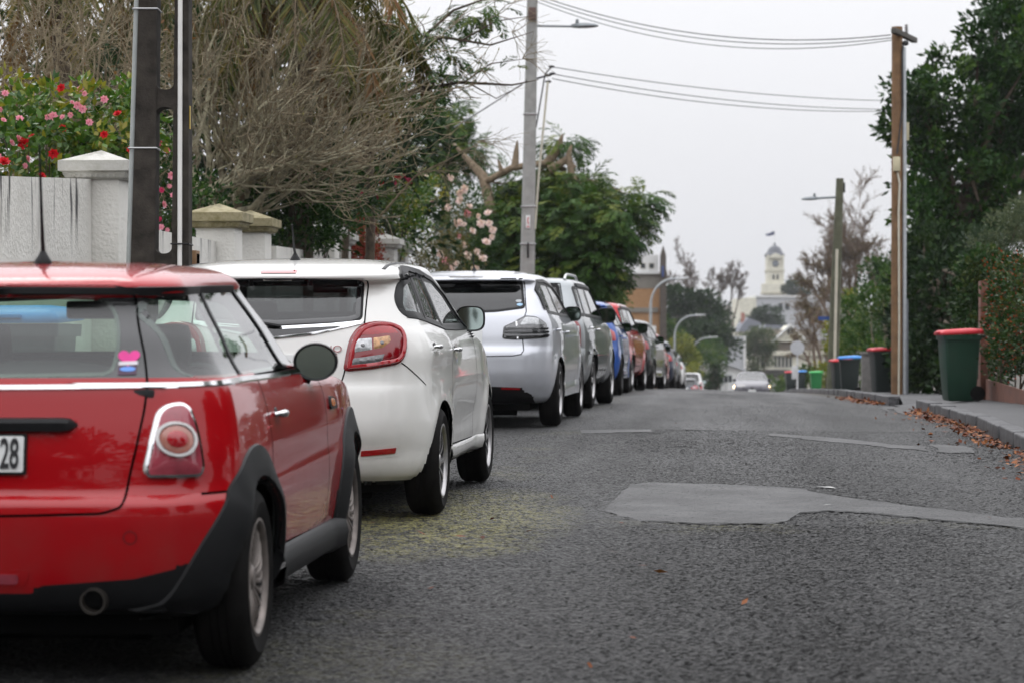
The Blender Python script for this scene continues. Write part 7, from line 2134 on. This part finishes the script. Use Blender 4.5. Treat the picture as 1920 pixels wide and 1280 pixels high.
B_.block('parapet_coping', 1180, 1237, 510, 514, WHITEW, 1.2, -.25)
for x in (1206, 1222): B_.window(x - 4, x + 4, 494, 503, .4, CREAMD)
B_.poly('corner_column', [(1236, 660), (1249, 660), (1248, 480), (1243, 462), (1238, 480)], flat('dark_column', (.075, .06, .05), .8, var=.3), 1.0, -.6)
B_.block('blue_banner', 1240, 1243, 500, 520, flat('banner_blue', (.03, .07, .25), .6), .1, -.75)
B_ = Bld('white_sign_board', 'plain white board standing behind the far parked cars', 'board', 1218, 132)
B_.block('panel', 1207, 1230, 611, 634, WHITEW, .15); B_.block('post', 1217, 1220, 634, None, GREYW, .12, .02)
B_ = Bld('gabled_house', 'small white weatherboard house with a low gable and dark window strip', 'house', 1345, 235)
B_.poly('wall', [(1293, 770), (1392, 770), (1392, 695), (1339, 676), (1293, 692)], WHITEW, 10)
B_.poly('roof', [(1286, 691), (1339, 670), (1398, 692), (1398, 696), (1339, 675), (1286, 696)], GREYROOF, 11, -.5)
for x in (1350, 1358, 1366): B_.window(x, x + 6, 703, 716, 0, GREYW)
B_.block('porch', 1362, 1388, 716, None, WHITEW, 1.5, -1.5)
B_ = Bld('grey_building', 'tall plain pale grey wall with a sloping left edge behind the gabled house', 'building', 1370, 262)
B_.poly('wall', [(1330, 760), (1396, 760), (1396, 631), (1376, 630), (1345, 675), (1330, 690)], GREYROOF, 14)
B_.block('wall_trim', 1394, 1398, 630, None, WHITEW, .5, -.3)
B_ = Bld('villa', 'cream villa with a row of tall windows and a brown hipped roof', 'house', 1470, 285)
B_.block('wall', 1402, 1545, 664, None, CREAM, 14)
B_.block('eave_trim', 1398, 1549, 657, 665, flat('eave_white', (.66, .63, .52), .7), 15, -.6)
B_.poly('roof', [(1398, 658), (1549, 658), (1520, 618), (1425, 618)], BROWNROOF, 12, .2)
for i in range(5): B_.window(1452 + i * 7, 1456 + i * 7, 668, 687, 0, WHITEW)
for i in range(2): B_.window(1419 + i * 8, 1423 + i * 8, 671, 688, 0, CREAMD)
B_.poly('gable', [(1446, 640), (1512, 640), (1480, 610)], CREAM, 6, -.8)
B_.poly('gable_trim', [(1442, 642), (1480, 607), (1516, 642), (1511, 642), (1480, 612), (1447, 642)], WHITEW, .6, -1.3)
for i in range(2): B_.window(1475 + i * 6, 1479 + i * 6, 617, 627, -.8, WHITEW)
B_.block('veranda_canopy', 1400, 1476, 692, 706, flat('canopy_dark', (.035, .032, .028), .8), 3, -3.2)
B_.block('base_wall', 1440, 1500, 707, None, WHITEW, 1, -2.5)
B_ = Bld('white_handrail', 'white sloping stair rail to the right of the villa', 'railing', 1505, 150)
B_.poly('rail', [(1484, 712), (1522, 690), (1522, 686), (1484, 708)], WHITEW, .15)
for x in (1487, 1499, 1511, 1520): B_.block('post', x, x + 2, 709 - (x - 1484) * .6, None, WHITEW, .12, .01)
B_ = Bld('grey_building', 'long white flat roofed building below the clock tower with a small round window', 'building', 1460, 470)
B_.block('wall', 1418, 1560, 557, None, GREYROOF, 20)
B_.block('parapet', 1416, 1562, 554, 558, WHITEW, 20.5, -.3)
B_.block('wing', 1386, 1418, 559, None, CREAM, 16, -.2)
for x in (1459, 1472, 1490, 1510): B_.window(x, x + 8, 569, 581, 0, GREYW)
b = MB(); b.lathe([(.001, -.1), (.36, -.1), (.40, 0), (.40, .1)], 20, axis='Y', c=(B_.X(1434.5), -.05, B_.Z(576))); b.build('round_window', DARKWIN, B_.t)
B_ = Bld('grey_roofed_house', 'grey hip roofed house with an orange chimney below the white building', 'house', 1408, 400)
B_.poly('roof', [(1384, 622), (1440, 622), (1424, 604), (1404, 596), (1394, 606)], flat('blue_grey_roof', (.16, .17, .20), .7, var=.1), 10)
B_.block('wall', 1388, 1436, 622, None, CREAM, 9, .5)
B_.block('chimney', 1393.5, 1399.5, 586, 606, flat('chimney_brick', (.32, .13, .09), .8), 1, 3)
B_ = Bld('grey_roofed_house', 'low dark grey roof ridge left of the villa gable', 'house', 1452, 380)
B_.poly('roof', [(1430, 622), (1490, 622), (1470, 610), (1436, 609)], flat('blue_grey_roof', (.16, .17, .20), .7, var=.1), 10); B_.block('wall', 1434, 1486, 622, None, CREAMD, 9, .5)
# clock tower on the ridge
d = 610
B_ = Bld('clock_tower', 'cream clock tower with a dark flared dome on the skyline', 'tower', 1454, d)
s = d / 4800
B_.block('wall', 1438, 1470, 478, 532, CREAM, 32 * s)
B_.block('wall', 1431, 1477, 532, 550, CREAM, 46 * s, -7 * s)
B_.block('cornice', 1429.5, 1478.5, 548, 552, CREAMD, 49 * s, -8.5 * s)
B_.block('wall', 1434, 1474, 552, None, CREAM, 40 * s, -4 * s)
for x in (1438, 1466): B_.block('corner_pilaster', x, x + 4, 478, 532, CREAM, 4 * s, -1.2 * s)
B_.block('cornice', 1436.5, 1471.5, 507, 510, CREAMD, 35 * s, -1.5 * s)
b = MB(); V = []
prof = [(18.5, 481), (18.8, 477), (14.5, 473), (13.2, 469), (11, 465), (7, 462), (3, 460.5), (2, 459), (2, 456), (.2, 454)]
for r, y in prof:
    for j in range(16):
        a = 2 * math.pi * (j + .5) / 16; k = 1 / max(abs(math.cos(a)), abs(math.sin(a)))
        kk = 1 + (k - 1) * (.9 if r > 13.5 else .35)
        V.append((r * s * math.cos(a) * kk * .97, 16 * s + r * s * math.sin(a) * kk * .97, B_.Z(y)))
b.add(V, [(i * 16 + j, i * 16 + (j + 1) % 16, (i + 1) * 16 + (j + 1) % 16, (i + 1) * 16 + j) for i in range(len(prof) - 1) for j in range(16)]); b.build('dome', SLATE, B_.t, sharp=30)
B_.poly('clock_gable', [(1442, 484), (1444, 480), (1449, 477), (1454, 475), (1459, 477), (1464, 480), (1466, 484)], CREAM, 1.0, -.9)
b = MB(); b.lathe([(.001, -.12), (5.2 * s, -.12), (6.0 * s, -.05), (6.2 * s, .1)], 28, axis='Y', c=(0, -.15, B_.Z(494.5)), mi=1)
b.lathe([(.001, -.14), (4.6 * s, -.14)], 28, axis='Y', c=(0, -.15, B_.Z(494.5)), mi=0)
for a, L in ((.6, 3.8), (2.4, 2.8)): b.box((math.sin(a) * L * s / 2, -.31, B_.Z(494.5) + math.cos(a) * L * s / 2), (.12, .04, L * s), 1, R=Matrix.Rotation(a, 4, 'Y'))
b.build('clock_face', [flat('clock_grey', (.20, .22, .25), .5), SLATE], B_.t)
for x in (1448.5, 1456): B_.window(x, x + 3.5, 515, 524, -.05, CREAMD)
b = MB(); b.tube([(0, 16 * s, B_.Z(456)), (0, 16 * s, B_.Z(432))], [.07, .05], 6); b.build('flagpole', WHITEW, B_.t)
b = MB(); V = []
for i in range(9):
    u = i / 8
    for j in range(4): V.append((-u * 2.1, 16 * s + .25 * math.sin(u * 7), B_.Z(433) - j * .33 * (1 - u * .55) - u * .75 + .08 * math.sin(u * 8)))
b.add(V, [(i * 4 + j, i * 4 + j + 1, (i + 1) * 4 + j + 1, (i + 1) * 4 + j) for i in range(8) for j in range(3)]); b.build('flag', flat('flag_blue', (.012, .02, .10), .7), B_.t, fix=False)

# trees in the valley and on the ridge
def fartree(label, mains, base, mat, seed, ncl, per, L, r, trunk=(6, .4), group=None):
    return big_tree(label, mains, base, mat, seed, ncl, per, L, L * .55, r, trunk, inner=.3, group=group, limbs=14)
fartree('broad dark green tree right of the brick building', [((1290, 590, 245), (2.6, 2.5, 2.4)), ((1265, 560, 245), (1.3, 2, 1.2)), ((1325, 580, 245), (2.0, 2, 1.6)), ((1345, 625, 240), (1.7, 2, 1.6)), ((1300, 640, 240), (3.0, 2, 2.4)), ((1360, 650, 240), (1.1, 1.5, 1.2))], (1300, 640, 242), L_DEEP, 201, 300, 26, .42, (.5, 1.0))
fartree('yellow green round tree behind the far parked cars', [((1278, 655, 215), (1.0, 1, 1.2)), ((1292, 672, 215), (.8, 1, .9)), ((1300, 700, 212), (.7, 1, .8))], (1282, 640, 215), L_YEL, 202, 90, 26, .28, (.3, .6), (3, .2))
fartree('mid green tree mass below the broad dark green tree', [((1250, 640, 225), (1.6, 1.5, 1.6)), ((1325, 690, 222), (1.4, 1.4, 1.8)), ((1310, 730, 222), (1.8, 1.4, 1.5)), ((1240, 610, 225), (1.0, 1.4, .9)), ((1335, 655, 230), (1.0, 1.4, 1.0))], (1300, 640, 225), L_MID, 203, 200, 26, .32, (.4, .8), (3, .2))
fartree('slim dark cypress beside the gabled house', [((1340, 712, 220), (.45, .5, 1.4))], (1340, 640, 220), L_DEEP, 204, 50, 26, .22, (.2, .4), (2, .15))
fartree('soft olive green tree between the gabled house and the villa', [((1425, 640, 268), (1.6, 1.6, 1.5)), ((1405, 650, 268), (1.0, 1.5, 1.2)), ((1440, 665, 268), (1.0, 1.5, 1.2)), ((1412, 690, 266), (.8, 1.2, 1.4))], (1416, 640, 268), L_OLIVE, 205, 190, 28, .26, (.35, .8), (4, .22))
fartree('dark round bushes below the white building', [((1420, 598, 440), (2.2, 2, 1.4)), ((1440, 592, 440), (2.4, 2, 1.6)), ((1456, 605, 440), (1.5, 2, 1.2)), ((1406, 606, 440), (1.4, 2, .9))], (1432, 640, 440), L_DEEP, 206, 130, 24, .5, (.5, 1.0), (3, .3))
fartree('small dark tree at the right foot of the clock tower', [((1492, 540, 560), (2.6, 2, 2.2)), ((1500, 556, 560), (2.4, 2, 1.6))], (1494, 640, 560), L_DEEP, 207, 110, 24, .6, (.6, 1.2), (5, .4))
fartree('low green shrubs below the villa, right of the grey car', [((1450, 722, 170), (1.2, 1, .6)), ((1478, 725, 160), (1.0, 1, .6)), ((1512, 708, 130), (.5, 1, .5))], (1470, 640, 165), L_MID, 208, 90, 22, .22, (.25, .5), (1, .1))
def far_bare(label, cols, base, seed, mat=FARTWIG, r0=.10, depth=3, L=3.4, group='bare winter trees on the skyline', minr=.022, kids=(3, 5), leaves=None):
    rng = np.random.default_rng(seed); b = ap(*base)
    t = thing('bare_tree', label, 'tree', (b[0], b[1], ter(b[0], b[1]) - .5), group=group)
    out = []; tips = []
    for (px, py, d, px1, py1) in cols:
        s = loc(t, ap(px, py, d)); e = loc(t, ap(px1, py1, d)); dd = unit(e - s); ll = np.linalg.norm(e - s)
        out.append((np.array([np.array([s[0] * .3, s[1] * .3, 0]), s]), np.array([r0 * 2.4, r0 * 1.7])))
        grow(rng, out, s, dd, ll, r0 * 1.7, depth, kids, .18, .12, (.25, .75), (.35, .62), ll / 7, None, tips, minr, .12)
    tubes('branches', out, mat, t, 4)
    if leaves:
        P = np.array([p for p, d_ in tips]); w = rng.random(len(P)) < leaves[1]
        k = np.repeat(np.where(w)[0], leaves[3]); Pk = P[k] + rng.normal(size=(len(k), 3)) * leaves[4]
        leafmesh('leaves', Pk, rng.normal(size=(len(k), 3)), leaves[2], leaves[2] * .6, leaves[0], t, rng)
    return t
far_bare('upright bare tree on the skyline above the broad dark tree, left one', [(1272, 575, 330, 1266, 515), (1285, 575, 330, 1284, 505), (1297, 578, 330, 1300, 510)], (1285, 640, 330), 211, depth=4, kids=(4, 7), minr=.02, r0=.07)
far_bare('wide bare tree on the skyline between the dark tree and the white building', [(1335, 590, 340, 1322, 530), (1350, 590, 340, 1348, 515), (1365, 592, 340, 1372, 520), (1375, 595, 340, 1392, 540)], (1355, 640, 340), 212, depth=4, kids=(4, 7), minr=.02, r0=.07)
far_bare('large brownish half bare tree behind the leaning green pole', [(1560, 600, 150, 1518, 540), (1570, 590, 150, 1545, 470), (1590, 590, 150, 1585, 440), (1605, 590, 150, 1630, 450), (1600, 600, 150, 1650, 500), (1555, 620, 150, 1510, 590), (1580, 610, 150, 1540, 540), (1590, 600, 150, 1610, 480)], (1580, 640, 150), 213, mat=BROWNTWIG, r0=.075, depth=4, group=None, minr=.012, kids=(5, 7), leaves=(L_RUSSET, .22, .10, 3, .14))
far_bare('brown twiggy tree with russet leaves below the large half bare one', [(1530, 700, 130, 1500, 600), (1540, 700, 130, 1530, 580), (1550, 700, 130, 1560, 600), (1525, 700, 130, 1495, 640)], (1540, 640, 130), 214, mat=BROWNTWIG, r0=.06, depth=4, group=None, minr=.010, kids=(3, 5), leaves=(L_RUSSET, .35, .10, 4, .14))
# ------------------------------------------------------------------ damp air over the valley
b = MB(); b.box((0, 760, 20), (2600, 1700, 100))
hz = b.build('haze', bpy.data.materials.new('damp_air'), None, smooth=False)
tag(hz, kind='stuff')
hm = hz.data.materials[0]; hm.use_nodes = True; hm.node_tree.nodes.clear()
pv = hm.node_tree.nodes.new('ShaderNodeVolumePrincipled'); mo = hm.node_tree.nodes.new('ShaderNodeOutputMaterial')
pv.inputs['Color'].default_value = (.90, .92, .95, 1); pv.inputs['Density'].default_value = .0002; pv.inputs['Anisotropy'].default_value = .2
hm.node_tree.links.new(pv.outputs[0], mo.inputs['Volume'])
